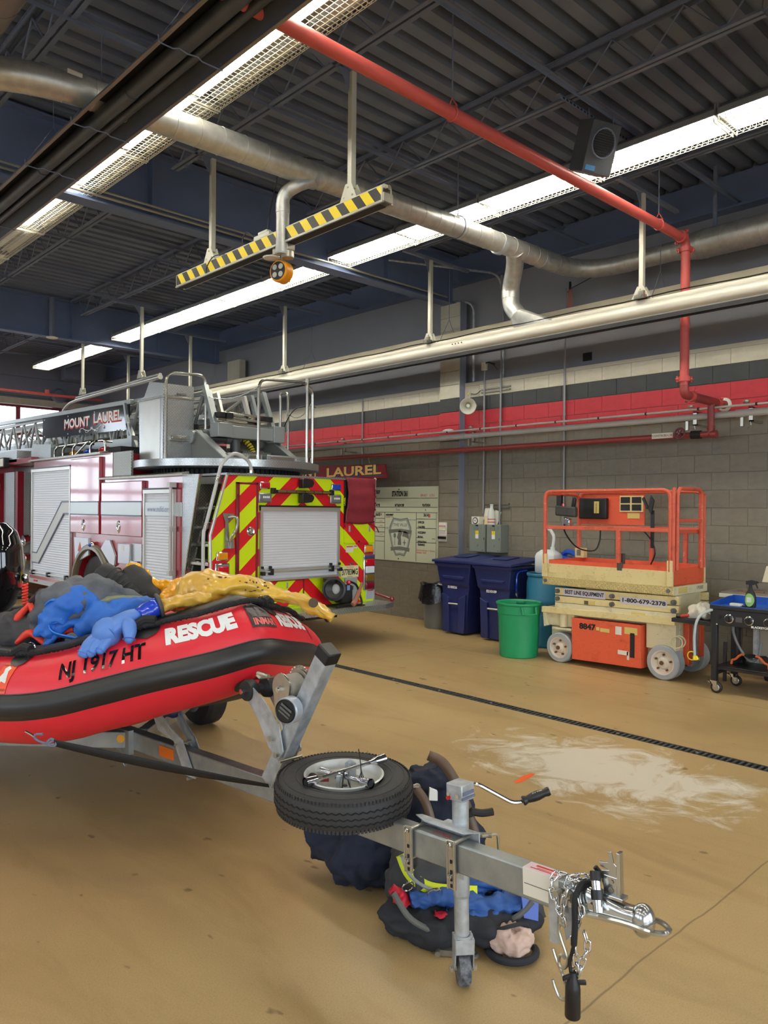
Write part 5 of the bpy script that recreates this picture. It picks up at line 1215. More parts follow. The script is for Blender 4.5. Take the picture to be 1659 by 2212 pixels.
# ================================================================== fire truck
CHEV = bpy.data.materials.new('lime_red_chevron_film'); CHEV.use_nodes = True
t = NT(CHEV); x, y, z = t.xyz()
v = t.math('SUBTRACT', z, t.math('MULTIPLY', t.math('SUBTRACT', 5.69, t.math('ABSOLUTE', t.math('SUBTRACT', x, 5.69))), .9))
fr = t.math('FRACT', t.math('ADD', t.math('DIVIDE', t.math('ADD', v, 2.345), .43), .27+10))
t.link(t.mix(t.math('LESS_THAN', fr, .54), lin((206, 18, 32)), lin((206, 232, 6))), t.p.inputs['Base Color']); t.p.inputs['Roughness'].default_value = .4
TRED = mat('truck_red_paint', (160, 32, 50), .2, coat=.9, spec=.7, bump=.025, bs=2.2)
TRED_D = mat('dark_red_trim', (120, 16, 32), .3, coat=.4)
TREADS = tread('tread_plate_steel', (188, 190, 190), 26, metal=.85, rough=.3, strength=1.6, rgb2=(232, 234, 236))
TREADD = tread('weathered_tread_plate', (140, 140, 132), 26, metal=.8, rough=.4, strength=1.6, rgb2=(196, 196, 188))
TGREY = mat('ladder_grey_paint', (150, 156, 156), .35, .35, var=.05)
TGREY_D = mat('dark_turret_grey', (112, 114, 110), .45, .2)
STRIPE = mat('silver_reflective_stripe', (198, 206, 208), .35, .3); STRIPE_E = mat('slate_stripe_edge', (92, 98, 124), .4)
tk = thing('fire_truck', 'red ladder fire truck with lime and red chevron rear', 'truck', (5.66, 10.5, 0))
YR, XL, XR = 7.5, 4.44, 6.88
# --- body with wheel arch notch
arcp = [(10.72+.62*math.cos(a), .50+.60*math.sin(a)) for a in [PI*i/14 for i in range(15)]]
b = MB(); x0_, x1_ = XL+.015, XR-.015
b.box(x0_, x1_, 8.06, 10.10, .45, 2.085); b.box(x0_, x1_, 11.34, 13.10, .45, 2.44); b.box(x0_, x1_, 10.10, 11.34, 1.30, 2.44)
for i in range(14):
    (ya, za), (yb, zb) = arcp[i], arcp[i+1]
    b.prism([(x0_, ya, za), (x0_, yb, zb), (x0_, yb, 1.30), (x0_, ya, 1.30)], (x1_-x0_, 0, 0))
b.build('body', TRED, tk, smooth=0)
b = MB(); b.box(4.98, XR-.01, 7.56, 8.06, .45, 2.06); b.build('rear_body', TRED, tk, smooth=0)
b = MB(); b.box(4.9, 6.5, 9.9, 11.5, .45, 1.2); b.build('arch_dark_box', BLACK_MATT, tk, smooth=0)  # black box stands in for the shade inside the wheel arches
# --- rear panel
pan = [(4.445, .50), (4.43, 1.40), (4.635, 2.07), (XR-.02, 2.085), (XR, .50)]
b = MB(); b.prism([(x, YR, z) for x, z in pan], (0, .06, 0)); rear = b.build('rear_panel', CHEV, tk, smooth=0)
b = MB(); b.tube([(4.445, YR-.002, .5), (4.425, YR-.002, 1.40), (4.63, YR-.002, 2.075)], .016, 6); b.tube([(XR, YR, .5), (XR-.01, YR, 2.09)], .014, 6); b.build('edge_trim', ALU, tk)
b = MB(); b.box(4.62, XR, YR-.015, 8.06, 2.075, 2.10); b.build('top_tread', TREADS, tk, smooth=0)
b = MB(); b.box(4.765, 5.015, YR-.02, YR, .90, 1.985); dr_ = b.build('rear_door', CHEV, tk, bevel=.006)
b = MB()
for x0, x1, z0, z1 in ((4.745, 4.785, .88, 2.0), (5.005, 5.035, .88, 2.0), (4.745, 5.035, 1.975, 2.0), (4.745, 5.035, .88, .905)): b.box(x0, x1, YR-.026, YR, z0, z1)
b.build('door_frame', TRED_D, dr_, bevel=.004)
b = MB(); b.lathe([(0, .022), (.02, .02), (.03, .006), (.045, .01), (.052, .006), (.055, 0)], (4.937, YR-.02, 1.437), (0, -1, 0), 24); b.build('latch', CHROME, dr_)
b = MB()
for i in range(5): b.cyl((4.757, YR-.03, .98+.22*i), (4.757, YR-.03, 1.03+.22*i), .008, n=6)
b.build('hinge', TRED_D, dr_)
def shutter(name, o, u, w, W, Hh, parent, n=28, bar=True, mats=ALU_PAINT, depth=.02):
    """roll-up door: frame, slats, bottom bar; o = lower corner, u along width, w outward"""
    o, u, w = Vector(o), Vector(u), Vector(w); zz = Vector((0, 0, 1))
    b = MB(); k = .035
    def slab(a0, a1, h0, h1, d0, d1): b.obox(o+u*(a0+a1)/2+zz*(h0+h1)/2+w*(d0+d1)/2, u*(a1-a0)/2, zz*(h1-h0)/2, w*(d1-d0)/2)
    slab(0, k, 0, Hh, -.01, depth+.012); slab(W-k, W, 0, Hh, -.01, depth+.012); slab(0, W, Hh-.045, Hh, -.01, depth+.016)
    f = b.build(name, ALU, parent, smooth=0)
    b = MB(); h = (Hh-.045)/n
    for i in range(n):
        z0 = i*h; vs = []; N = 4
        for a in (k, W-k):
            for j in range(N+1): vs.append(o+u*a+zz*(z0+h*j/N)+w*(depth*.45+.003*math.sin(PI*j/N)))
        b.add(vs, [(j, j+1, N+2+j, N+1+j) for j in range(N)])
    s = b.build('slats', mats, f, smooth=20); s['kind'] = 'stuff'
    b = MB(); slab(-.005, W+.005, Hh, Hh+.02, -.01, depth+.02); b.build('drip_seal', BLACK, f, smooth=0)
    return f
rs = shutter('roller_shutter', (5.065, YR, .875), (1, 0, 0), (0, -1, 0), 1.195, .845, tk, 26)
b = MB(); b.cyl((5.10, YR-.06, .965), (6.26, YR-.06, .965), .013, n=10); b.box(5.06, 6.27, YR-.05, YR, .855, .88); b.box(5.11, 6.24, YR-.045, YR-.02, .985, .997); b.build('lift_bar', ALU, rs)
for x in (5.20, 6.11, 5.085, 6.245):
    b = MB(); b.box(x-.02, x+.02, YR-.085, YR-.02, .925, 1.0 if x in (5.20, 6.11) else .97); b.box(x-.012, x+.012, YR-.06, YR-.02, 1.0, 1.03); b.build('bar_clamp', BLACK, rs, bevel=.004)
def lens(name, x0, x1, z0, z1, m, bezel=CHROME, d=.035, y=YR):
    b = MB(); b.box(x0, x1, y-d*.6, y, z0, z1); o = b.build(name, bezel, tk, bevel=.012)
    k = .012; b = MB(); b.box(x0+k, x1-k, y-d, y-d*.5, z0+k, z1-k); b.build('lens', m, o, bevel=.008)
    n = 5; b = MB()
    for i in range(1, n): xx = x0+k+(x1-x0-2*k)*i/n; b.box(xx-.002, xx+.002, y-d-.002, y-d+.004, z0+k+.006, z1-k-.006)
    b.build('lens_ribs', m, o, smooth=0); return o
lens('warning_light', 5.06, 5.205, 1.93, 2.015, REDLENS); lens('warning_light', 6.13, 6.28, 1.935, 2.02, BLUELENS)
lens('warning_light', 4.495, 4.645, 1.115, 1.215, AMBER); lens('warning_light', 6.69, 6.84, 1.135, 1.24, AMBER)
for x0 in (5.045, 6.11):
    o = lens('scene_light', x0, x0+.18, 1.77, 1.885, mat('smoked_lens', (110, 112, 110), .15, coat=.5) if x0 < 5.5 else bpy.data.materials['smoked_lens'], ALU)
    for i in range(4): 
        b = MB(); b.box(x0+.045+.025*i, x0+.063+.025*i, YR-.038, YR-.034, 1.822, 1.846); b.build('lamp_cell', CLEARLENS, o, smooth=0)
b = MB(); b.box(4.475, 4.66, YR-.03, YR, .60, 1.085); tl = b.build('tail_lamp_cluster', CHROME, tk, bevel=.012)
for z0, m in ((.965, REDLENS), (.865, CLEARLENS), (.765, AMBER), (.66, REDLENS)):
    b = MB(); b.box(4.50, 4.64, YR-.045, YR-.02, z0, z0+.085); b.build('lens', m, tl, bevel=.01)
b = MB(); b.box(6.675, 6.872, YR-.03, YR, .645, 1.115); tl = b.build('tail_lamp_cluster', CHROME, tk, bevel=.012)
for z0, m in ((.965, REDLENS), (.870, CLEARLENS), (.765, mat('dim_amber_lens', (120, 92, 20), .2, coat=.5)), (.662, mat('dim_red_lens', (110, 14, 24), .2, coat=.5))):
    b = MB(); b.box(6.705, 6.85, YR-.045, YR-.02, z0, z0+.09); b.build('lens', m, tl, bevel=.01)
b = MB(); b.box(5.225, 6.135, YR-.05, YR-.005, 1.885, 1.925); b.box(5.215, 5.265, YR-.055, YR-.002, 1.875, 1.945); b.box(6.10, 6.145, YR-.055, YR-.002, 1.875, 1.94); lb = b.build('light_bar', BLACK, tk, bevel=.006)
for i in range(6):
    b = MB(); b.box(5.29+.135*i, 5.41+.135*i, YR-.056, YR-.048, 1.892, 1.918); b.build('lens', mat('smoked_amber', (104, 82, 44), .2, coat=.4) if i == 0 else bpy.data.materials['smoked_amber'], lb, smooth=0)
for z0, z1 in ((1.95, 2.06), (1.77, 1.88)):
    b = MB(); b.prism([(5.61, YR-.02, z0), (5.61, YR-.02, z1), (5.63, YR-.02, z1+.008), (5.76, YR-.02, z1-.004), (5.785, YR-.02, z1-.03), (5.785, YR-.02, z0+.05), (5.755, YR-.02, z0+.01)], (0, -.09, 0)); b.cyl((5.69, YR-.03, (z0+z1)/2), (5.69, YR, (z0+z1)/2), .03, n=10); b.build('camera', BLACK, tk, bevel=.008)
b = MB(); b.prism([(4.562, YR-.01, 1.645), (4.715, YR-.01, 1.64), (4.68, YR-.01, 1.57), (4.64, YR-.01, 1.55), (4.66, YR-.01, 1.25), (4.595, YR-.01, 1.25), (4.60, YR-.01, 1.55)], (0, -.012, 0)); b.tube(smooth_path([(4.64, YR-.02, 1.60), (4.70, YR-.10, 1.60), (4.70, YR-.10, 1.48), (4.66, YR-.08, 1.40), (4.655, YR-.04, 1.33)]), .016, 8); b.obox((4.68, YR-.03, 1.30), (.02, 0, 0), (0, .02, 0), (0, 0, .05)); b.build('tool_holder', STAINLESS, tk)
# hose bed cover on the right
MAROON = mat('maroon_vinyl', (126, 34, 48), .6, var=.12, vs=8, bump=.15, bs=20)
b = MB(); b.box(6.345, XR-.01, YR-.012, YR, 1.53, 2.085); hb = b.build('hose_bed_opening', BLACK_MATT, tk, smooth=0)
def cov(u, v):
    x = 6.355+.49*u; z = 2.105-.575*v; yy = YR-.03-.03*math.sin(PI*v)*(.6+.4*math.sin(3*u+1))-.006*math.sin(14*u*(1-v)+5*v)-.004*math.sin(22*v)
    return Vector((x+.012*math.sin(5*v)*(1 if u in (0, 1) else .3), yy, z-.02*math.sin(PI*u)*v))
b = MB(); b.grid(cov, 20, 22); o = b.build('hose_bed_cover', MAROON, hb, smooth=80); o.modifiers.new('t', 'SOLIDIFY').thickness = .006
for x in (6.375, 6.825):
    b = MB()
    for i in range(6): b.box(x-.012, x+.012, YR-.055-.022*math.sin(PI*(i+.5)/6), YR-.045-.022*math.sin(PI*(i+.5)/6), 1.60+.085*i, 1.625+.085*i)
    b.build('strap_tab', MAROON, hb, smooth=0)
lettering('LAUREL', (6.351, YR-.014, 1.80), (0, 0, 1), (-1, 0, 0), .03, YELLOW, hb, bold=.001)
b = MB(); b.box(6.85, 6.885, YR-.02, YR+.01, 1.55, 2.11); b.ell((6.868, YR-.02, 2.10), .02, .02, .02, 8, 6); b.build('corner_post', ALU, tk, bevel=.004)
b = MB(); b.tube(smooth_path([(6.78, YR-.03, 1.52), (6.87, YR-.04, 1.47), (6.92, YR-.04, 1.40)]), .009, 5); b.tube([(6.36, YR-.03, 1.52), (6.33, YR-.05, 1.47)], .009, 5); b.build('tie_strap', MAROON, hb)
b = MB(); b.box(6.345, 6.868, YR-.016, YR, 1.266, 1.52); fl = b.build('drop_flap', CHEV, tk, bevel=.003)
for x in (6.43, 6.77):
    b = MB(); b.box(x-.014, x+.014, YR-.026, YR-.016, 1.41, 1.49); b.build('flap_hinge', ALU, fl, bevel=.003)
b = MB(); b.cyl((6.59, YR-.026, 1.285), (6.59, YR-.014, 1.285), .014, n=10); b.build('flap_latch', BLACK, fl)
for x0, x1, z0, z1 in ((6.385, 6.51, 1.15, 1.235), (6.515, 6.58, 1.20, 1.24)):
    b = MB(); b.box(x0, x1, YR-.004, YR, z0, z1); d_ = b.build('decal', LBLW, tk, smooth=0)
    b = MB(); b.box(x0+.006, x1-.006, YR-.005, YR-.003, z1-.02, z1-.006); b.build('decal_band', INK_RED, d_, smooth=0)
b = MB(); b.box(6.298, 6.596, YR-.014, YR-.004, .828, .98); pl = b.build('licence_plate', mat('pale_yellow_plate', (226, 220, 170), .45), tk, bevel=.006)
lettering('37783MG', (6.447, YR-.0155, .895), (1, 0, 0), (0, 0, 1), .105, INK, pl, bold=.002, width=.265)
lettering('New Jersey', (6.447, YR-.0155, .962), (1, 0, 0), (0, 0, 1), .026, INK_RED, pl); lettering('MUNICIPAL', (6.447, YR-.0155, .840), (1, 0, 0), (0, 0, 1), .018, INK, pl)
b = MB(); b.cyl((6.45, YR-.05, 1.005), (6.45, YR, 1.005), .018, n=10); b.build('plate_lamp', CHROME, tk)
b = MB(); b.box(6.36, 6.562, YR-.03, YR, .535, .825); gb = b.build('grey_hatch', mat('light_grey_hatch', (168, 172, 174), .45, .3), tk, bevel=.006)
b = MB(); b.box(6.43, 6.49, YR-.036, YR-.03, .67, .72); b.build('hatch_latch', STAINLESS, gb, bevel=.004)
b = MB(); b.box(6.735, 6.885, YR-.006, YR, .525, .633); b.build('reflector', mat('silver_reflector', (206, 214, 224), .25, .4), tk, bevel=.003)
b = MB(); b.box(5.05, 5.70, YR-.02, YR, .535, .842); ld = b.build('lower_door', CHEV, tk, bevel=.006)
b = MB(); b.box(5.04, 5.71, YR-.024, YR, .842, .862); b.box(5.69, 5.71, YR-.024, YR, .53, .85); b.build('lower_door_trim', TRED_D, ld, smooth=0)
b = MB(); b.box(5.44, 5.465, YR-.03, YR-.02, .755, .82); b.build('lower_latch', ALU, ld, bevel=.003)
# tailboard
b = MB(); b.prism([(4.60, 7.10, .50), (6.72, 7.10, .50), (6.97, 7.22, .50), (6.97, YR+.05, .50), (4.44, YR+.05, .50), (4.44, 7.2, .50)], (0, 0, -.065)); tb = b.build('tailboard', TREADS, tk, smooth=0, bevel=.004)
b = MB(); b.box(6.955, 6.974, 7.24, 7.34, .45, .485); b.build('side_marker', REDLENS, tb, bevel=.004)
b = MB(); b.tube([(6.90, 7.52, .60), (6.98, 7.35, .545), (7.0, 7.3, .53)], .018, 8); b.ell((7.0, 7.28, .53), .035, .035, .035, 10, 8); b.build('hose_nozzle', TRED_D, tb)
b = MB(); b.torus((5.9, 7.25, .39), (0, 1, 0), .045, .016, 16, 6); b.box(5.55, 6.0, 7.2, 7.4, .39, .435); b.build('tow_eye', BLACK_MATT, tk)
# --- stair recess on the left rear corner
b = MB(); b.prism([(XL, 8.16, 2.09), (XL, 7.756, 2.085), (XL, 8.07, .965), (XL, 8.07, .46), (XL, 8.16, .46)], (.025, 0, 0)); b.build('recess_cheek', TREADS, tk, smooth=0)
b = MB(); b.tube([(XL-.003, 7.756, 2.085), (XL-.003, 7.97, 1.33), (XL-.003, 8.07, .965), (XL-.003, 8.07, .46)], .012, 6); b.build('cheek_trim', STAINLESS, tk)
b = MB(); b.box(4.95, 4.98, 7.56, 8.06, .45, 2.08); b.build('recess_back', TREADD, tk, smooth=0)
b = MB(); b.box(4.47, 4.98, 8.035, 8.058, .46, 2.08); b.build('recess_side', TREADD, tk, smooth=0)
for y_ in (7.60, 8.02):
    b = MB(); b.prism([(4.47, y_, .46), (4.47, y_, .86), (4.70, y_, 1.76), (4.86, y_, 1.76), (4.97, y_, .46)], (0, .012, 0)); b.build('step_stringer', STAINLESS, tk, smooth=0)
for i, (z, x0) in enumerate(((.84, 4.44), (1.085, 4.46), (1.295, 4.52), (1.495, 4.58), (1.72, 4.66))):
    b = MB(); b.box(x0, 4.97, 7.58, 8.04, z-.035, z); b.box(x0+.06, 4.97, 7.58, 8.04, z-.20, z-.185); b.build('access_step', STAINLESS, tk, bevel=.004)
    b = MB()
    for k in range(4): b.cyl((x0+.05+.09*k, 7.7, z), (x0+.05+.09*k, 7.7, z+.006), .022, n=10); b.cyl((x0+.05+.09*k, 7.9, z), (x0+.05+.09*k, 7.9, z+.006), .022, n=10)
    q = b.build('step_studs', STAINLESS, tk); q['kind'] = 'stuff'
b = MB(); b.box(4.78, 4.86, 7.58, 7.62, 1.85, 2.0); b.build('step_lamp', REDLENS, tk, bevel=.005)
b = MB(); b.box(4.60, 4.97, 7.6, 8.04, 1.98, 2.06); b.build('step_head', TREADS, tk, smooth=0)
GRAB = mat('pale_grab_rail', (196, 198, 196), .4, .3)
b = MB(); b.tube(smooth_path([(4.366, 7.55, .80), (4.366, 7.55, 1.10), (4.37, 7.55, 1.42), (4.40, 7.55, 1.52), (4.547, 7.55, 2.05), (4.584, 7.55, 2.178), (4.671, 7.55, 2.276), (4.769, 7.55, 2.324), (4.91, 7.55, 2.271), (4.975, 7.55, 2.19), (4.989, 7.55, 2.09)], 5), .02, 10); gr_ = b.build('grab_rail', GRAB, tk)
b = MB(); b.cyl((4.39, 7.55, 1.47), (4.405, 7.55, 1.53), .025, n=10); b.cyl((4.535, 7.55, 2.0), (4.55, 7.55, 2.05), .024, n=10); b.cyl((4.989, 7.55, 2.085), (4.989, 7.55, 2.14), .026, n=10); b.box(4.94, 5.04, 7.52, 7.58, 2.095, 2.108); b.build('rail_collar', STAINLESS, gr_)
# --- left side: compartments
def side_shutter(y0, y1, z0, z1, n): return shutter('side_shutter', (XL, y1, z0), (0, -1, 0), (-1, 0, 0), y1-y0, z1-z0, tk, n)
s1 = side_shutter(11.46, 13.09, .60, 2.30, 46); s2 = side_shutter(8.32, 9.10, .60, 1.92, 36)
def side_door(y0, y1, z0, z1, name='compartment_door'):
    b = MB(); b.box(XL-.03, XL+.02, y0, y1, z0, z1); return b.build(name, TRED, tk, bevel=.01)
d1 = side_door(10.43, 11.45, 1.325, 2.40); d2 = side_door(9.13, 10.36, 1.325, 2.04)
for d_, y in ((d1, 10.96), (d2, 9.80)):
    b = MB(); M_ = Matrix.Identity(3); b.lathe([(0, .006), (.03, .012), (.042, .004), (.05, .01), (.058, 0)], (XL-.03, y, 1.445), (-1, 0, 0), 24); b.v = [(x, y+(yy-y)*.85, 1.445+(z-1.445)*1.5) for x, yy, z in b.v]; b.build('latch', CHROME, d_)
b = MB(); b.box(XL-.036, XL-.03, 10.45, 11.44, 1.60, 1.765); b.build('stripe', STRIPE, d1, smooth=0)
b = MB(); b.box(XL-.036, XL-.03, 9.14, 10.35, 1.60, 1.765); b.build('stripe', STRIPE, d2, smooth=0)
for d_, y0, y1 in ((d1, 10.45, 11.44), (d2, 9.14, 10.35)):
    for z0 in (1.585, 1.765):
        b = MB(); b.box(XL-.0365, XL-.03, y0, y1, z0, z0+.018); b.build('stripe_edge', STRIPE_E, d_, smooth=0)
b = MB(); b.box(XL-.024, XL-.014, 8.36, 9.06, 1.60, 1.765); b.build('stripe', STRIPE, s2, smooth=0)
lettering('www.mlfd.org', (XL-.0255, 8.70, 1.68), (0, -1, 0), (0, 0, 1), .10, mat('pale_blue_lettering', (130, 150, 196), .5), s2, width=.6)
b = MB(); b.prism([(XL-.024, 11.50, 1.60), (XL-.024, 11.50, 1.765), (XL-.024, 11.80, 1.765), (XL-.024, 12.84, .95), (XL-.024, 13.05, .95), (XL-.024, 13.05, .80), (XL-.024, 12.76, .80), (XL-.024, 11.72, 1.60)], (.008, 0, 0)); b.build('zigzag_stripe', mat('pale_stripe', (192, 194, 190), .4, .2), s1, smooth=0)
b = MB(); w_ = .011
def ln(a, c): b.bar((XL-.026, a[0], a[1]), (XL-.026, c[0], c[1]), .02, .006, (1, 0, 0))
for P_ in ([(11.50, 1.775), (11.80, 1.775), (12.84, .96), (13.05, .96)], [(11.50, 1.60), (11.72, 1.60), (12.76, .80), (13.05, .80)]):
    for i in range(3): ln(P_[i], P_[i+1])
b.build('stripe_edge', STRIPE_E, s1, smooth=0)
b = MB(); b.box(XL-.008, XL+.016, 8.16, 8.32, 1.60, 1.765); b.build('stripe', STRIPE, tk, smooth=0)
b = MB(); b.cyl((XL-.05, 11.5, .645), (XL-.05, 13.05, .645), .014, n=8)
b.build('lift_bar', ALU, s1)
for y in (11.55, 12.28, 12.95):
    b = MB(); b.box(XL-.07, XL-.02, y-.03, y+.03, .61, .68); b.build('bar_clamp', BLACK, s1, bevel=.004)
b = MB(); b.cyl((XL-.06, 8.33, .90), (XL-.06, 8.33, 2.0), .02, n=10)
for z in (1.45, 1.97, .93): b.box(XL-.09, XL, 8.30, 8.36, z-.03, z+.03)
b.build('vertical_grab_rail', GRAB, tk)
# drip rails
b = MB(); b.prism([(XL-.06, 8.06, 2.075), (XL-.065, 8.06, 2.10), (XL+.03, 8.06, 2.125), (XL+.03, 8.06, 2.075)], (0, 2.32, 0)); b.prism([(XL-.06, 10.34, 2.43), (XL-.065, 10.34, 2.455), (XL+.05, 10.34, 2.48), (XL+.05, 10.34, 2.43)], (0, 2.82, 0)); b.build('drip_rail', STAINLESS, tk, smooth=0)
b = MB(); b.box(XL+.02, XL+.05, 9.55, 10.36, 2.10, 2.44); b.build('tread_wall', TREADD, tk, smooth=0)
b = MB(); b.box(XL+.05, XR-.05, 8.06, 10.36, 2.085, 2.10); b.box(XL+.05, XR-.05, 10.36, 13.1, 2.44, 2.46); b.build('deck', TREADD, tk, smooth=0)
# fender, wheel and small hatches
b = MB()
for r0, r1, x0, x1 in ((.60, .68, XL-.05, XL+.03),):
    vs = []
    for i in range(19):
        a = PI*i/18*1.04-.06; c, s = math.cos(a), math.sin(a)
        for x, r in ((x0+.02, r1), (x0, r1-.03), (x0, r0+.01), (x0+.05, r0-.01), (x1, r0-.01), (x1, r1)): vs.append((x, 10.72+r*c*1.02, .50+r*s))
    for i in range(18):
        for k in range(6): pass
    fs = [(i*6+k, i*6+(k+1) % 6, (i+1)*6+(k+1) % 6, (i+1)*6+k) for i in range(18) for k in range(6)]
    b.add(vs, fs)
b.build('fender', mat('dull_rubber_fender', (120, 114, 100), .35, .4), tk, smooth=60)
for xc in (4.50, 6.52):
    b = MB(); b.lathe([(.26, .02), (.30, 0), (.48, .0), (.52, .03), (.52, .27), (.48, .30), (.26, .30)], (xc, 10.72, .52), (1, 0, 0), 36); wl = b.build('road_wheel', RUBBER, tk)
    b = MB(); b.lathe([(0, .10), (.12, .10), (.16, .02), (.26, .03), (.27, .05)], (xc, 10.72, .52), (1, 0, 0), 28); b.build('rim', ALU, wl)
HATCH = mat('pale_hatch_panel', (196, 200, 208), .3, .4)
b = MB(); b.prism([(XL-.012, 11.35, 1.26), (XL-.012, 10.84, 1.26), (XL-.012, 10.82, 1.02), (XL-.012, 11.30, .88)], (.03, 0, 0)); h1 = b.build('hatch', HATCH, tk, bevel=.004)
b = MB(); b.prism([(XL-.014, 11.2, 1.06), (XL-.014, 11.08, 1.06), (XL-.014, 11.08, 1.12), (XL-.014, 11.12, 1.2), (XL-.014, 11.16, 1.14)], (.004, 0, 0)); b.build('orange_emblem', mat('orange_emblem', (214, 90, 60), .5), h1, smooth=0)
b = MB(); b.prism([(XL-.02, 10.24, 1.255), (XL-.02, 10.10, 1.255), (XL-.02, 9.93, 1.05), (XL-.02, 9.95, .93), (XL-.02, 10.04, .90), (XL-.02, 10.39, 1.13)], (.03, 0, 0)); b.build('hatch', HATCH, tk, bevel=.004)
b = MB(); b.box(XL-.045, XL+.02, 9.45, 9.79, .965, 1.225); bxh = b.build('side_box', HATCH, tk, bevel=.006)
b = MB(); b.box(XL-.049, XL-.044, 9.60, 9.66, 1.14, 1.20); b.build('box_latch', CREAM, bxh, bevel=.003)
b = MB(); b.box(XL-.01, XL+.02, 9.17, 9.43, .70, 1.235); b.build('tread_patch', TREADS, tk, smooth=0)
b = MB(); b.box(XL-.06, XL, 9.2, 9.40, .90, 1.02); b.build('folding_step', STAINLESS, tk, bevel=.006)
b = MB(); b.ell((XL-.02, 10.675, 1.17), .04, .08, .05, 14, 10); mk_ = b.build('marker_light', CHROME, tk); b = MB(); b.ell((XL-.03, 10.675, 1.17), .045, .05, .032, 14, 10); b.build('lens', BLUELENS, mk_)
b = MB(); b.box(XL-.04, XL, 11.36, 13.14, .47, .60); b.build('running_board', TREADS, tk, smooth=0)
b = MB(); b.box(XL-.045, XL-.038, 11.40, 13.1, .545, .595); b.build('red_board_stripe', TRED, tk, smooth=0)
b = MB(); b.box(XL-.05, XL-.04, 12.75, 12.9, .50, .53); b.build('side_marker', REDLENS, tk, smooth=0)
# --- pump panel and cab beyond
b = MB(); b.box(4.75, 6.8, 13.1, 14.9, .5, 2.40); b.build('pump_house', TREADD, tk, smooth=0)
b = MB(); b.box(4.44, 6.88, 14.9, 18.2, .5, 2.45); b.build('cab', TRED, tk, bevel=.02)
b = MB(); b.box(4.44, 4.80, 13.9, 14.95, 2.46, 2.66); b.box(4.5, 4.8, 14.2, 14.75, .6, 2.3); b.build('tread_cabinet', TREADS, tk, smooth=0)
b = MB(); b.box(4.44, 4.8, 13.2, 14.3, 2.42, 2.52); b.build('red_cap', TRED, tk, bevel=.01)
b = MB(); b.box(4.46, 4.56, 13.9, 14.02, .6, 2.3); b.build('red_stripe_post', TRED_D, tk, smooth=0)
b = MB(); b.box(4.35, 4.45, 14.28, 14.98, 2.38, 2.55); fl_ = b.build('flood_lamp', BLACK, tk, bevel=.01)
b = MB(); b.box(4.34, 4.352, 14.31, 14.95, 2.40, 2.53); b.build('flood_lens', CREAM, fl_, smooth=0)
b = MB(); b.cyl((4.42, 14.85, .9), (4.42, 14.85, 2.38), .03, n=10); b.cyl((4.42, 14.85, 2.0), (4.42, 14.85, 2.1), .045, n=10); b.build('lamp_mast', GALV, fl_)
for y, z, r in ((13.62, 1.93, .09), (13.40, 1.95, .06), (13.6, 1.60, .05), (13.45, 1.55, .06), (13.62, 1.35, .07), (13.35, 1.30, .06), (13.5, .70, .06)):
    b = MB(); b.cyl((4.73, y, z), (4.66, y, z), r, n=16); g_ = b.build('gauge', CHROME, tk); b = MB(); b.cyl((4.662, y, z), (4.655, y, z), r*.8, n=16); b.build('gauge_face', WHITE if r > .07 else BLACK, g_)
b = MB()
for i in range(5): b.box(4.68, 4.75, 13.3+.1*i, 13.36+.1*i, 1.74, 1.80)
b.box(4.66, 4.75, 13.3, 13.6, 2.1, 2.3); b.build('switch_row', BLACK, tk, smooth=0)
for z, y in ((1.16, 13.65), (.86, 13.60)):
    b = MB(); b.cyl((4.74, y, z), (4.50, y, z-.03), .075, n=18); b.cyl((4.56, y, z-.02), (4.48, y, z-.035), .092, n=18); b.torus((4.48, y, z-.035), (1, 0, 0), .08, .012, 18, 6); b.build('hose_inlet', CHROME, tk)
# --- turntable
b = MB(); b.lathe([(0, 2.20), (1.18, 2.20), (1.24, 2.215), (1.24, 2.305), (0, 2.305)], (5.66, 9.15, 0), (0, 0, 1), 64); b.build('turntable', tread('curved_tread_plate', (188, 190, 190), 26, metal=.85, rough=.3, strength=1.6, rgb2=(232, 234, 236), polar=(5.66, 9.15, 1.24)), tk)
b = MB(); b.lathe([(0, 2.10), (.95, 2.10), (.95, 2.20)], (5.66, 9.15, 0), (0, 0, 1), 48)
for i in range(90):
    a = 2*PI*i/90; b.obox((5.66+.96*math.cos(a), 9.15+.96*math.sin(a), 2.15), (.02*math.cos(a), .02*math.sin(a), 0), (-.015*math.sin(a), .015*math.cos(a), 0), (0, 0, .05))
b.build('slew_ring', BLACK_MATT, tk, smooth=0)
b = MB(); b.prism([(4.61, 8.98, 2.30), (4.61, 9.62, 2.30), (4.61, 9.66, 3.12), (4.61, 9.50, 3.15), (4.61, 9.36, 3.33), (4.61, 8.98, 3.27)], (.43, 0, 0)); ped = b.build('control_pedestal', TREADS, tk, smooth=0)
b = MB(); b.box(4.60, 5.045, 8.965, 9.68, 3.09, 3.12); b.box(4.70, 5.03, 8.955, 8.98, 2.55, 2.62); b.box(4.72, 5.02, 8.95, 8.97, 2.575, 2.6); b.build('pedestal_trim', STAINLESS, ped, bevel=.004)
b = MB(); b.box(4.605, 4.612, 9.05, 9.58, 2.32, 3.08); b.build('pedestal_shutter', ALU, ped, smooth=0)
b = MB(); b.cyl((4.78, 8.965, 3.15), (4.92, 8.965, 3.15), .012, n=8); b.build('pedestal_handle', CHROME, ped)
b = MB(); b.torus((5.10, 9.10, 3.08), (.5, -.8, 0), .14, .035, 24, 6, a0=-1.6, a1=1.6); b.build('level_gauge_ring', CREAM, tk)
b = MB(); b.box(5.02, 5.12, 9.0, 9.1, 2.35, 2.80); b.cyl((5.09, 8.98, 2.62), (5.09, 9.1, 2.62), .06, n=14); b.build('pedestal_junction', BLACK, tk, bevel=.006)
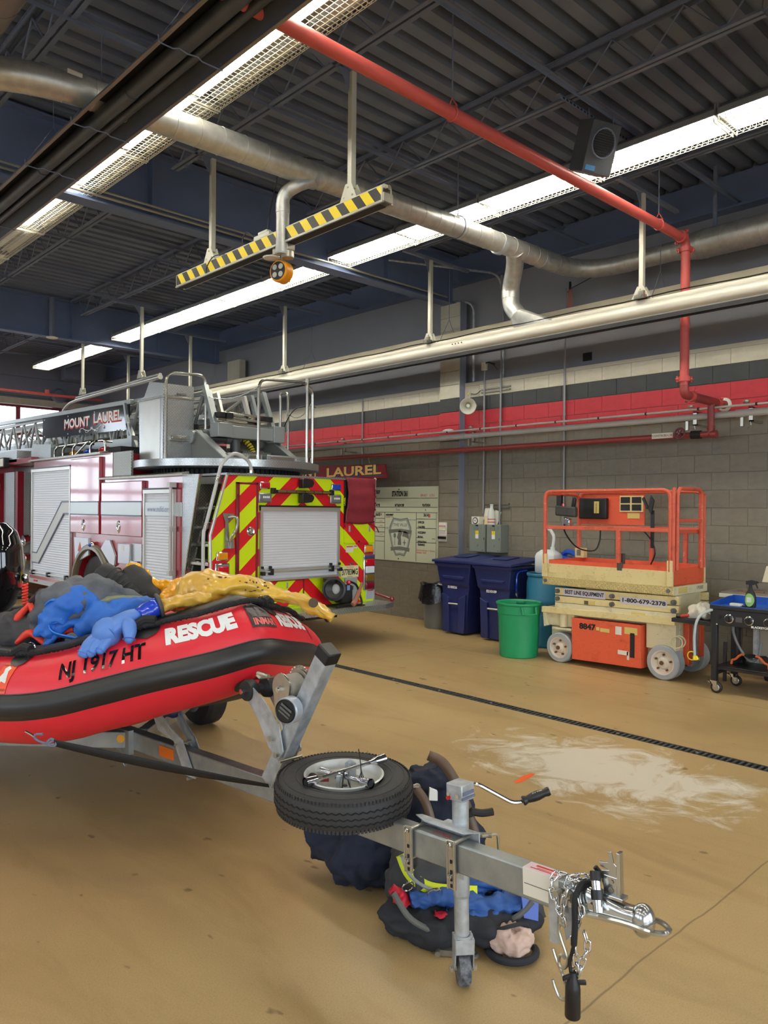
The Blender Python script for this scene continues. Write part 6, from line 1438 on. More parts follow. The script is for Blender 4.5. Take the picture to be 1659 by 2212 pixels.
def hoop(pts, r=.019, rad=.13): 
    b = MB(); b.tube(fillet(pts, rad, 7), r, 10)
    for p in (pts[0], pts[-1]): b.cyl(p, (p[0], p[1], p[2]+.07), r*1.35, n=10)
    return b.build('hand_rail', STAINLESS, tk)
hoop([(4.608, 8.90, 2.30), (4.608, 8.90, 3.39), (5.185, 8.93, 3.43), (5.185, 8.93, 2.30)])
hoop([(5.415, 8.05, 2.30), (5.415, 8.05, 3.31), (6.10, 8.05, 3.35), (6.31, 8.12, 3.30), (6.315, 8.12, 2.30)])
hoop([(6.172, 8.05, 2.30), (6.172, 8.05, 3.20), (6.172, 8.05, 3.34)], rad=.01)
hoop([(6.60, 9.25, 2.30), (6.60, 9.25, 3.39), (6.60, 9.06, 3.37), (6.60, 9.06, 2.30)], rad=.06)
def chain(p, q, sag, r=.006, n=24, mt=STAINLESS):
    b = MB(); p, q = Vector(p), Vector(q)
    b.tube([p.lerp(q, i/n)+Vector((0, 0, -sag*4*(i/n)*(1-i/n)+.003*math.sin(i*2.2))) for i in range(n+1)], r, 5); return b.build('safety_chain', mt, tk)
chain((5.10, 8.9, 3.17), (5.415, 8.05, 3.22), .10); chain((6.56, 9.06, 3.12), (6.31, 8.12, 3.13), .16)
b = MB(); b.tube(smooth_path([(6.60, 9.25, 2.7), (6.50, 9.0, 2.9), (6.52, 8.8, 3.1), (6.6, 8.6, 3.14), (6.66, 8.5, 3.12)]), .008, 6); b.build('cable', BLACK, tk)
# turret plates
for x in (5.0, 6.08):
    b = MB(); b.prism([(x, 8.16, 2.305), (x, 8.82, 2.68), (x, 9.7, 2.68), (x, 9.9, 2.305)], (.05, 0, 0)); b.build('turret_plate', TGREY_D, tk, bevel=.006)
    b = MB(); b.bar((x+.025, 8.14, 2.315), (x+.025, 8.82, 2.695), .11, .018, (0, -.5, .87)); b.cyl((x-.03, 8.95, 2.62), (x+.08, 8.95, 2.62), .09, n=18); b.build('turret_flange', TGREY, tk, bevel=.004)
b = MB(); b.cyl((5.06, 8.80, 2.63), (5.40, 8.72, 2.63), .075, n=16); b.cyl((5.36, 8.73, 2.63), (5.42, 8.715, 2.63), .095, n=16); b.tube(fillet([(5.36, 8.73, 2.63), (5.49, 8.70, 2.63), (5.49, 8.70, 2.30)], .07, 5), .065, 14); b.cyl((5.49, 8.70, 2.36), (5.49, 8.70, 2.43), .09, n=16); b.build('waterway_elbow', mat('grey_cast_elbow', (104, 106, 106), .5, .3), tk)
b = MB(); b.lathe([(.07, 0), (.06, .02), (.055, .12)], (5.49, 8.70, 2.305), (0, 0, 1), 18); b.build('waterway_flange', CHROME, tk)
b = MB(); P_ = smooth_path([(5.66, 8.9, 2.75), (5.70, 8.8, 2.62), (5.76, 8.72, 2.50), (5.78, 8.7, 2.40)], 8); b.tube(P_, .036, 10)
ho = b.build('yellow_hose', YELLOW, tk); b = MB()
for i in range(0, len(P_)-1, 2): b.torus(P_[i], (P_[i+1]-P_[i]), .037, .008, 12, 4)
b.build('hose_rib', BLACK, ho)
b = MB(); b.box(5.05, 6.08, 8.9, 9.2, 2.30, 2.50); b.box(5.55, 6.0, 8.62, 8.9, 2.305, 2.45); b.build('valve_block', TREADD, tk, smooth=0)
b = MB(); b.box(5.1, 5.4, 8.55, 8.75, 2.305, 2.42); b.box(5.12, 5.3, 8.6, 8.9, 2.42, 2.5); b.build('hydraulic_block', BLACK_MATT, tk, bevel=.01)
b = MB(); b.box(5.05, 5.55, 8.16, 8.3, 2.305, 2.38); b.box(5.62, 6.25, 8.16, 8.3, 2.305, 2.385); b.build('foot_ledge', TGREY, tk, bevel=.006)
for x0, x1 in ((5.12, 5.52), (5.66, 6.08)):
    b = MB(); b.box(x0, x1, 8.152, 8.16, 2.33, 2.365); b.build('ledge_step', STAINLESS, tk, bevel=.003)
# ladder: base section
def ladder(xl, xr, z0, z1, y0, y1, rise, nr, name, m, tw=.06, step=.48):
    """one ladder section from heel y0 to y1, side trusses and rungs; rise = height gained over its length"""
    L = y1-y0; dz = lambda y: rise*(y-y0)/L
    top = y0+(z1-z0)*.5
    b = MB()
    for x in (xl, xr):
        b.bar((x, y0, z0), (x, y1, z0+rise), tw, .07); b.bar((x, top, z1), (x, y1, z1+rise), tw*.8, .05)
        b.bar((x, y0, z0-.02), (x, top, z1+.02), tw, .07, (0, -1, .5))
        y = top; s = True
        while y+step/2 < y1:
            a = (x, y, z1+dz(y)) if s else (x, y, z0+dz(y)); c = (x, y+step/2, z0+dz(y+step/2)) if s else (x, y+step/2, z1+dz(y+step/2))
            b.tube([a, c], .022, 6); y += step/2; s = not s
    o = b.build(name, m, tk, smooth=0)
    b = MB()
    for i in range(nr):
        y = y0+.05+(L-.1)*i/nr; b.cyl((xl, y, z0+.03+dz(y)), (xr, y, z0+.03+dz(y)), .02, n=8)
    r = b.build('rung', STAINLESS, o); r['kind'] = 'stuff'
    return o
ladder(5.15, 6.05, 2.68, 3.27, 8.60, 18.0, .05, 30, 'ladder_base_section', TGREY, .06, .62)
ladder(5.26, 5.92, 2.84, 3.22, 8.80, 18.0, .05, 30, 'ladder_middle_section', TGREY, .045, 1.1)
ladder(5.38, 5.80, 2.93, 3.20, 8.85, 18.0, .05, 30, 'ladder_fly_section', ALU, .04, 1.7)
b = MB(); b.box(5.10, 6.10, 8.50, 8.66, 2.60, 2.76); b.box(5.95, 6.13, 8.48, 8.66, 2.58, 2.80); b.box(5.09, 5.30, 8.46, 8.66, 2.60, 2.78); b.build('heel_beam', TGREY, tk, bevel=.008)
b = MB()
for z, x0, x1 in ((2.80, 5.2, 6.0), (2.87, 5.3, 5.95), (2.93, 5.35, 5.55), (2.84, 5.3, 5.6), (2.925, 5.6, 5.98)): b.cyl((x0, 8.62, z), (x1, 8.60, z-.02), .016, n=8)
b.build('heel_rods', STAINLESS, tk)
b = MB()
for x in (5.22, 5.95, 5.34, 5.85): b.box(x-.05, x+.05, 8.58, 8.7, 2.86, 2.93)
b.build('slide_pads', BLACK, tk, bevel=.005)
SIGNB = mat('black_ladder_sign', (18, 22, 34), .12, coat=.6)
b = MB(); b.prism([(5.075, 10.96, 2.86), (5.075, 10.96, 3.245), (5.075, 14.5, 3.315), (5.075, 14.5, 2.935)], (.02, 0, 0)); ls = b.build('name_sign', SIGNB, tk, smooth=0)
for s, yc, w in (('MOUNT', 12.93, 1.06), ('LAUREL', 11.72, 1.03)):
    lettering(s, (5.0735, yc+.015, 3.085), (0, -1, -.02), (0, 0, 1), .215, INK_RED, ls, bold=.01, width=w*1.02)
    lettering(s, (5.0725, yc, 3.105), (0, -1, -.02), (0, 0, 1), .215, INK_WHITE, ls, bold=.005, width=w)
b = MB()
for sgn in (-1, 1):
    yc, zc = 12.30, 2.965
    b.tube([(5.073, yc+sgn*a, zc+c) for a, c in ((0, 0), (.06, -.018), (.16, -.022), (.28, .0), (.36, .03), (.44, .03), (.50, .0), (.49, -.03), (.455, -.025), (.46, -.0))], .007, 5)
    b.tube([(5.073, yc+sgn*a, zc+c) for a, c in ((.10, -.022), (.18, -.05), (.24, -.045), (.25, -.02), (.225, -.015))], .006, 5)
    b.torus((5.073, yc+sgn*.022, zc+.012), (1, 0, 0), .016, .006, 10, 4)
b.build('scroll_mark', INK_WHITE, ls)
b = MB()
for y in (11.05, 12.2, 13.3, 14.4): b.cyl((5.07, y, 3.2+.02*(y-11)), (5.075, y, 3.2+.02*(y-11)), .012, n=8); b.cyl((5.07, y, 2.90+.02*(y-11)), (5.075, y, 2.90+.02*(y-11)), .012, n=8)
b.build('sign_bolts', INK_WHITE, ls)
b = MB(); b.bar((5.10, 10.9, 2.66), (5.10, 18, 2.78), .08, .14); b.bar((5.10, 10.9, 3.27), (5.10, 18, 3.41), .07, .07); b.build('outer_beam', TGREY, tk, bevel=.006)
b = MB()
for y in (11.3, 12.2, 13.1, 13.9):
    for s in (-1, 1): b.tube([(5.09, y+s*.10, 2.74), (5.09, y+s*.05, 2.88)], .025, 6)
b.build('sign_struts', TGREY_D, tk)
b = MB(); b.bar((5.06, 10.85, 2.6), (5.06, 11.05, 3.25), .05, .05); b.bar((5.06, 10.55, 2.45), (5.06, 10.95, 2.95), .05, .06); b.box(5.0, 5.1, 10.7, 10.85, 2.55, 2.75); b.build('ladder_bracket', TGREY, tk)
# hoops and gear on the roof
for i, y in enumerate((12.95, 12.60, 12.25, 11.85, 11.2)):
    b = MB(); b.tube(fillet([(4.60, y, 2.46), (4.60, y, 2.60), (4.60, y-.18, 2.665), (4.85, y-.18, 2.665)], .08, 5), .016, 8); b.build('roof_hoop', STAINLESS, tk)
b = MB(); b.cyl((4.62, 12.75, 2.66), (4.62, 10.95, 2.66), .016, n=8); b.tube(fillet([(4.62, 11.2, 2.66), (4.62, 10.72, 2.66), (4.62, 10.72, 2.47)], .1, 5), .016, 8); b.tube([(4.6, 11.8, 2.47), (4.6, 11.3, 2.66)], .014, 8); b.build('roof_rail', STAINLESS, tk)
b = MB(); b.prism([(4.56, 12.66, 2.46), (4.56, 12.66, 2.70), (4.56, 13.4, 2.74), (4.56, 13.55, 2.62), (4.56, 13.55, 2.46)], (.35, 0, 0)); b.build('roof_box', TGREY, tk, smooth=0)
for y, m in ((11.55, BLUELENS), (11.0, REDLENS), (12.1, AMBER)):
    b = MB(); b.ell((4.75, y, 2.53), .1, .14, .06, 12, 8); b.build('roof_gear', m, tk)
b = MB(); b.box(4.7, 5.0, 10.4, 12.6, 2.46, 2.56); b.build('roof_tray', BLACK_MATT, tk, smooth=0)
# smoke ejector standing on the tailboard
bl = thing('portable_fan', 'black portable fan with a round outlet standing on the truck tailboard', 'fan', (6.2, 7.3, .50))
b = MB(); b.lathe([(.0, -.06), (.10, -.06), (.14, -.02), (.145, .05), (.12, .055), (.115, .0), (.06, -.03), (0, -.03)], (6.02, 7.28, .72), Vector((-.7, -.7, .12)), 24); b.build('outlet_ring', BLACK, bl)
b = MB(); b.obox((6.2, 7.32, .65), (.09, 0, 0), (0, .08, 0), (0, 0, .11)); b.build('motor', BLACK_MATT, bl, bevel=.02)
b = MB(); b.ell((6.10, 7.32, .71), .08, .07, .10, 14, 10); b.build('white_cowl', mat('grey_white_cowl', (190, 190, 186), .4), bl)
b = MB(); b.lathe([(0, 0), (.09, 0), (.10, .02), (.10, .05), (0, .055)], (6.03, 7.36, .80), (0, 0, 1), 20); b.build('filter_cap', BLACK, bl)
b = MB(); b.tube(fillet([(6.0, 7.2, .51), (6.42, 7.2, .51), (6.40, 7.3, .76), (6.28, 7.3, .80)], .06, 4), .014, 8); b.tube([(6.0, 7.4, .51), (6.42, 7.4, .51)], .014, 8); b.box(5.98, 6.44, 7.18, 7.42, .50, .512); b.build('frame', BLACK, bl)
b = MB(); b.tube(smooth_path([(6.40, 7.2, .78), (6.32, 7.16, .68), (6.24, 7.15, .56), (6.20, 7.15, .53)]), [.02, .02, .02, .02, .02, .02, .03, .03, .03, .03, .03, .03, .035, .035, .035, .035, .035, .035, .02][:19], 8); b.build('brown_strap', mat('brown_strap', (150, 96, 76), .7), bl)
b = MB(); b.box(6.19, 6.235, 7.236, 7.242, .70, .76); b.build('badge', mat('pale_blue_badge', (120, 150, 200), .5), bl, smooth=0)
b = MB(); b.ell((6.25, 7.28, .79), .03, .03, .03, 8, 6); b.build('red_knob', REDLENS, bl)
# ================================================================== inflatable rescue boat
BXC = 2.05; TR = .218
half = [(0, 2.985, 1.035), (.23, 3.06, .990), (.48, 3.215, .93), (.64, 3.355, .875), (.79, 3.49, .825), (.92, 3.66, .795), (1.04, 3.95, .775), (1.09, 4.35, .77), (1.10, 4.9, .765), (1.10, 6.9, .76)]
outer = [(BXC-a, y, z) for a, y, z in half[::-1]]+[(BXC+a, y, z) for a, y, z in half[1:]]
OP = smooth_path(outer, 10)
# arc length with s = 0 at the bow tip
cum = [0.]
for i in range(1, len(OP)): cum.append(cum[-1]+(OP[i]-OP[i-1]).length)
mid = min(range(len(OP)), key=lambda i: abs(OP[i].x-BXC)+abs(OP[i].y-2.985)); S0 = cum[mid]
def at_s(s):
    t = s+S0; t = max(0, min(cum[-1]-1e-6, t)); lo = 0
    import bisect
    i = max(0, min(len(cum)-2, bisect.bisect_right(cum, t)-1)); k = (t-cum[i])/(cum[i+1]-cum[i])
    p = OP[i].lerp(OP[i+1], k); a = OP[max(0, i-1)]; c = OP[min(len(OP)-1, i+2)]; tg = (c-a).normalized()
    n = Vector((-tg.y, tg.x, 0)).normalized()
    n = -n if n.dot(Vector((p.x-BXC, p.y-4.6, 0))) < 0 else n
    return p, tg, n
def tube_pt(s, th, r=TR):
    """point on the boat tube: s along the outline from the bow tip, th degrees above the outermost line"""
    p, tg, n = at_s(s); u = tg.cross(n); u = u if u.z > 0 else -u
    c = p-n*(TR+.02); a = math.radians(th)
    return c+n*(r*math.cos(a))+u*(r*math.sin(a))
BRED = mat('red_hypalon', (224, 38, 54), .38, var=.06, vs=3, bump=.03, bs=8)
BBLK = mat('black_hypalon', (36, 36, 38), .42, var=.15, vs=6)
bt_ = thing('inflatable_boat', 'red inflatable rescue boat with a black rub strake on the trailer', 'boat', (BXC, 4.6, .5))
smax = min(S0, cum[-1]-S0)-.01; NS = 150
b = MB(); b.grid(lambda u, v: tube_pt(-smax+2*smax*u, 360*v), NS, 32, False, True); b.build('buoyancy_tube', BRED, bt_, smooth=60)
def band(name, th0, th1, r_fn, m, s0=-smax, s1=smax, nt=10, ns=NS, par=bt_):
    b = MB(); b.grid(lambda u, v: tube_pt(s0+(s1-s0)*u, th0+(th1-th0)*v, r_fn(v)), ns, nt); return b.build(name, m, par, smooth=50)
band('rub_strake', -17, 14, lambda v: TR+(.001 if v in (0, 1) else .007+.022*max(0, math.sin(PI*min(1, max(0, (v-.12)/.76))))**.8 if .12 < v < .88 else .006), BBLK, nt=16)
band('strake_edge', 14, 15.5, lambda v: TR+.004*math.sin(PI*v)+.001, mat('grey_seam', (70, 68, 68), .5), nt=3)
for s in (-1.42, -.72, .6):
    for k in (0, .05): band('seam', 23, 120, lambda v: TR+.0022, mat('tube_seam_tape', (186, 28, 42), .5) if 'tube_seam_tape' not in bpy.data.materials else bpy.data.materials['tube_seam_tape'], s+k-.016, s+k+.016, 14, 2); break
# black grab band with rope along the top
band('grab_band', 74, 122, lambda v: TR+.004+.022*math.sin(PI*v)**.5, BBLK, -smax, .95, 8)
b = MB(); b.tube([tube_pt(-smax+2*smax*i/300, 68, TR+.020+.006*abs(math.sin(i*.05*2*smax))) for i in range(300) if -smax+2*smax*i/300 < .9], .014, 8)
rope = b.build('grab_rope', mat('black_rope', (24, 24, 27), .8), bt_)
b = MB()
i = 0; s = -1.9
while s < .9:
    c = tube_pt(s, 68, TR+.022); d_ = tube_pt(s+.01, 68, TR+.022)-c; b.torus(c, d_.normalized()+Vector((0, 0, .9)), .0145, .0035, 8, 4); s += .028
q = b.build('rope_twist', bpy.data.materials['black_rope'], rope); q['kind'] = 'stuff'
for s in (-1.22, -.52, .18):
    b = MB(); c0 = tube_pt(s, 62, TR+.006)
    b.grid(lambda u, v: tube_pt(s+.13*(u-.5)*math.sqrt(max(0, 1-(2*v-1)**2)), 50+34*v, TR+.005), 8, 8); pt_ = b.build('rope_patch', BBLK, bt_, smooth=50)
    b = MB(); nrm = (tube_pt(s, 72, TR+1)-tube_pt(s, 72, TR)).normalized(); c = tube_pt(s+.03, 76, TR+.035); b.torus(c, (at_s(s)[1]+nrm*.3), .022, .004, 16, 6); c = tube_pt(s-.04, 74, TR+.03); b.torus(c, (at_s(s)[1]+nrm*.3), .018, .004, 16, 6); b.build('rope_ring', CHROME, pt_)
    b = MB(); b.tube([tube_pt(s-.06, 68, TR+.03), tube_pt(s, 72, TR+.045), tube_pt(s+.05, 70, TR+.035)], .022, 8); b.build('rope_knot', bpy.data.materials['black_rope'], pt_)
# words and marks on the tube
def on_tube(s0, th0, tilt=0, r=TR+.0025): return lambda x, y: tube_pt(s0+x+tilt*y, th0+math.degrees(y/TR), r)
lettering('RESCUE', None, None, None, .118, INK_WHITE, bt_, bold=.008, fn=on_tube(-.265, 46), width=.345, cut=.02)
lettering('RESCUE', None, None, None, .118, INK_WHITE, bt_, bold=.008, fn=on_tube(.36, 46), width=.36, cut=.02)
lettering('NJ 1917 HT', None, None, None, .105, mat('gloss_black_letters', (16, 16, 18), .12, coat=.6), bt_, bold=.003, fn=on_tube(-.73, 34, .12), width=.40, cut=.02)
def tube_poly(name, pts, s0, th0, m, r=TR+.002, cut=.02, par=bt_, tilt=0):
    q = bmesh.new(); q.faces.new([q.verts.new((x, y, 0)) for x, y in pts])
    bmesh.ops.triangulate(q, faces=q.faces[:])
    for ax in (0, 1):
        lo = min(v.co[ax] for v in q.verts); hi = max(v.co[ax] for v in q.verts); k = lo+cut
        while k < hi:
            n = [0, 0, 0]; n[ax] = 1; c = [0, 0, 0]; c[ax] = k; bmesh.ops.bisect_plane(q, geom=q.verts[:]+q.edges[:]+q.faces[:], plane_co=c, plane_no=n); k += cut
    f = on_tube(s0, th0, tilt, r)
    for v in q.verts: v.co = f(v.co.x, v.co.y)
    me = bpy.data.meshes.new(name); q.to_mesh(me); q.free(); me.materials.append(m); o = bpy.data.objects.new(name, me); COL.objects.link(o); adopt(o, par); return o
LOGO_G = mat('grey_logo_print', (92, 84, 84), .5); LOGO_D = mat('dark_logo_print', (52, 46, 48), .45)
lg = tube_poly('logo_panel', [(-.07, -.075), (.085, -.075), (.07, .06), (.0, .085), (-.07, .06)], .045, 50, LOGO_D)
for pts in ([(-.055, -.02), (-.03, -.02), (-.03, .04), (-.065, .04), (-.065, .015), (-.055, .015)], [(-.02, .045), (.04, .045), (.055, .02), (.035, .02), (.025, .03), (.0, .03), (.0, -.0), (.06, -.0), (.06, -.02), (-.02, -.02)]):
    tube_poly('logo_mark', pts, .045, 50, LOGO_G, TR+.0035, par=lg)
lettering('INMAR', None, None, None, .05, mat('salmon_logo_print', (226, 110, 104), .5), lg, bold=.002, fn=on_tube(.05, 50-12.5, 0, TR+.0035), width=.13, cut=.02)
ORS = mat('orange_sticker', (240, 84, 36), .4)
st_ = tube_poly('registration_sticker', [(-.045, -.075), (.045, -.075), (.045, .075), (-.045, .075)], -1.26, 36, ORS, tilt=.12)
tube_poly('white_state_shape', [(-.02, -.04), (-.005, -.045), (-.0, -.02), (.03, -.03), (.03, -.02), (.005, -.01), (.02, .01), (.012, .03), (.02, .045), (-.005, .06), (-.02, .045), (-.012, .02), (-.022, .0), (-.03, -.02)], -1.26, 36, INK_WHITE, TR+.0035, .012, st_, .12)
for dy, s_ in ((.062, 'NEW JERSEY'), (-.06, 'REGISTERED')): lettering(s_, None, None, None, .014, INK, st_, fn=on_tube(-1.26, 36+math.degrees(dy/TR), .12, TR+.0035), width=.07)
tube_poly('silver_stripe', [(-.16, -.03), (.12, -.03), (.155, .03), (-.16, .03)], -1.63, 54, mat('silver_tape', (190, 204, 224), .3, .5))
pp = [(.12*math.cos(a), .10*math.sin(a)) for a in [i*PI/10 for i in range(20)]]
tube_poly('carry_patch', pp, -1.60, 30, BBLK, TR+.008); b = MB(); b.tube([tube_pt(-1.66+.12*k/8, 28, TR+.012+.03*math.sin(PI*k/8)) for k in range(9)], .02, 8); b.build('carry_handle', BBLK, bt_)
# bow eye and towing ring
b = MB(); c = tube_pt(-.06, -46, TR)
for k in (-1, 1): b.grid(lambda u, v: tube_pt(-.05+.07*k+.10*(u-.5)*math.sqrt(max(0, 1-(2*v-1)**2)), -58+26*v, TR+.004), 8, 8)
b.build('bow_patch', BBLK, bt_, smooth=50)
b = MB(); b.tube([tube_pt(-.10, -50, TR+.03), tube_pt(-.09, -42, TR+.06), tube_pt(-.055, -36, TR+.07), tube_pt(-.02, -42, TR+.06), tube_pt(-.01, -50, TR+.03)], .006, 8); b.tube([tube_pt(-.11, -50, TR+.03), tube_pt(.0, -50, TR+.05)], .007, 8); br_ = b.build('bow_ring', CHROME, bt_)
b = MB(); b.obox(tube_pt(-.05, -40, TR+.03), (.02, 0, 0), (0, .012, 0), (0, 0, .025)); b.build('bow_webbing', BRED, br_, bevel=.005)
# hull fabric, floor
HULL = mat('black_hull_fabric', (34, 34, 36), .55, var=.2, vs=5)
b = MB(); Ys = [3.25, 3.4, 3.6, 3.8, 4.1, 4.6, 5.5, 6.8]; zk = [.80, .73, .66, .60, .56, .53, .52, .52]; hw = [.28, .5, .66, .78, .88, .92, .93, .93]
def hull(u, v):
    f = u*(len(Ys)-1); i = min(int(f), len(Ys)-2); k = f-i; L_ = lambda A: A[i]*(1-k)+A[i+1]*k
    y, z0, w = L_(Ys), L_(zk), L_(hw); t = 2*v-1; zt = (.80 if y < 3.5 else .70)-.0
    return Vector((BXC+w*t, y, z0+(max(zt, z0+.06)-z0)*abs(t)**1.4-.02*math.sin(PI*abs(t))))
b.grid(hull, 28, 16); b.build('hull_bottom', HULL, bt_, smooth=60)
b = MB(); b.prism([(1.35, 3.7, .86), (1.75, 3.35, .88), (2.35, 3.35, .88), (2.75, 3.7, .86), (2.85, 6.8, .80), (1.2, 6.8, .80)], (0, 0, .02)); b.build('floor', mat('dark_boat_floor', (46, 46, 52), .7), bt_, smooth=0)
b = MB(); b.box(1.2, 2.9, 6.5, 6.56, .6, .9); b.build('transom', mat('black_transom', (28, 28, 30), .5), bt_, bevel=.01)
b = MB(); b.bar((1.2, 4.9, 1.02), (2.9, 4.9, 1.02), .22, .04); b.build('thwart', HULL, bt_, bevel=.01)
# ------------------------------------------------------------------ gear lying in the boat
def rough_blob(c, rx, ry, rz, amp, seed, nu=36, nv=22, rot=0, flat=None, fold=7):
    r = random.Random(seed); ph = [r.uniform(0, 6.28) for _ in range(8)]; R_ = Matrix.Rotation(rot, 3, 'Z'); c = Vector(c)
    def f(u, v):
        a = 2*PI*u; p = PI*(v-.5)
        n = 1+amp*(math.sin(fold*a*.43+ph[0]+3*v)*.5+math.sin(3*a+ph[1]-5*v)*.5+.5*math.sin(fold*a+ph[2]+9*v)+.35*math.sin(11*v+ph[3]+2*math.sin(2*a))+.25*math.sin(13*a+7*v+ph[4]))
        k = math.cos(p); k = math.copysign(abs(k)**.8, k); s = math.copysign(abs(math.sin(p))**.9, math.sin(p))
        q = R_ @ Vector((rx*math.cos(a)*k*n, ry*math.sin(a)*k*n, rz*s*n)); q += c
        if flat is not None and q.z < flat: q.z = flat+.004*math.sin(a*5)
        return q
    return f
def fabric_tube(P, R_, amp, seed, sq=(1, 1), n=20, sub=6):
    """crumpled sleeve along P"""
    r = random.Random(seed); ph = [r.uniform(0, 6.28) for _ in range(6)]
    Q = smooth_path(P, sub); rr = [R_[min(int(i/sub), len(R_)-2)]*(1-(i % sub)/sub)+R_[min(int(i/sub)+1, len(R_)-1)]*((i % sub)/sub) if i < len(Q)-1 else R_[-1] for i in range(len(Q))]
    b = MB(); b.tube(Q, rr, n, False, True, sq=sq)
    m = len(Q)
    for i in range(m):
        for k in range(n):
            j = i*n+k; a = 2*PI*k/n; v = Vector(b.v[j]); d = v-Q[i]
            b.v[j] = tuple(Q[i]+d*(1+amp*(math.sin(2*a+ph[0]+i*.5)+.6*math.sin(3*a-i*.9+ph[1])+.5*math.sin(i*1.7+ph[2])*math.cos(a+ph[3]))))
    return b
BLUEF = mat('blue_dry_suit_fabric', (36, 104, 196), .6, bump=.25, bs=30, var=.15, vs=6)
GREYF = mat('grey_dry_suit_fabric', (96, 100, 108), .7, bump=.25, bs=30, rgb2=(70, 74, 82), vs=9)
OLIVEF = mat('olive_grey_fabric', (136, 138, 100), .7, bump=.2, bs=30, rgb2=(96, 100, 104), vs=9)
ds = thing('dry_suit', 'blue and grey folded dry suit lying in the boat bow', 'suit', (1.6, 3.85, 1.0))
b = fabric_tube([(1.36, 4.02, 1.08), (1.45, 3.98, 1.16), (1.56, 3.92, 1.22), (1.66, 3.86, 1.20), (1.74, 3.78, 1.10)], [.07, .13, .15, .15, .10], .10, 4, (1, .9)); cloth(b.build('grey_body', GREYF, ds, smooth=70), 0.03, 0.07, 1)
b = fabric_tube([(1.40, 3.90, 1.05), (1.42, 3.90, 1.14), (1.50, 3.86, 1.21), (1.60, 3.80, 1.20), (1.70, 3.74, 1.19), (1.80, 3.66, 1.17)], [.06, .09, .10, .09, .08, .06], .12, 5, (1, .9)); cloth(b.build('blue_sleeve', BLUEF, ds, smooth=70), 0.03, 0.06, 1)
b = fabric_tube([(1.52, 3.80, 1.06), (1.58, 3.74, 1.13), (1.66, 3.68, 1.165), (1.76, 3.62, 1.175), (1.84, 3.56, 1.16)], [.07, .10, .10, .095, .07], .10, 8, (1, .9)); cloth(b.build('blue_leg', BLUEF, ds, smooth=70), 0.03, 0.06, 1)
b = fabric_tube([(1.50, 3.86, 1.17), (1.58, 3.80, 1.225), (1.68, 3.73, 1.24), (1.80, 3.64, 1.235)], [.02, .045, .045, .02], .15, 9, (1, .5)); b.build('olive_panel', OLIVEF, ds, smooth=70)
for i in range(7):
    o1 = Vector((-.012, -.012, -.028))*i+Vector((.0, .0, .0)); st = i % 3
    b = fabric_tube([Vector((1.43, 3.95, 1.15))+o1, Vector((1.52, 3.90, 1.285))+o1, Vector((1.62, 3.82, 1.30))+o1, Vector((1.74, 3.72, 1.255))+o1*.9, Vector((1.82, 3.66, 1.21))+o1*.8], [.02, .034, .036, .034, .02], .14, 120+i, (1, .8), 14)
    cloth(b.build('fold', (GREYF, BLUEF, OLIVEF)[(0, 0, 1, 2, 1, 0, 1)[i]], ds, smooth=70), .012, .05, 1)
b = MB(); b.tube(smooth_path([(1.40, 3.93, 1.20), (1.42, 3.88, 1.24), (1.46, 3.83, 1.22), (1.44, 3.82, 1.14), (1.40, 3.86, 1.12), (1.41, 3.82, 1.08), (1.52, 3.72, 1.05)]), .016, 8, sq=(1.6, .5)); b.tube(smooth_path([(1.68, 3.60, 1.05), (1.66, 3.60, 1.14), (1.70, 3.62, 1.24)]), .016, 8, sq=(1.6, .5)); b.build('webbing', mat('blue_webbing', (40, 120, 216), .6), ds)
b = MB(); b.torus((1.43, 3.83, 1.185), (1, 1, .3), .014, .005, 12, 6); b.build('strap_ring', CHROME, ds)
NEO = mat('black_neoprene_sleeve', (30, 31, 34), .6, bump=.1, bs=60)
ns = thing('neoprene_sleeve', 'black ribbed neoprene neck and sleeve between blue and yellow suits', 'suit', (1.8, 3.95, 1.2))
b = fabric_tube([(1.72, 4.06, 1.34), (1.77, 4.0, 1.29), (1.83, 3.92, 1.22), (1.88, 3.86, 1.14)], [.08, .085, .09, .07], .05, 3); b.build('sleeve', NEO, ns, smooth=70)
b = fabric_tube([(1.86, 4.0, 1.36), (1.88, 3.94, 1.28), (1.93, 3.88, 1.18)], [.05, .09, .08], .05, 6); b.build('cuff', NEO, ns, smooth=70)
b = MB()
for i in range(9): c = Vector((1.755, 4.015, 1.305)).lerp(Vector((1.86, 3.88, 1.18)), i/8); b.torus(c, (.10, -.135, -.125), .087, .0045, 22, 4)
b.build('ribs', NEO, ns)
YPVC = mat('glossy_yellow_pvc', (246, 172, 22), .22, coat=.4, bump=.12, bs=9)
YOLD = mat('aged_translucent_yellow_pvc', (206, 160, 70), .3, coat=.3, bump=.12, bs=9, rgb2=(226, 178, 62), vs=5)
ys = thing('yellow_suit', 'glossy yellow PVC suit crumpled behind the tan yellow one', 'suit', (1.98, 3.9, 1.2))
b = fabric_tube([(1.845, 4.04, 1.36), (1.89, 4.0, 1.315), (1.95, 3.94, 1.275), (2.02, 3.88, 1.265), (2.10, 3.81, 1.29)], [.055, .085, .07, .05, .045], .16, 11, (1, .8)); cloth(b.build('sleeve', YPVC, ys, smooth=40), 0.035, 0.06, 1)
b = fabric_tube([(1.88, 3.76, 1.16), (1.96, 3.72, 1.21), (2.05, 3.70, 1.255), (2.14, 3.70, 1.30)], [.04, .085, .09, .05], .18, 14, (1, .8)); cloth(b.build('trouser', YPVC, ys, smooth=40), 0.035, 0.06, 1)
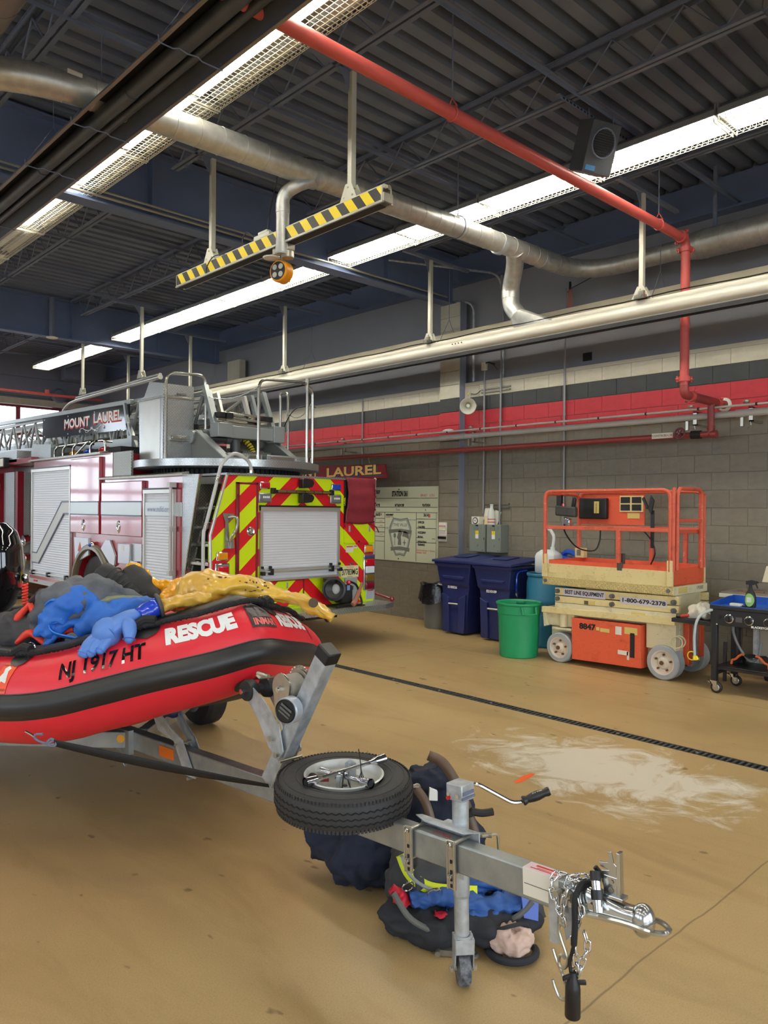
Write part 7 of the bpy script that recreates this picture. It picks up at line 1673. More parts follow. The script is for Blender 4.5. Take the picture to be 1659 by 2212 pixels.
b = fabric_tube([tube_pt(-.45, 92, TR+.07), tube_pt(-.36, 97, TR+.07), tube_pt(-.26, 104, TR+.065), tube_pt(-.16, 112, TR+.06)], [.048, .05, .05, .04], .12, 15, (1, .7)); cloth(b.build('forearm', YOLD, ys, smooth=60), .012, .05, 1)
yt = thing('yellow_suit', 'tan-yellow translucent suit draped over the boat bow with a round seal', 'suit', (2.2, 3.4, 1.2))
b = fabric_tube([(1.93, 3.62, 1.20), (2.0, 3.57, 1.275), (2.08, 3.48, 1.295), (2.18, 3.38, 1.29), (2.28, 3.28, 1.275), (2.36, 3.19, 1.245), (2.44, 3.08, 1.20), (2.50, 3.02, 1.145)], [.06, .12, .115, .085, .065, .055, .05, .045], .13, 21, (1, .75), 22); cloth(b.build('body', YOLD, yt, smooth=45), 0.035, 0.08, 1)
b = MB(); c = Vector((2.405, 3.075, 1.215)); nn = Vector((-.55, -.75, .35)).normalized(); c = c+nn*.05; b.cyl(c, c+nn*.004, .022, n=18); b.torus(c, nn, .022, .003, 18, 5); sl_ = b.build('round_seal', mat('dark_seal_print', (70, 52, 30), .5), yt)
b = MB(); rr_ = random.Random(5)
for i in range(26):
    k = rr_.uniform(.1, .8); p = Vector((2.03, 3.53, 1.31)).lerp(Vector((2.33, 3.2, 1.27)), k)+nn*(.075-.02*k)+Vector((0, 0, rr_.uniform(-.03, .03))); b.obox(p, Vector((.729, -.685, 0))*rr_.uniform(.003, .009), nn*.002, Vector((0, 0, 1))*rr_.uniform(.002, .004))
q = b.build('stencil_marks', bpy.data.materials['dark_seal_print'], yt, smooth=0); q['kind'] = 'stuff'
# blue rubber glove hanging over the tube
GLV = mat('blue_rubber_glove', (88, 132, 208), .4, bump=.08, bs=20); CUF = mat('shiny_blue_cuff', (34, 66, 190), .2, coat=.5)
gv = thing('rubber_glove', 'blue rubber glove hanging over the red boat tube by its yellow cuff', 'glove', (1.45, 3.3, 1.1))
T_ = lambda s, th, h: tube_pt(s, th, TR+h)
b = MB()
def gtube(P, R, n=12, sq=(1, .62)): b.tube(smooth_path(P, 5), [R[min(int(i/5), len(R)-2)]*(1-(i % 5)/5)+R[min(int(i/5)+1, len(R)-1)]*((i % 5)/5) for i in range((len(P)-1)*5+1)], n, sq=sq); b.ell(P[-1], R[-1], R[-1], R[-1], 12, 8)
gtube([T_(-.545, 86, .06), T_(-.60, 82, .06), T_(-.655, 74, .052), T_(-.70, 66, .045)], [.042, .062, .078, .07], 14, (1, .6))
for ds_, th, L_ in ((-.030, 0, .0), (-.006, -2, .012), (.018, -3, .008), (.040, -2, -.012)):
    gtube([T_(-.675+ds_*.8, 72, .04), T_(-.72+ds_-L_*.4, 63+th, .04), T_(-.755+ds_-L_, 55+th, .034), T_(-.78+ds_-L_, 48+th, .024)], [.030, .029, .027, .020], 10, (1, 1))
gtube([T_(-.625, 74, .05), T_(-.59, 65, .055), T_(-.585, 56, .042), T_(-.59, 49, .03)], [.03, .034, .031, .020], 10, (1, 1))
b.build('hand', GLV, gv, smooth=70)
b = fabric_tube([T_(-.55, 82, .055), T_(-.50, 88, .065), T_(-.455, 92, .07)], [.046, .055, .052], .05, 2, (1, .8)); b.build('cuff', CUF, gv, smooth=60)
b = MB(); b.torus(T_(-.455, 92, .07), T_(-.40, 94, .07)-T_(-.5, 88, .065), .054, .01, 20, 6); b.build('cuff_ring', mat('dark_cuff_band', (70, 66, 64), .6), gv)
# life vest and odds at the left edge
LVR = mat('orange_red_nylon', (226, 62, 44), .55, bump=.2, bs=25); LVG = mat('charcoal_nylon', (58, 56, 58), .7, bump=.2, bs=25)
lv = thing('life_vest', 'red and charcoal life vest lying in the boat near the engine', 'vest', (1.36, 4.1, 1.0))
b = MB(); b.grid(rough_blob((1.33, 4.06, 1.08), .14, .10, .10, .12, 31, rot=-.6), 36, 22, True); cloth(b.build('vest_body', LVG, lv, smooth=70), 0.02, 0.06, 1)
for i, P_ in enumerate(([(1.24, 4.10, 1.06), (1.30, 4.03, 1.15), (1.345, 4.0, 1.215)], [(1.345, 4.0, 1.215), (1.37, 3.97, 1.14), (1.39, 3.93, 1.06)], [(1.36, 3.99, 1.19), (1.42, 3.94, 1.12), (1.47, 3.90, 1.06)], [(1.44, 3.88, 1.06), (1.50, 3.83, 1.095), (1.55, 3.79, 1.05)], [(1.28, 3.98, 1.03), (1.33, 3.94, 1.08), (1.38, 3.89, 1.03)])):
    b = fabric_tube(P_, [.022, .03, .02], .12, 40+i, (1, .6), 12); b.build('red_panel', LVR, lv, smooth=60)
b = MB(); b.tube([Vector((1.355, 4.10, 1.2))+Vector((.012*math.cos(i*.9), .012*math.sin(i*.9), .0022*i)) for i in range(50)], .005, 6); b.build('coiled_lanyard', LVR, lv)
b = MB(); b.grid(rough_blob((1.43, 4.2, 1.03), .16, .16, .08, .1, 37), 30, 18, True); tag(b.build('dark_gear_bag', mat('dark_purple_gear', (44, 36, 50), .6, bump=.2, bs=20), smooth=70), 'dark soft bag behind the life vest in the boat', 'bag')
b = MB(); b.cyl((1.20, 4.15, 1.115), (1.58, 4.0, 1.16), .006, n=6); tag(b.build('thin_rod', CREAM), 'thin pale rod lying across the boat gear', 'rod')
eng = thing('outboard_motor', 'glossy black outboard motor tilted up at the stern', 'motor', (1.36, 5.0, .9))
GLOSS = mat('gloss_black_cowl', (14, 14, 17), .08, coat=1.)
b = MB()
def cow(u, v):
    a = 2*PI*u; t_ = v; prof_ = [(0, 1.605), (.10, 1.60), (.155, 1.55), (.185, 1.46), (.195, 1.34), (.185, 1.22), (.15, 1.12), (.12, 1.08), (0, 1.07)]
    f = t_*(len(prof_)-1); i = min(int(f), len(prof_)-2); k = f-i; r = prof_[i][0]*(1-k)+prof_[i+1][0]*k; z = prof_[i][1]*(1-k)+prof_[i+1][1]*k
    return Vector((1.44+r*math.cos(a)*.95, 5.0+r*math.sin(a)*1.5, z))
b.grid(cow, 40, 32, True); b.build('cowl', GLOSS, eng, smooth=60)
b = MB(); b.ell((1.57, 4.755, 1.28), .02, .03, .025, 12, 8); b.box(1.52, 1.58, 4.735, 4.745, 1.21, 1.225); b.build('badge', CHROME, eng)
b = MB(); b.cyl((1.51, 4.70, 1.175), (1.58, 4.69, 1.175), .012, n=8); b.cyl((1.55, 4.69, 1.175), (1.55, 4.74, 1.21), .008, n=8); b.build('starter_handle', BLACK, eng)
b = MB(); b.box(1.26, 1.46, 4.9, 5.15, .82, 1.1); b.build('leg', BLACK, eng, bevel=.03)
b = MB(); b.cyl((1.40, 4.72, 1.05), (1.455, 4.40, 1.14), .018, n=10); b.cyl((1.455, 4.40, 1.14), (1.50, 4.27, 1.24), .024, n=12); b.build('tiller', mat('dark_maroon_tiller', (56, 34, 38), .5), eng)

# ================================================================== boat trailer
A_ = Vector((2.02, 1.31, .57)); ES = (Vector((1.945, 3.10, .50))-A_).normalized(); EW = ES.cross(Vector((0, 0, 1))).normalized(); EH = EW.cross(ES).normalized()
def T3(s, w, h): return A_+ES*s+EW*w+EH*h
tl_ = thing('boat_trailer', 'galvanised boat trailer with winch post and jack wheel', 'trailer', (2.0, 3, 0))
BW, BH = .062, .10
GZ = mat('dull_galvanised_beam', (168, 172, 170), .45, .75, rgb2=(140, 146, 146), vs=7, bump=.04, bs=40)
def tbox(b, s0, s1, w0, w1, h0, h1): b.obox((T3(s0, w0, h0)+T3(s1, w1, h1))/2, ES*(s1-s0)/2, EW*(w1-w0)/2, EH*(h1-h0)/2)
b = MB(); tbox(b, 0, 5.2, 0, BW, -BH, 0); b.build('tongue_beam', GZ, tl_, smooth=0, bevel=.006)
lettering('2176A', T3(.53, .03, .0012), -ES, EW, .03, INK_RED, tl_)
b = MB(); tbox(b, .04, .17, -.0012, .0005, -.085, 0); b.build('white_sticker', LBLW, tl_, smooth=0); b = MB(); tbox(b, .04, .17, 0, .05, 0, .0012); so = b.build('pink_sticker', mat('pale_pink_sticker', (230, 206, 210), .5), tl_, smooth=0)
b = MB(); tbox(b, .06, .14, .030, .040, .0012, .002); tbox(b, .05, .15, .012, .016, .0012, .002); tbox(b, .05, .13, .02, .023, .0012, .002); b.build('sticker_print', INK_RED, so, smooth=0)
b = MB(); tbox(b, .05, .165, -.002, -.001, -.048, -.046); b.build('sticker_rule', GRID, so, smooth=0)
# frame further back
for sx_ in (-1, 1):
    b = MB(); b.bar((1.95+.03*sx_, 4.06, .415), (1.95+.95*sx_, 4.92, .43), .06, .09); b.build('frame_rail', GZ, tl_, smooth=0, bevel=.004)
b = MB(); b.box(.95, 3.15, 6.0, 6.08, .36, .46); b.build('cross_member', GZ, tl_, smooth=0, bevel=.004)
for x in (1.15, 2.95):
    b = MB(); b.bar((x, 4.9, .45), (x, 6.9, .45), .08, .08); b.build('side_rail', GZ, tl_, smooth=0)
    b = MB(); b.lathe([(.12, .0), (.15, -.02), (.24, -.0), (.26, .03), (.26, .14), (.24, .16), (.12, .15)], (x-.25 if x < 2 else x+.1, 5.4, .26), (1, 0, 0), 28); b.build('road_wheel', RUBBER, tl_)
b = MB(); b.cyl((1.87, 4.09, .425), (1.855, 4.075, .425), .022, n=14); b.build('marker_lamp', AMBER, tl_)
b = MB(); tbox(b, 2.30, 2.44, -.004, 0, -.075, -.02); b.build('amber_reflector', mat('amber_reflector', (226, 110, 20), .3), tl_, smooth=0)
b = MB(); tbox(b, 2.72, 2.86, -.03, 0, -.12, .01); b.tube([T3(2.80, -.02, -.10), T3(2.80, -.025, -.17), T3(2.77, -.025, -.19), T3(2.74, -.025, -.17), T3(2.74, -.02, -.10)], .005, 6); b.build('frame_clamp', GZ, tl_, smooth=0)
# keel roller
for w in (-.006, BW+.002):
    sg_ = -1 if w < 0 else 1
    b = MB(); b.prism([T3(2.08, w, -.12), T3(2.18, w, -.12), T3(2.28, w, .03), T3(2.40, w+sg_*.02, .07), T3(2.46, w+sg_*.02, .15), T3(2.42, w+sg_*.02, .17), T3(2.36, w+sg_*.02, .15), T3(2.30, w+sg_*.01, .10), T3(2.20, w, .05)], EW*.005*sg_); b.build('roller_bracket', GALV, tl_, smooth=0)
b = MB(); b.tube([T3(2.42, -.06, .145), T3(2.42, .12, .145)], .006, 8); b.tube([T3(2.24, -.03, .02), T3(2.24, .10, .02)], .006, 8); b.tube([T3(2.14, -.02, -.13), T3(2.14, .08, -.13)], .008, 8); b.build('roller_pins', ZINC, tl_)
b = MB(); b.lathe([(.0, 0), (.035, 0), (.035, .02), (.022, .045), (.022, .06), (.035, .085), (.035, .105), (0, .105)], T3(2.42, -.022, .145), EW, 18); b.build('keel_roller', mat('navy_roller', (34, 42, 66), .5), tl_)
# winch post
PB0, PB1 = Vector((1.965, 2.80, .50)), Vector((1.985, 2.445, 1.10)); pd = (PB1-PB0).normalized(); pw = EW; pn_ = pd.cross(pw).normalized()
b = MB(); b.obox((PB0+PB1)/2, pd*(PB1-PB0).length/2, pw*.031, pn_*.038); b.build('winch_post', GALV, tl_, smooth=0, bevel=.006)
b = MB(); b.obox(PB1+pd*.012, pd*.028, pw*.034, pn_*.041); b.build('post_cap', BLACK, tl_, bevel=.006)
def PP(t, w, n): return PB0+pd*t+pw*w+pn_*n
sgn_n = 1 if pn_.y > 0 else -1   # +y is toward the boat
def PQ(t, w, n): return PP(t, w, n*sgn_n)
RLr = Vector((1.985, 2.93, .885))
for w in (-.045, .045):
    b = MB(); q0, q1 = PQ(.19, w, -.02), PQ(.25, w, .06); r1 = RLr+pw*w*1.3; sgw = math.copysign(.005, w)
    pts_ = [PQ(.165, w, -.03), PQ(.22, w, -.035), PQ(.30, w, .05), (PQ(.30, w, .05)+r1)/2+Vector((0, 0, .035)), r1+Vector((0, -.02, .03)), r1+Vector((0, .03, .01)), r1+Vector((0, .01, -.035)), (PQ(.20, w, .06)+r1)/2+Vector((0, 0, -.02)), PQ(.17, w, .05)]
    b.prism(pts_, pw*sgw); b.build('bow_stop_arm', GALV, tl_, smooth=0)
b = MB(); b.tube([PQ(.19, -.06, -.015), PQ(.19, .06, -.015)], .009, 8); b.tube([PQ(.18, -.06, -.048), PQ(.18, .06, -.048)], .007, 8); b.tube([PQ(.22, -.06, .05), PQ(.22, .06, .05)], .007, 8)
for w in (-.062, .062): b.cyl(PQ(.19, w, -.015), PQ(.19, w*1.1, -.015), .014, n=6); b.cyl(PQ(.22, w, .05), PQ(.22, w*1.1, .05), .013, n=6)
b.build('arm_bolts', ZINC, tl_)
b = MB(); b.lathe([(0, 0), (.045, .0), (.05, .02), (.045, .045), (.022, .065), (.022, .085), (.045, .105), (.05, .13), (.045, .15), (0, .15)], RLr-pw*.075, pw, 20); b.build('bow_roller', RUBBER, tl_)
b = MB(); b.tube([RLr-pw*.095, RLr+pw*.095], .008, 8); b.cyl(RLr-pw*.10, RLr-pw*.085, .012, n=8); b.build('roller_pin', CHROME, tl_)
# winch
WC = PQ(.44, 0, .115)
for w, m_ in ((-.055, ZINC), (.05, ZINC)):
    b = MB(); b.prism([PQ(.33, w, .035), PQ(.40, w, .035), PQ(.50, w, .08), PQ(.50, w, .15), PQ(.44, w, .17), PQ(.38, w, .13), PQ(.30, w, .06)], pw*.004); b.build('winch_plate', m_, tl_, smooth=0)
b = MB(); b.lathe([(.0, -.048), (.064, -.048), (.064, -.042), (.04, -.042), (.04, .042), (.07, .042), (.07, .048), (0, .048)], WC, pw, 28); dru = b.build('winch_drum', ZINC, tl_)
b = MB(); b.lathe([(.041, -.04), (.056, -.038), (.056, .038), (.041, .04)], WC, pw, 24); b.build('winch_strap', mat('grey_winch_strap', (150, 144, 134), .8), dru)
b = MB()
for i in range(28): a = 2*PI*i/28; d_ = pd*math.cos(a)+pn_*math.sin(a); b.obox(WC+pw*.055+d_*.078, d_*.006, pw*.004, d_.cross(pw)*.005)
b.cyl(WC+pw*.051, WC+pw*.059, .076, n=28); b.build('winch_gear', ZINC, dru)
b = MB(); b.cyl(WC-pw*.07, WC-pw*.05, .014, n=6); b.cyl(WC-pw*.075, WC-pw*.07, .008, n=8); b.torus(PQ(.385, -.058, .09), pw, .012, .004, 12, 5, a0=0, a1=4); b.build('winch_bolt', CHROME, tl_)
b = MB(); b.tube([WC+pn_*sgn_n*.05+pd*.02, RLr+Vector((0, -.03, .05)), RLr+Vector((-.0, .0, .06))], .012, 8, sq=(1.8, .4)); b.cyl(RLr+Vector((.01, -.06, .06)), RLr+Vector((0, .01, .065)), .012, n=8); b.build('winch_hook', ZINC, tl_)
LC = PQ(.42, -.062, .01); la = (-pw*.90-Vector((0, .25, 0))+Vector((0, 0, .02))).normalized()
b = MB(); b.lathe([(.0, 0), (.05, 0), (.056, .01), (.056, .05), (.05, .055), (0, .055)], LC-la*.02, la, 28); hd = b.build('round_lamp', mat('clear_grey_housing', (176, 182, 190), .2, .3), tl_)
b = MB(); b.lathe([(.044, .056), (.048, .062), (.05, .056)], LC-la*.02, la, 28); b.cyl(LC+la*.036, LC+la*.039, .045, n=28); b.build('lamp_face', BLACK, hd)
b = MB()
for k in (-1, 0, 1): b.obox(LC+la*.041+pd*.018*k, la*.001, pd*.005, pd.cross(la)*.03)
b.build('lamp_reflection', mat('painted_reflection_grey', (96, 98, 96), .3), hd, smooth=0)  # grey bars painted as reflections on the black lamp face
b = MB(); b.tube([PQ(.15, .05, -.01), PQ(.08, .06, -.0), PQ(.0, .05, .0)], .012, 6, sq=(1.5, .4)); b.cyl(PQ(.17, .05, -.01), PQ(.12, .055, -.01), .012, n=8); b.build('safety_strap', BLACK, tl_)
b = MB(); b.tube(fillet([T3(1.37, -.008, .008), T3(1.37, -.008, -BH-.008)], .01), .006, 6); b.tube([T3(1.37, -.008, .008), T3(1.37, BW+.008, .008)], .006, 6); b.build('u_bolt', ZINC, tl_)
# bow tie-down strap with open hook
b = MB(); hook0 = Vector((1.235, 3.36, .690)); st1 = PQ(.02, -.04, -.03); P_ = [hook0.lerp(st1, i/14)+Vector((0, 0, -.008*math.sin(PI*i/14))) for i in range(15)]; Q_ = []
vs = []
for i, p in enumerate(P_):
    tw = .5+1.0*i/14; up = Vector((0, 0, math.cos(tw*.6)))+Vector((-.6, -.6, 0))*math.sin(tw)*.8; up.normalize(); ww = .016+.014*math.sin(PI*i/14); vs += [p+up*ww, p-up*ww]
b.add(vs, [(2*i, 2*i+1, 2*i+3, 2*i+2) for i in range(14)]); o = b.build('tie_strap', BLACK_MATT, tl_, smooth=60); o.modifiers.new('t', 'SOLIDIFY').thickness = .003
b = MB(); e1 = Vector((.73, -.68, 0)); e3 = Vector((0, 0, 1)); c = hook0
b.tube(smooth_path([c+e1*-.002+e3*.012, c-e1*.018+e3*.016, c-e1*.03, c-e1*.016-e3*.014, c+e1*.004-e3*.01, c+e1*.002+e3*.01, c-e1*.03-e3*.002, c-e1*.06+e3*.004, c-e1*.085+e3*.02, c-e1*.08+e3*.035, c-e1*.05+e3*.037], 4), .005, 8); b.build('strap_hook', STEEL_DARK, tl_)
b = MB(); b.tube(smooth_path([c-e1*.085+e3*.025, c-e1*.10+e3*.035, c-e1*.125+e3*.048]), .005, 8); b.build('tie_ring', CHROME, tl_)
# jack
JX, JY = 2.108, 1.812; jt = Vector((JX-.010, JY+.008, .70)); jb = Vector((JX, JY, .10)); ja = (jt-jb).normalized()
b = MB(); b.cyl(jb+ja*.225, jt-ja*.03, .030, n=20); b.cyl(jb+ja*.215, jb+ja*.225, .028, .030, 20); b.build('jack_tube', GALV, tl_)
b = MB(); b.cyl(jb+ja*.06, jb+ja*.24, .0265, n=20); b.build('jack_inner_tube', GALV, tl_)
b = MB(); b.obox(jt+ja*-.005, ES*.036, EW*.036, ja*.030); tp_ = b.build('jack_head', GALV, tl_, bevel=.004)
b = MB(); b.obox(jt+ja*-.005-ES*.037, ES*.002, EW*.030, ja*.006); b.obox(jt+ja*-.022-ES*.037, ES*.003, EW*.036, ja*.004); b.build('head_slot', STEEL_DARK, tp_, smooth=0)
b = MB()
for k, z in ((-.02, -.012), (.02, -.012)): b.cyl(jt+ES*k+ja*z-EW*.037, jt+ES*k+ja*z-EW*.045, .007, n=8)
b.build('head_rivets', CHROME, tp_); b = MB(); b.cyl(jt+ES*.022+ja*-.026-EW*.036, jt+ES*.022+ja*-.026-EW*.046, .007, n=10); b.build('red_plug', REDLENS, tp_)
b = MB(); c0 = jt+EW*.03-ja*.0; b.tube(fillet([c0, c0+EW*.06, c0+EW*.15-ja*.075-ES*.10, c0+EW*.185-ja*.075-ES*.12], .03, 5), .0075, 10); b.build('crank_arm', CHROME, tl_)
c1_ = c0+EW*.185-ja*.073-ES*.12; hdir = (EW*.55-ES*.55+Vector((0, 0, .28))).normalized()
b = MB(); b.lathe([(.0, 0), (.016, 0), (.018, .006), (.013, .018), (.017, .04), (.018, .06), (.014, .085), (.017, .098), (.015, .106), (0, .107)], c1_, hdir, 18); cg = b.build('crank_grip', BLACK, tl_)
lettering('FULTON', c1_+hdir*.055+Vector((-.006, -.006, .0175)), hdir, Vector((-.3, -.3, 1)), .010, INK_WHITE, cg)
# jack clamp: two slotted plates on the near side, bracket on top
for s in (.455, .655):
    b = MB(); tbox(b, s-.016, s+.016, -.014, -.009, -.155, .012); tbox(b, s-.018, s-.013, -.02, -.008, -.155, .01); tbox(b, s+.013, s+.018, -.02, -.008, -.155, .01); cp_ = b.build('clamp_plate', ZINC, tl_, smooth=0, bevel=.002)
    b = MB()
    for h in (-.06, -.095, -.12, -.142): tbox(b, s-.004, s+.004, -.0165, -.0125, h-.006, h+.006)
    b.build('slot_holes', BLACK_MATT, cp_, smooth=0)
    b = MB()
    for h in (-.004, -.108): b.cyl(T3(s, -.014, h), T3(s, -.024, h), .009, n=6); b.cyl(T3(s, -.024, h), T3(s, -.032, h), .005, n=8)
    b.build('clamp_nut', CHROME, cp_)
    b = MB(); b.tube([T3(s-.018, -.018, .008), T3(s-.018, BW+.02, .008)], .006, 8); b.tube([T3(s, -.02, -.108), T3(s, BW+.02, -.108)], .005, 8); b.build('clamp_bolt', ZINC, tl_)
b = MB(); b.prism([T3(.40, BW+.02, .02), T3(.40, .045, .03), T3(.44, .035, .02), T3(.62, .035, .02), T3(.67, .045, .03), T3(.67, BW+.02, .02)], EH*.005); tbox(b, .40, .67, BW+.012, BW+.018, -.13, .022); tbox(b, .47, .56, .045, .10, .02, .03); b.build('jack_bracket', GALV, tl_, smooth=0, bevel=.002)
b = MB(); b.tube(fillet([T3(.40, .09, .01), T3(.37, .14, .012), T3(.37, .15, -.10)], .012, 4), .005, 8); b.tube([T3(.44, .08, .01), T3(.38, .12, .01)], .009, 8); b.build('pull_pin', ZINC, tl_)
b = MB(); tbox(b, .475, .545, BW+.015, BW+.022, -.16, -.09); b.cyl(T3(.50, BW-.0, -.13), T3(.50, BW+.03, -.13), .008, n=8); b.build('swivel_plate', GALV, tl_, smooth=0)
fdir = Vector((.10, -.995, 0)).normalized(); fl_w = fdir.cross(Vector((0, 0, 1))).normalized(); jw = Vector((JX, JY-.005, .058))
jf = (Vector((-.60, -.80, 0))).normalized(); jx = jf.cross(Vector((0, 0, 1))).normalized()
b = MB(); b.lathe([(.0, -.022), (.035, -.022), (.055, -.020), (.058, -.014), (.058, .014), (.055, .020), (.035, .022), (0, .022)], jw, jx, 28); b.build('jack_wheel', mat('scuffed_black_wheel', (46, 47, 54), .7, rgb2=(120, 122, 128), vs=40), tl_)
b = MB()
for k in (-1, 1): b.prism([jw+jx*.031*k+Vector((0, 0, .015))-jf*.022, jw+jx*.031*k+Vector((0, 0, -.012)), jw+jx*.031*k+Vector((0, 0, .015))+jf*.022, jw+jx*.031*k+Vector((0, 0, .115))+jf*.03, jw+jx*.031*k+Vector((0, 0, .115))-jf*.03], jx*.004*k)
b.prism([jw+jx*a+jf*c+Vector((0, 0, .110)) for a, c in ((-.034, -.03), (.034, -.03), (.034, .03), (-.034, .03))], (0, 0, .006)); b.obox(jw+jf*.03+Vector((0, 0, .09)), jx*.033, jf*.002, Vector((0, 0, .026))); b.build('wheel_fork', GALV, tl_, smooth=0)
b = MB(); b.cyl(jw-jx*.05, jw+jx*.05, .007, n=8); b.cyl(jw-jx*.048, jw-jx*.036, .012, n=6); b.cyl(jw+jx*.036, jw+jx*.048, .012, n=6); b.build('axle_bolt', ZINC, tl_)
b = MB(); b.torus(jw+Vector((0, 0, .118)), (0, 0, 1), .029, .006, 18, 6); b.build('weld_bead', GALV, tl_)
# coupler
CZ = mat('bright_zinc_coupler', (206, 208, 206), .2, .95, var=.08, vs=16)
b = MB()
secs = [(.03, .036, -.075, .004), (-.05, .036, -.071, .004), (-.11, .031, -.065, -.012), (-.165, .030, -.059, -.020), (-.20, .031, -.057, -.018), (-.225, .030, -.057, -.022), (-.235, .028, -.057, -.03)]
def cpl(u, v):
    f = u*(len(secs)-1); i = min(int(f), len(secs)-2); k = f-i; g = []
    for j in range(4):
        p0, p1, p2, p3 = secs[max(i-1, 0)][j], secs[i][j], secs[i+1][j], secs[min(i+2, len(secs)-1)][j]
        g.append(.5*((2*p1)+(p2-p0)*k+(2*p0-5*p1+4*p2-p3)*k*k+(3*p1-p0-3*p2+p3)*k**3))
    a = PI*v; ca, sa = math.cos(a), math.sin(a); p = .7
    return T3(g[0], .031+g[1]*math.copysign(abs(ca)**p, ca), g[2]+(g[3]-g[2])*abs(sa)**p)
b.grid(cpl, 60, 36); b.build('coupler', CZ, tl_, smooth=80)
b = MB(); b.ell(T3(-.218, .031, -.050), .036, .035, .048, 36, 24); b.build('ball_socket', CZ, tl_, smooth=80)
b = MB(); b.tube(smooth_path([T3(-.04, -.012, -.07), T3(-.12, -.006, -.064), T3(-.19, -.004, -.058), T3(-.25, -.006, -.057), T3(-.285, .012, -.057), T3(-.292, .031, -.057), T3(-.285, .05, -.057), T3(-.25, .068, -.057), T3(-.19, .066, -.058), T3(-.12, .068, -.064), T3(-.04, .074, -.07)], 5), .008, 8); b.build('coupler_flange', CZ, tl_)
b = MB(); tbox(b, -.20, -.17, .025, .04, -.085, -.055); b.prism([T3(.02, .0, -.075), T3(-.05, .0, -.075), T3(-.01, .0, -.12), T3(.05, .0, -.11)], EW*.06); tbox(b, .045, .075, -.003, .005, -.20, -.05); b.prism([T3(.05, .02, -.08), T3(.03, .02, -.19), T3(-.02, .02, -.14)], EW*.004); b.build('coupler_tongue', GALV, tl_, smooth=0)
b = MB(); tbox(b, -.155, -.10, .022, .026, -.01, .05); tbox(b, -.155, -.145, .018, .044, -.005, .125); b.prism([T3(-.15, .024, .04), T3(-.09, .024, .03), T3(-.095, .024, .06), T3(-.115, .024, .066), T3(-.09, .024, .07), T3(-.085, .024, .082), T3(-.115, .024, .088), T3(-.12, .024, .115), T3(-.112, .024, .118), T3(-.128, .024, .122), T3(-.135, .024, .09), T3(-.148, .024, .08)], EW*.005); tbox(b, -.165, -.10, .012, .05, -.012, -.002); b.build('coupler_latch', CZ, tl_, smooth=0, bevel=.0015)
b = MB(); b.cyl(T3(-.125, .02, .012), T3(-.125, .017, .012), .007, n=10); b.cyl(T3(-.128, .02, .035), T3(-.128, .017, .035), .006, n=10); b.cyl(T3(-.075, -.006, -.04), T3(-.075, -.014, -.04), .010, n=6); b.cyl(T3(.0, -.004, -.03), T3(.0, -.02, -.03), .013, n=6); b.cyl(T3(.03, -.01, -.03), T3(.03, -.035, -.03), .010, n=8); b.build('coupler_bolt', ZINC, tl_)
b = MB(); b.cyl(T3(-.085, .005, .04), T3(-.105, -.02, -.045), .0145, n=14); lk = b.build('coupler_lock', CHROME, tl_)
b = MB(); b.cyl(T3(-.092, -.003, .01), T3(-.098, -.011, -.015), .018, n=14); b.cyl(T3(-.08, .012, .055), T3(-.087, .0, .032), .016, n=12); b.tube(smooth_path([T3(-.07, .03, .06), T3(-.09, .04, .03), T3(-.11, .03, -.0)]), .008, 6); b.build('lock_sleeve', BLACK, lk)
# safety chains: every link its own part
lkm = {}
def link_mesh():
    b = MB(); n = 12; pts_ = []
    for i in range(n*2):
        a = 2*PI*i/(n*2); x = .0085*math.cos(a); y = .0085*math.sin(a); pts_.append((x, y+math.copysign(.0085, y) if abs(y) > 1e-6 else y, 0))
    b.tube(pts_, .0032, 6, True); me = bpy.data.meshes.new('chain_link'); me.from_pydata(b.v, [], b.f); me.materials.append(CHROME); me.polygons.foreach_set('use_smooth', [True]*len(me.polygons)); return me
LINK = link_mesh()
def chain_along(P_, pitch=.0265):
    Q_ = smooth_path(P_, 12); d_ = 0; nxt = pitch/2; k = 0
    for i in range(len(Q_)-1):
        seg = Q_[i+1]-Q_[i]
        while nxt <= d_+seg.length and seg.length > 0:
            p = Q_[i]+seg*((nxt-d_)/seg.length); t_ = seg.normalized(); o_ = t_.orthogonal().normalized(); o2 = t_.cross(o_)
            a = .5+k*1.45; xx = o_*math.cos(a)+o2*math.sin(a); zz = xx.cross(t_)
            o = bpy.data.objects.new('chain_link', LINK); COL.objects.link(o); o.matrix_basis = Matrix(((xx.x, t_.x, zz.x, p.x), (xx.y, t_.y, zz.y, p.y), (xx.z, t_.z, zz.z, p.z), (0, 0, 0, 1))); M0 = o.matrix_basis.copy()
            o.parent = tl_; o.matrix_parent_inverse = wm(tl_).inverted(); nxt += pitch; k += 1
        d_ += seg.length
chain_along([T3(.03, .03, .008), T3(.05, .0, .010), T3(.055, -.014, -.02), T3(.04, -.02, -.06), T3(.01, -.024, -.10), T3(.005, -.02, -.13)])
chain_along([T3(-.06, .05, .016), T3(-.03, .03, .02), T3(-.0, .0, .012), T3(.0, -.02, -.02), T3(.01, -.026, -.07), T3(.01, -.022, -.12)])
chain_along([T3(-.04, -.02, -.02), T3(-.05, -.02, -.07), T3(-.03, -.015, -.11), T3(-.02, -.02, -.15), T3(-.025, -.02, -.20), T3(-.03, -.02, -.25)])
chain_along([T3(-.045, -.0, -.13), T3(-.055, -.0, -.17), T3(-.045, -.01, -.21), T3(-.035, -.02, -.25)])
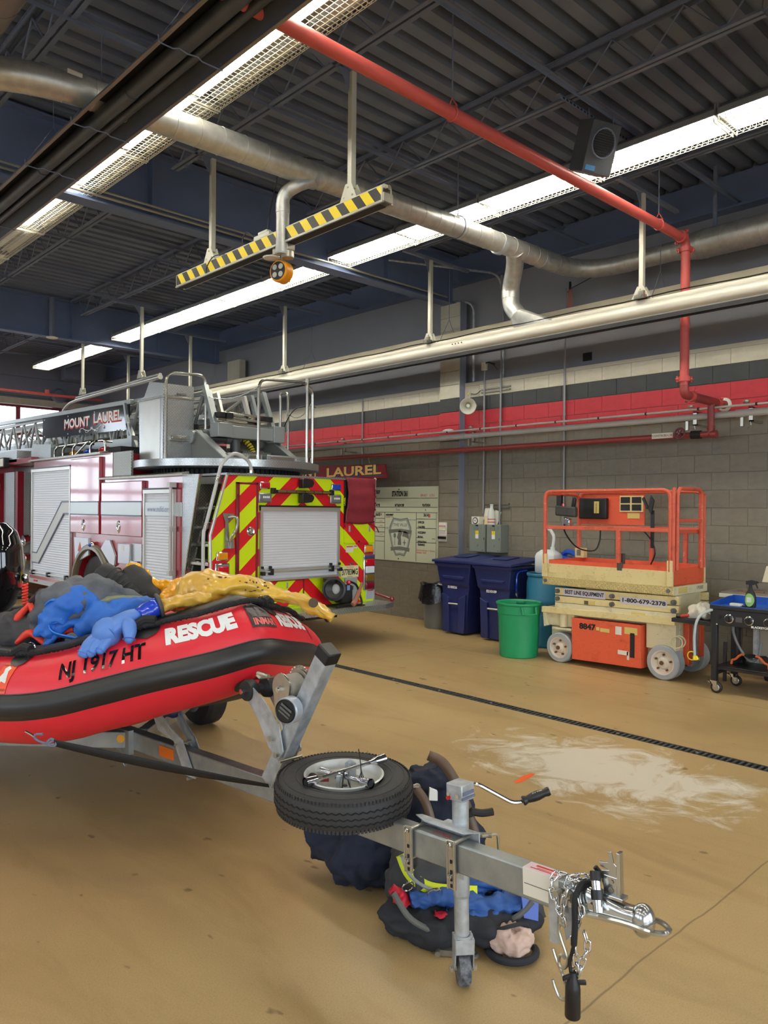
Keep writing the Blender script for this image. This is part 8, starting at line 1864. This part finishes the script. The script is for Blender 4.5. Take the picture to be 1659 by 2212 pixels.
def shook(c, k=1):
    c = Vector(c); a = -ES*k; z = Vector((0, 0, 1)); b = MB()
    b.tube(smooth_path([c+a*.004+z*.055, c-a*.012+z*.06, c-a*.018+z*.04, c-a*.010+z*.015, c+a*.006-z*.02, c+a*.014-z*.045, c+a*.004-z*.068, c-a*.014-z*.07, c-a*.03-z*.045, c-a*.038-z*.025], 4), .0055, 8); b.build('s_hook', ZINC, tl_)
shook(T3(.012, -.022, -.18)); shook(T3(.015, -.022, -.275))
b = MB(); b.tube(smooth_path([T3(-.05, .03, .006), T3(-.04, -.0, .008), T3(-.035, -.03, -.03), T3(-.035, -.034, -.10), T3(-.03, -.034, -.16)]), .0095, 10); cb_ = b.build('cable_sleeve', BLACK_MATT, tl_)
b = MB(); b.tube(smooth_path([T3(-.03, -.034, -.16), T3(-.02, -.03, -.19), T3(-.012, -.03, -.22), T3(-.015, -.03, -.25)]), .006, 8); b.build('cable', BLACK, cb_)
pc = T3(-.022, -.03, -.245)
b = MB(); b.lathe([(0, .0), (.010, 0), (.014, -.02), (.0215, -.04), (.0225, -.05), (.0235, -.13), (.022, -.134), (.0, -.13)], pc, (0, 0, 1), 24); pg_ = b.build('trailer_plug', BLACK, tl_)
b = MB(); b.obox(pc+Vector((.015, -.016, -.03)), (.012, -.012, 0), (.004, .004, 0), (0, 0, .006)); b.obox(pc+Vector((-.014, .012, -.015)), (.01, -.008, .004), (.004, .004, 0), (0, 0, .006)); b.build('plug_latch', BLACK, pg_, bevel=.002)
b = MB(); b.torus(pc+Vector((.006, -.006, .0)), (1, .3, 0), .011, .004, 12, 6); b.build('chain_quick_link', ZINC, tl_)
# ------------------------------------------------------------------ spare wheel lying on the tongue
TYR = mat('tyre_rubber', (46, 45, 46), .7, var=.12, vs=20, bump=.15, bs=90)
swc = Vector((1.972, 2.315, .527)); swt = Vector((-.03, -.035, 1)).normalized()
sw = thing('spare_wheel', 'spare trailer wheel lying flat on the tongue beam', 'wheel', swc)
b = MB(); b.lathe([(.155, .012), (.185, .004), (.225, .0), (.252, .010), (.268, .028), (.272, .05), (.272, .085), (.268, .107), (.252, .125), (.225, .134), (.185, .130), (.155, .122), (.152, .10), (.152, .03)], swc, swt, 72); ty = b.build('tyre', TYR, sw, smooth=35)
b = MB(); u_ = swt.orthogonal().normalized(); w_2 = swt.cross(u_)
for h in (.044, .067, .090):
    pts_ = []
    for i in range(240):
        a = 2*PI*i/240; pts_.append(swc+swt*(h+.0032*math.sin(i*PI/2.0))+(u_*math.cos(a)+w_2*math.sin(a))*.2715)
    b.tube(pts_, .0028, 4, True)
q = b.build('tread_grooves', mat('groove_black', (12, 12, 13), .9), ty, smooth=0)
b = MB()
for i in range(110):
    a = 2*PI*i/110
    for h, rr in ((.116, .2625), (.019, .2625)):
        d_ = u_*math.cos(a)+w_2*math.sin(a); b.obox(swc+swt*h+d_*rr, d_*.0024, swt*.009, swt.cross(d_)*.0046)
q = b.build('shoulder_lugs', TYR, ty, smooth=0); q['kind'] = 'stuff'
b = MB()
for r in (.19, .205, .238): b.torus(swc+swt*(.131 if r < .21 else .1305), swt, r, .0018, 72, 4)
b.build('sidewall_rings', TYR, ty)
b = MB(); rr_ = random.Random(9)
for i in range(60):
    a = rr_.uniform(0, 6.28); d_ = u_*math.cos(a)+w_2*math.sin(a); p = swc+swt*rr_.choice((.12, .128, .03))+d_*rr_.choice((.258, .25)); b.cyl(p, p+d_*.010+swt*.006, .0007, n=3)
q = b.build('moulding_hairs', TYR, ty, smooth=0); q['kind'] = 'stuff'
WRIM = mat('silver_painted_rim', (206, 206, 200), .35, .35)
b = MB(); b.lathe([(.158, .134), (.150, .136), (.144, .128), (.138, .10), (.118, .085), (.115, .045), (.095, .04), (.07, .055), (.048, .06), (.034, .052), (.030, .03)], swc, swt, 48); b.build('rim', WRIM, sw)
b = MB(); b.cyl(swc+swt*.01, swc+swt*.034, .10, n=32); b.build('hub_face', mat('dim_hub', (150, 150, 146), .5), sw)
b = MB()
for k in range(5):
    a = 2*PI*k/5; p = swc+swt*.05+(u_*math.cos(a)+w_2*math.sin(a))*.058; b.cyl(p, p+swt*.012, .010, n=10)
b.build('bolt_holes', BLACK_MATT, sw)
rgt = Vector((.729, -.685, 0)); fwd = Vector((.685, .729, 0))
c = swc+swt*.13
b = MB(); b.tube([c+rgt*.02+fwd*.05-swt*.06, c+rgt*.02+fwd*.05+swt*.03], .006, 8); b.tube([c-rgt*.02-fwd*.02-swt*.08, c-rgt*.02-fwd*.02+swt*.0], .010, 8); b.prism([c+rgt*.0+fwd*.06-swt*.04, c+rgt*.045+fwd*.06-swt*.04, c+rgt*.045+fwd*.06+swt*.025, c+rgt*.0225+fwd*.06+swt*.04, c+rgt*.0+fwd*.06+swt*.025], fwd*.005); b.build('carrier_bracket', GALV, sw)
b = MB(); b.cyl(c-rgt*.04+fwd*.03-swt*.015, c+rgt*.01+fwd*.04-swt*.01, .016, n=14); b.build('padlock_body', CHROME, sw); b = MB(); b.cyl(c-rgt*.10+fwd*.0-swt*.02, c-rgt*.06+fwd*.005-swt*.02, .012, n=10); b.build('red_key_tag', mat('dark_red_key', (120, 34, 30), .4), sw); b = MB(); b.tube(smooth_path([c-rgt*.10+fwd*.0-swt*.02, c-rgt*.125+fwd*.0-swt*.005, c-rgt*.135-fwd*.01-swt*.015]), .010, 8); b.build('key_boot', BLACK, sw)
lw = thing('lug_wrench', 'chrome four-way lug wrench lying across the spare wheel', 'wrench', c)
q = c+swt*.012
def arm_(p0, p1, s0, s1):
    p0, p1 = Vector(p0), Vector(p1); d_ = (p1-p0).normalized(); b = MB(); b.cyl(p0, p1, .008, n=12); b.cyl(p0-d_*.005, p0+d_*.045, .0175*s0, .014*s0, 16, False); b.cyl(p0+d_*.045, p0+d_*.07, .014*s0, .008, 16, False); b.cyl(p1-d_*.045, p1+d_*.005, .014*s1, .0175*s1, 16, False); b.cyl(p1-d_*.07, p1-d_*.045, .008, .014*s1, 16, False)
    o = b.build('wrench_arm', CHROME, lw); b = MB()
    for e in (p0, p1): b.cyl(e, e+d_*(.004 if e is p1 else -.004), .0135, n=6)
    b.build('socket_bore', BLACK_MATT, o); return o
arm_(q-rgt*.135-fwd*.13+swt*.0, q+rgt*.155+fwd*.10+swt*.02, 1.15, 1.05); arm_(q+rgt*.105-fwd*.135-swt*.0, q-rgt*.10+fwd*.09-swt*.03, 1.1, 1.0)
zt_ = thing('cable_tie', 'black cable tie standing up from the lug wrench', 'tie', c)
b = MB(); z0 = q+rgt*.07-fwd*.05; b.tube(smooth_path([z0+swt*.105-rgt*.012, z0+swt*.05-rgt*.004, z0+swt*.0, z0-swt*.03+rgt*.004]), .0022, 6); b.tube([z0-rgt*.012-swt*.02, z0+rgt*.0+swt*.02, z0+rgt*.012-swt*.02], .0025, 6); b.build('tie', BLACK, zt_)
b = MB(); b.torus(q-rgt*.0-fwd*.02, rgt, .014, .003, 14, 5); b.tube([q-rgt*.0-fwd*.03, q-rgt*.005-fwd*.05-swt*.05], .003, 5); b.tube([q+rgt*.01-fwd*.03, q+rgt*.03-fwd*.06-swt*.05], .003, 5); b.build('tie_loop', BLACK, zt_)
# ------------------------------------------------------------------ turnout gear on the floor under the tongue
NAVY = mat('navy_turnout_cloth', (30, 38, 58), .85, bump=.3, bs=16, var=.25, vs=6); DKG = mat('charcoal_turnout_cloth', (62, 64, 66), .85, bump=.25, bs=20, var=.15, vs=6)
LEATH = mat('brown_leather_strap', (98, 78, 64), .45); LIME = mat('lime_reflective_trim', (214, 226, 40), .5); SILT = mat('silver_trim', (150, 154, 150), .4, .3)
tj = thing('turnout_jacket', 'navy turnout jacket in a heap with brown leather braces behind the tongue', 'jacket', (2.5, 2.5, 0))
b = fabric_tube([(2.60, 2.30, .02), (2.62, 2.36, .22), (2.60, 2.42, .40), (2.585, 2.44, .50), (2.58, 2.45, .535)], [.20, .19, .15, .125, .06], .07, 51, (1, .85), 28); cloth(b.build('upright_fold', NAVY, tj, smooth=70), 0.05, 0.09, 1)
b = MB(); b.grid(rough_blob((2.40, 2.62, .14), .22, .20, .17, .10, 52, flat=.002), 44, 26, True); cloth(b.build('left_fold', NAVY, tj, smooth=70), 0.05, 0.09, 1)
b = fabric_tube([(2.24, 2.86, .14), (2.30, 2.76, .17), (2.38, 2.64, .16)], [.09, .12, .14], .10, 53, (1, .9), 24); cloth(b.build('sleeve', NAVY, tj, smooth=70), 0.04, 0.08, 1)
def strap(P_, w, name, m, par, th=.004):
    b = MB(); Q_ = smooth_path(P_, 6); vs = []
    for i, p in enumerate(Q_):
        t_ = (Q_[min(i+1, len(Q_)-1)]-Q_[max(i-1, 0)]).normalized(); v_ = (p-Vector((0, 0, 1.7))).normalized(); s_ = t_.cross(v_).normalized(); vs += [p+s_*w/2, p-s_*w/2]
    b.add(vs, [(2*i, 2*i+1, 2*i+3, 2*i+2) for i in range(len(Q_)-1)]); o = b.build(name, m, par, smooth=12); o.modifiers.new('t', 'SOLIDIFY').thickness = th; return o
strap([(2.55, 2.40, .585), (2.545, 2.31, .575), (2.56, 2.245, .50), (2.58, 2.20, .40), (2.595, 2.16, .28)], .045, 'leather_brace', LEATH, tj)
sb_ = strap([(2.385, 2.325, .50), (2.40, 2.28, .45), (2.405, 2.25, .38), (2.40, 2.22, .30)], .038, 'leather_brace', LEATH, tj)
b = MB(); b.cyl((2.375, 2.335, .505), (2.40, 2.315, .505), .008, n=8); b.torus((2.387, 2.32, .50), (.3, .9, .2), .018, .003, 14, 5); b.build('brace_buckle', ZINC, sb_)
b = MB(); b.prism([(2.425, 2.275, .50), (2.452, 2.255, .485), (2.447, 2.25, .448), (2.415, 2.27, .452)], (.006, .01, .003)); b.build('care_tag', WHITE, tj, smooth=0)
tc2 = thing('turnout_coat', 'charcoal turnout coat with a lime trim edge lying under the beam', 'coat', (2.6, 2.1, 0))
b = MB()
def coat(u, v):
    t_ = u; y = 2*v-1
    spine = Vector((2.44, 2.26, .26)).lerp(Vector((2.80, 1.97, .0)), t_); h = .30*(1-t_**1.6)+.01
    side = Vector((.65, .75, 0)); 
    return Vector((spine.x+side.x*.22*y*(1-.3*t_), spine.y+side.y*.22*y*(1-.3*t_), max(.004, h*(1-abs(y)**2.2)+.008*math.sin(9*t_+4*y))))
b.grid(coat, 26, 22); cloth(b.build('coat_panel', DKG, tc2, smooth=70), 0.015, 0.1, 1)
P_ = [coat(i/14*.92, .42+.22*(i/14)**1.0) for i in range(15)]
strap([p+Vector((-.01, -.012, .014)) for p in P_], .016, 'lime_edge', LIME, tc2)
P_ = [coat(.02+.1*i/10, .02+.3*i/10) for i in range(11)]
strap([(2.20, 2.22, .30), (2.195, 2.16, .24), (2.235, 2.09, .20), (2.33, 2.01, .185), (2.38, 1.97, .18)], .045, 'lime_band', LIME, tc2); strap([(2.197, 2.215, .30), (2.19, 2.155, .24), (2.23, 2.083, .20), (2.325, 2.004, .186)], .014, 'silver_band', SILT, tc2)
b = MB(); b.grid(rough_blob((2.36, 2.22, .14), .20, .17, .15, .08, 55, flat=.002), 40, 24, True); cloth(b.build('coat_body', DKG, tc2, smooth=70), 0.03, 0.08, 1)
b = MB(); b.tube(smooth_path([(2.56, 2.16, .40), (2.60, 2.13, .39), (2.64, 2.10, .395)]), .016, 8); b.cyl((2.555, 2.165, .40), (2.56, 2.16, .38), .02, n=8); b.build('black_clip', BLACK, tc2)
BLN = mat('blue_harness_webbing', (40, 84, 152), .6, bump=.25, bs=25, var=.2, vs=9); BKN = mat('black_gear_nylon', (34, 36, 42), .75, bump=.25, bs=22); RDC = mat('red_nylon', (196, 28, 50), .6, bump=.2, bs=25); TAN = mat('pinkish_tan_suede', (206, 176, 160), .8, bump=.3, bs=18)
hb_ = thing('gear_bag', 'open black bag spilling a blue harness beneath the jack', 'bag', (2.36, 2.0, 0))
def bagsh(u, v):
    a = 2*PI*u; P0 = rough_blob((2.36, 2.03, .07), .33, .17, .09, .06, 61, rot=-.75, flat=.002)(u, v); return P0
b = MB(); b.grid(bagsh, 44, 24, True); cloth(b.build('bag_shell', BKN, hb_, smooth=70), 0.045, 0.08, 1)
for i, (P_, R_) in enumerate((([(2.16, 2.14, .16), (2.24, 2.08, .17), (2.32, 2.0, .155), (2.40, 1.94, .15)], [.045, .06, .055, .045]), ([(2.32, 2.0, .13), (2.40, 1.92, .14), (2.50, 1.86, .15), (2.55, 1.84, .17)], [.05, .055, .05, .035]), ([(2.24, 2.02, .13), (2.32, 1.95, .12), (2.40, 1.88, .115)], [.03, .045, .035]), ([(2.36, 2.06, .18), (2.46, 1.98, .185), (2.54, 1.92, .17)], [.04, .05, .035]))):
    b = fabric_tube(P_, R_, .14, 70+i, (1, .7), 16); cloth(b.build('blue_harness', BLN, hb_, smooth=60), 0.03, 0.04, 1)
for i, (P_, R_) in enumerate((([(2.12, 2.20, .20), (2.14, 2.17, .17), (2.16, 2.14, .13)], [.03, .045, .03]), ([(2.48, 1.86, .235), (2.50, 1.85, .20), (2.51, 1.84, .165)], [.025, .04, .025]), ([(2.20, 2.04, .13), (2.25, 2.0, .12), (2.30, 1.97, .11)], [.02, .03, .02]))):
    b = fabric_tube(P_, R_, .16, 80+i, (1, .7), 14); cloth(b.build('red_pouch', RDC, hb_, smooth=60), 0.02, 0.04, 1)
b = MB(); b.torus((2.215, 2.045, .20), (.5, .7, .4), .03, .0035, 20, 6); b.torus((2.15, 2.13, .22), (.3, .8, .4), .024, .003, 18, 6); b.build('harness_ring', CHROME, hb_)
b = MB(); b.prism([(2.47, 1.82, .19), (2.52, 1.775, .185), (2.505, 1.765, .10), (2.46, 1.80, .115)], (.01, .012, 0)); b.build('blue_tab', mat('periwinkle_tab', (88, 112, 190), .6), hb_, smooth=0)
b = MB(); b.tube(smooth_path([(2.10, 2.16, .20), (2.12, 2.08, .12), (2.20, 1.99, .075), (2.32, 1.92, .07), (2.44, 1.83, .11), (2.50, 1.79, .17)]), .012, 8); b.build('bag_piping', mat('grey_piping', (92, 92, 88), .7), hb_)
gl2 = thing('work_glove', 'pinkish-tan suede cloth with black edging beside the jack foot', 'glove', (2.36, 1.79, 0))
b = MB()
def suede(u, v):
    a = 2*PI*u; P0 = rough_blob((2.385, 1.80, .055), .085, .075, .062, .12, 91, rot=-.7, flat=.002, fold=9)(u, v); return P0
b.grid(suede, 34, 20, True); cloth(b.build('suede', TAN, gl2, smooth=70), 0.022, 0.035, 1)
b = MB(); P_ = [Vector((2.385, 1.80, .018))+Matrix.Rotation(-.7, 3, 'Z') @ Vector((.092*math.cos(a), .080*math.sin(a), 0)) for a in [math.radians(120+250*i/20) for i in range(21)]]; b.tube(P_, .014, 8); b.tube(smooth_path([(2.33, 1.85, .09), (2.35, 1.80, .118), (2.40, 1.77, .125), (2.45, 1.77, .10)]), .008, 6); b.build('black_edging', BKN, gl2)
rb = thing('ratchet_buckle', 'steel ratchet buckle with a blue strap end on the floor by the bag', 'buckle', (2.2, 1.93, 0))
b = MB(); b.prism([(2.16, 1.99, .004), (2.175, 2.0, .004), (2.27, 1.91, .004), (2.265, 1.88, .004), (2.245, 1.885, .004)], (0, 0, .022)); b.torus((2.255, 1.885, .015), (0, 0, 1), .018, .007, 16, 6); b.cyl((2.15, 1.97, .02), (2.20, 2.01, .02), .010, n=10); b.build('buckle', mat('dull_steel', (150, 148, 140), .4, .8), rb)
b = MB(); b.prism([(2.175, 1.99, .02), (2.205, 1.965, .02), (2.225, 2.0, .085), (2.195, 2.03, .085)], (.006, .006, 0)); b.build('blue_strap', mat('bright_blue_strap', (30, 96, 206), .6), rb, smooth=0)

# ------------------------------------------------------------------ parts that came out of one builder loop become objects of their own
def split_islands(o):
    me = o.data; bm = bmesh.new(); bm.from_mesh(me); bm.faces.ensure_lookup_table(); seen = set(); groups = []
    for f in bm.faces:
        if f.index in seen: continue
        st = [f]; seen.add(f.index); g = []
        while st:
            q = st.pop(); g.append(q)
            for v in q.verts:
                for n in v.link_faces:
                    if n.index not in seen: seen.add(n.index); st.append(n)
        groups.append(g)
    if len(groups) > 1:
        for g in groups[1:]:
            n = {}; b2 = bmesh.new()
            for f in g:
                vs = []
                for v in f.verts:
                    if v not in n: n[v] = b2.verts.new(v.co)
                    vs.append(n[v])
                nf = b2.faces.new(vs); nf.smooth = f.smooth; nf.material_index = f.material_index
            m2 = bpy.data.meshes.new(me.name); b2.to_mesh(m2); b2.free()
            for m in me.materials: m2.materials.append(m)
            m2.set_sharp_from_angle(angle=math.radians(35))
            c = o.copy(); c.data = m2; COL.objects.link(c)
        bmesh.ops.delete(bm, geom=[f for g in groups[1:] for f in g], context='FACES'); bm.to_mesh(me)
    bm.free()
SPLIT = ('coupler_tongue', 'edge_trim', 'pedestal_trim', 'cross_tube', 'splice_bolts', 'drip_rail', 'outer_beam', 'roof_rail', 'heel_rods', 'slide_pads', 'toe_board', 'sign_bolts', 'sign_struts', 'head_rivets', 'lamp_reflection', 'hinge', 'roller_pins', 'arm_bolts', 'coupler_bolt', 'conduit_clips', 'recess_trim', 'label', 'coupling_band', 'cable', 'rope_ring', 'tie_loop', 'bolt_holes', 'switch_row', 'lens_ribs', 'frame_upright', 'tray_ribs', 'deck', 'hanging_bar', 'grooved_coupling', 'tread_cabinet', 'harness_ring', 'bow_patch', 'winch_plate', 'clamp_nut', 'slot_holes', 'tread_grooves', 'ruling', 'grille')
for o in list(COL.objects):
    if o.type == 'MESH' and o.name.split('.')[0] in SPLIT and o.parent and o.get('kind') is None and o.data.users == 1: split_islands(o)
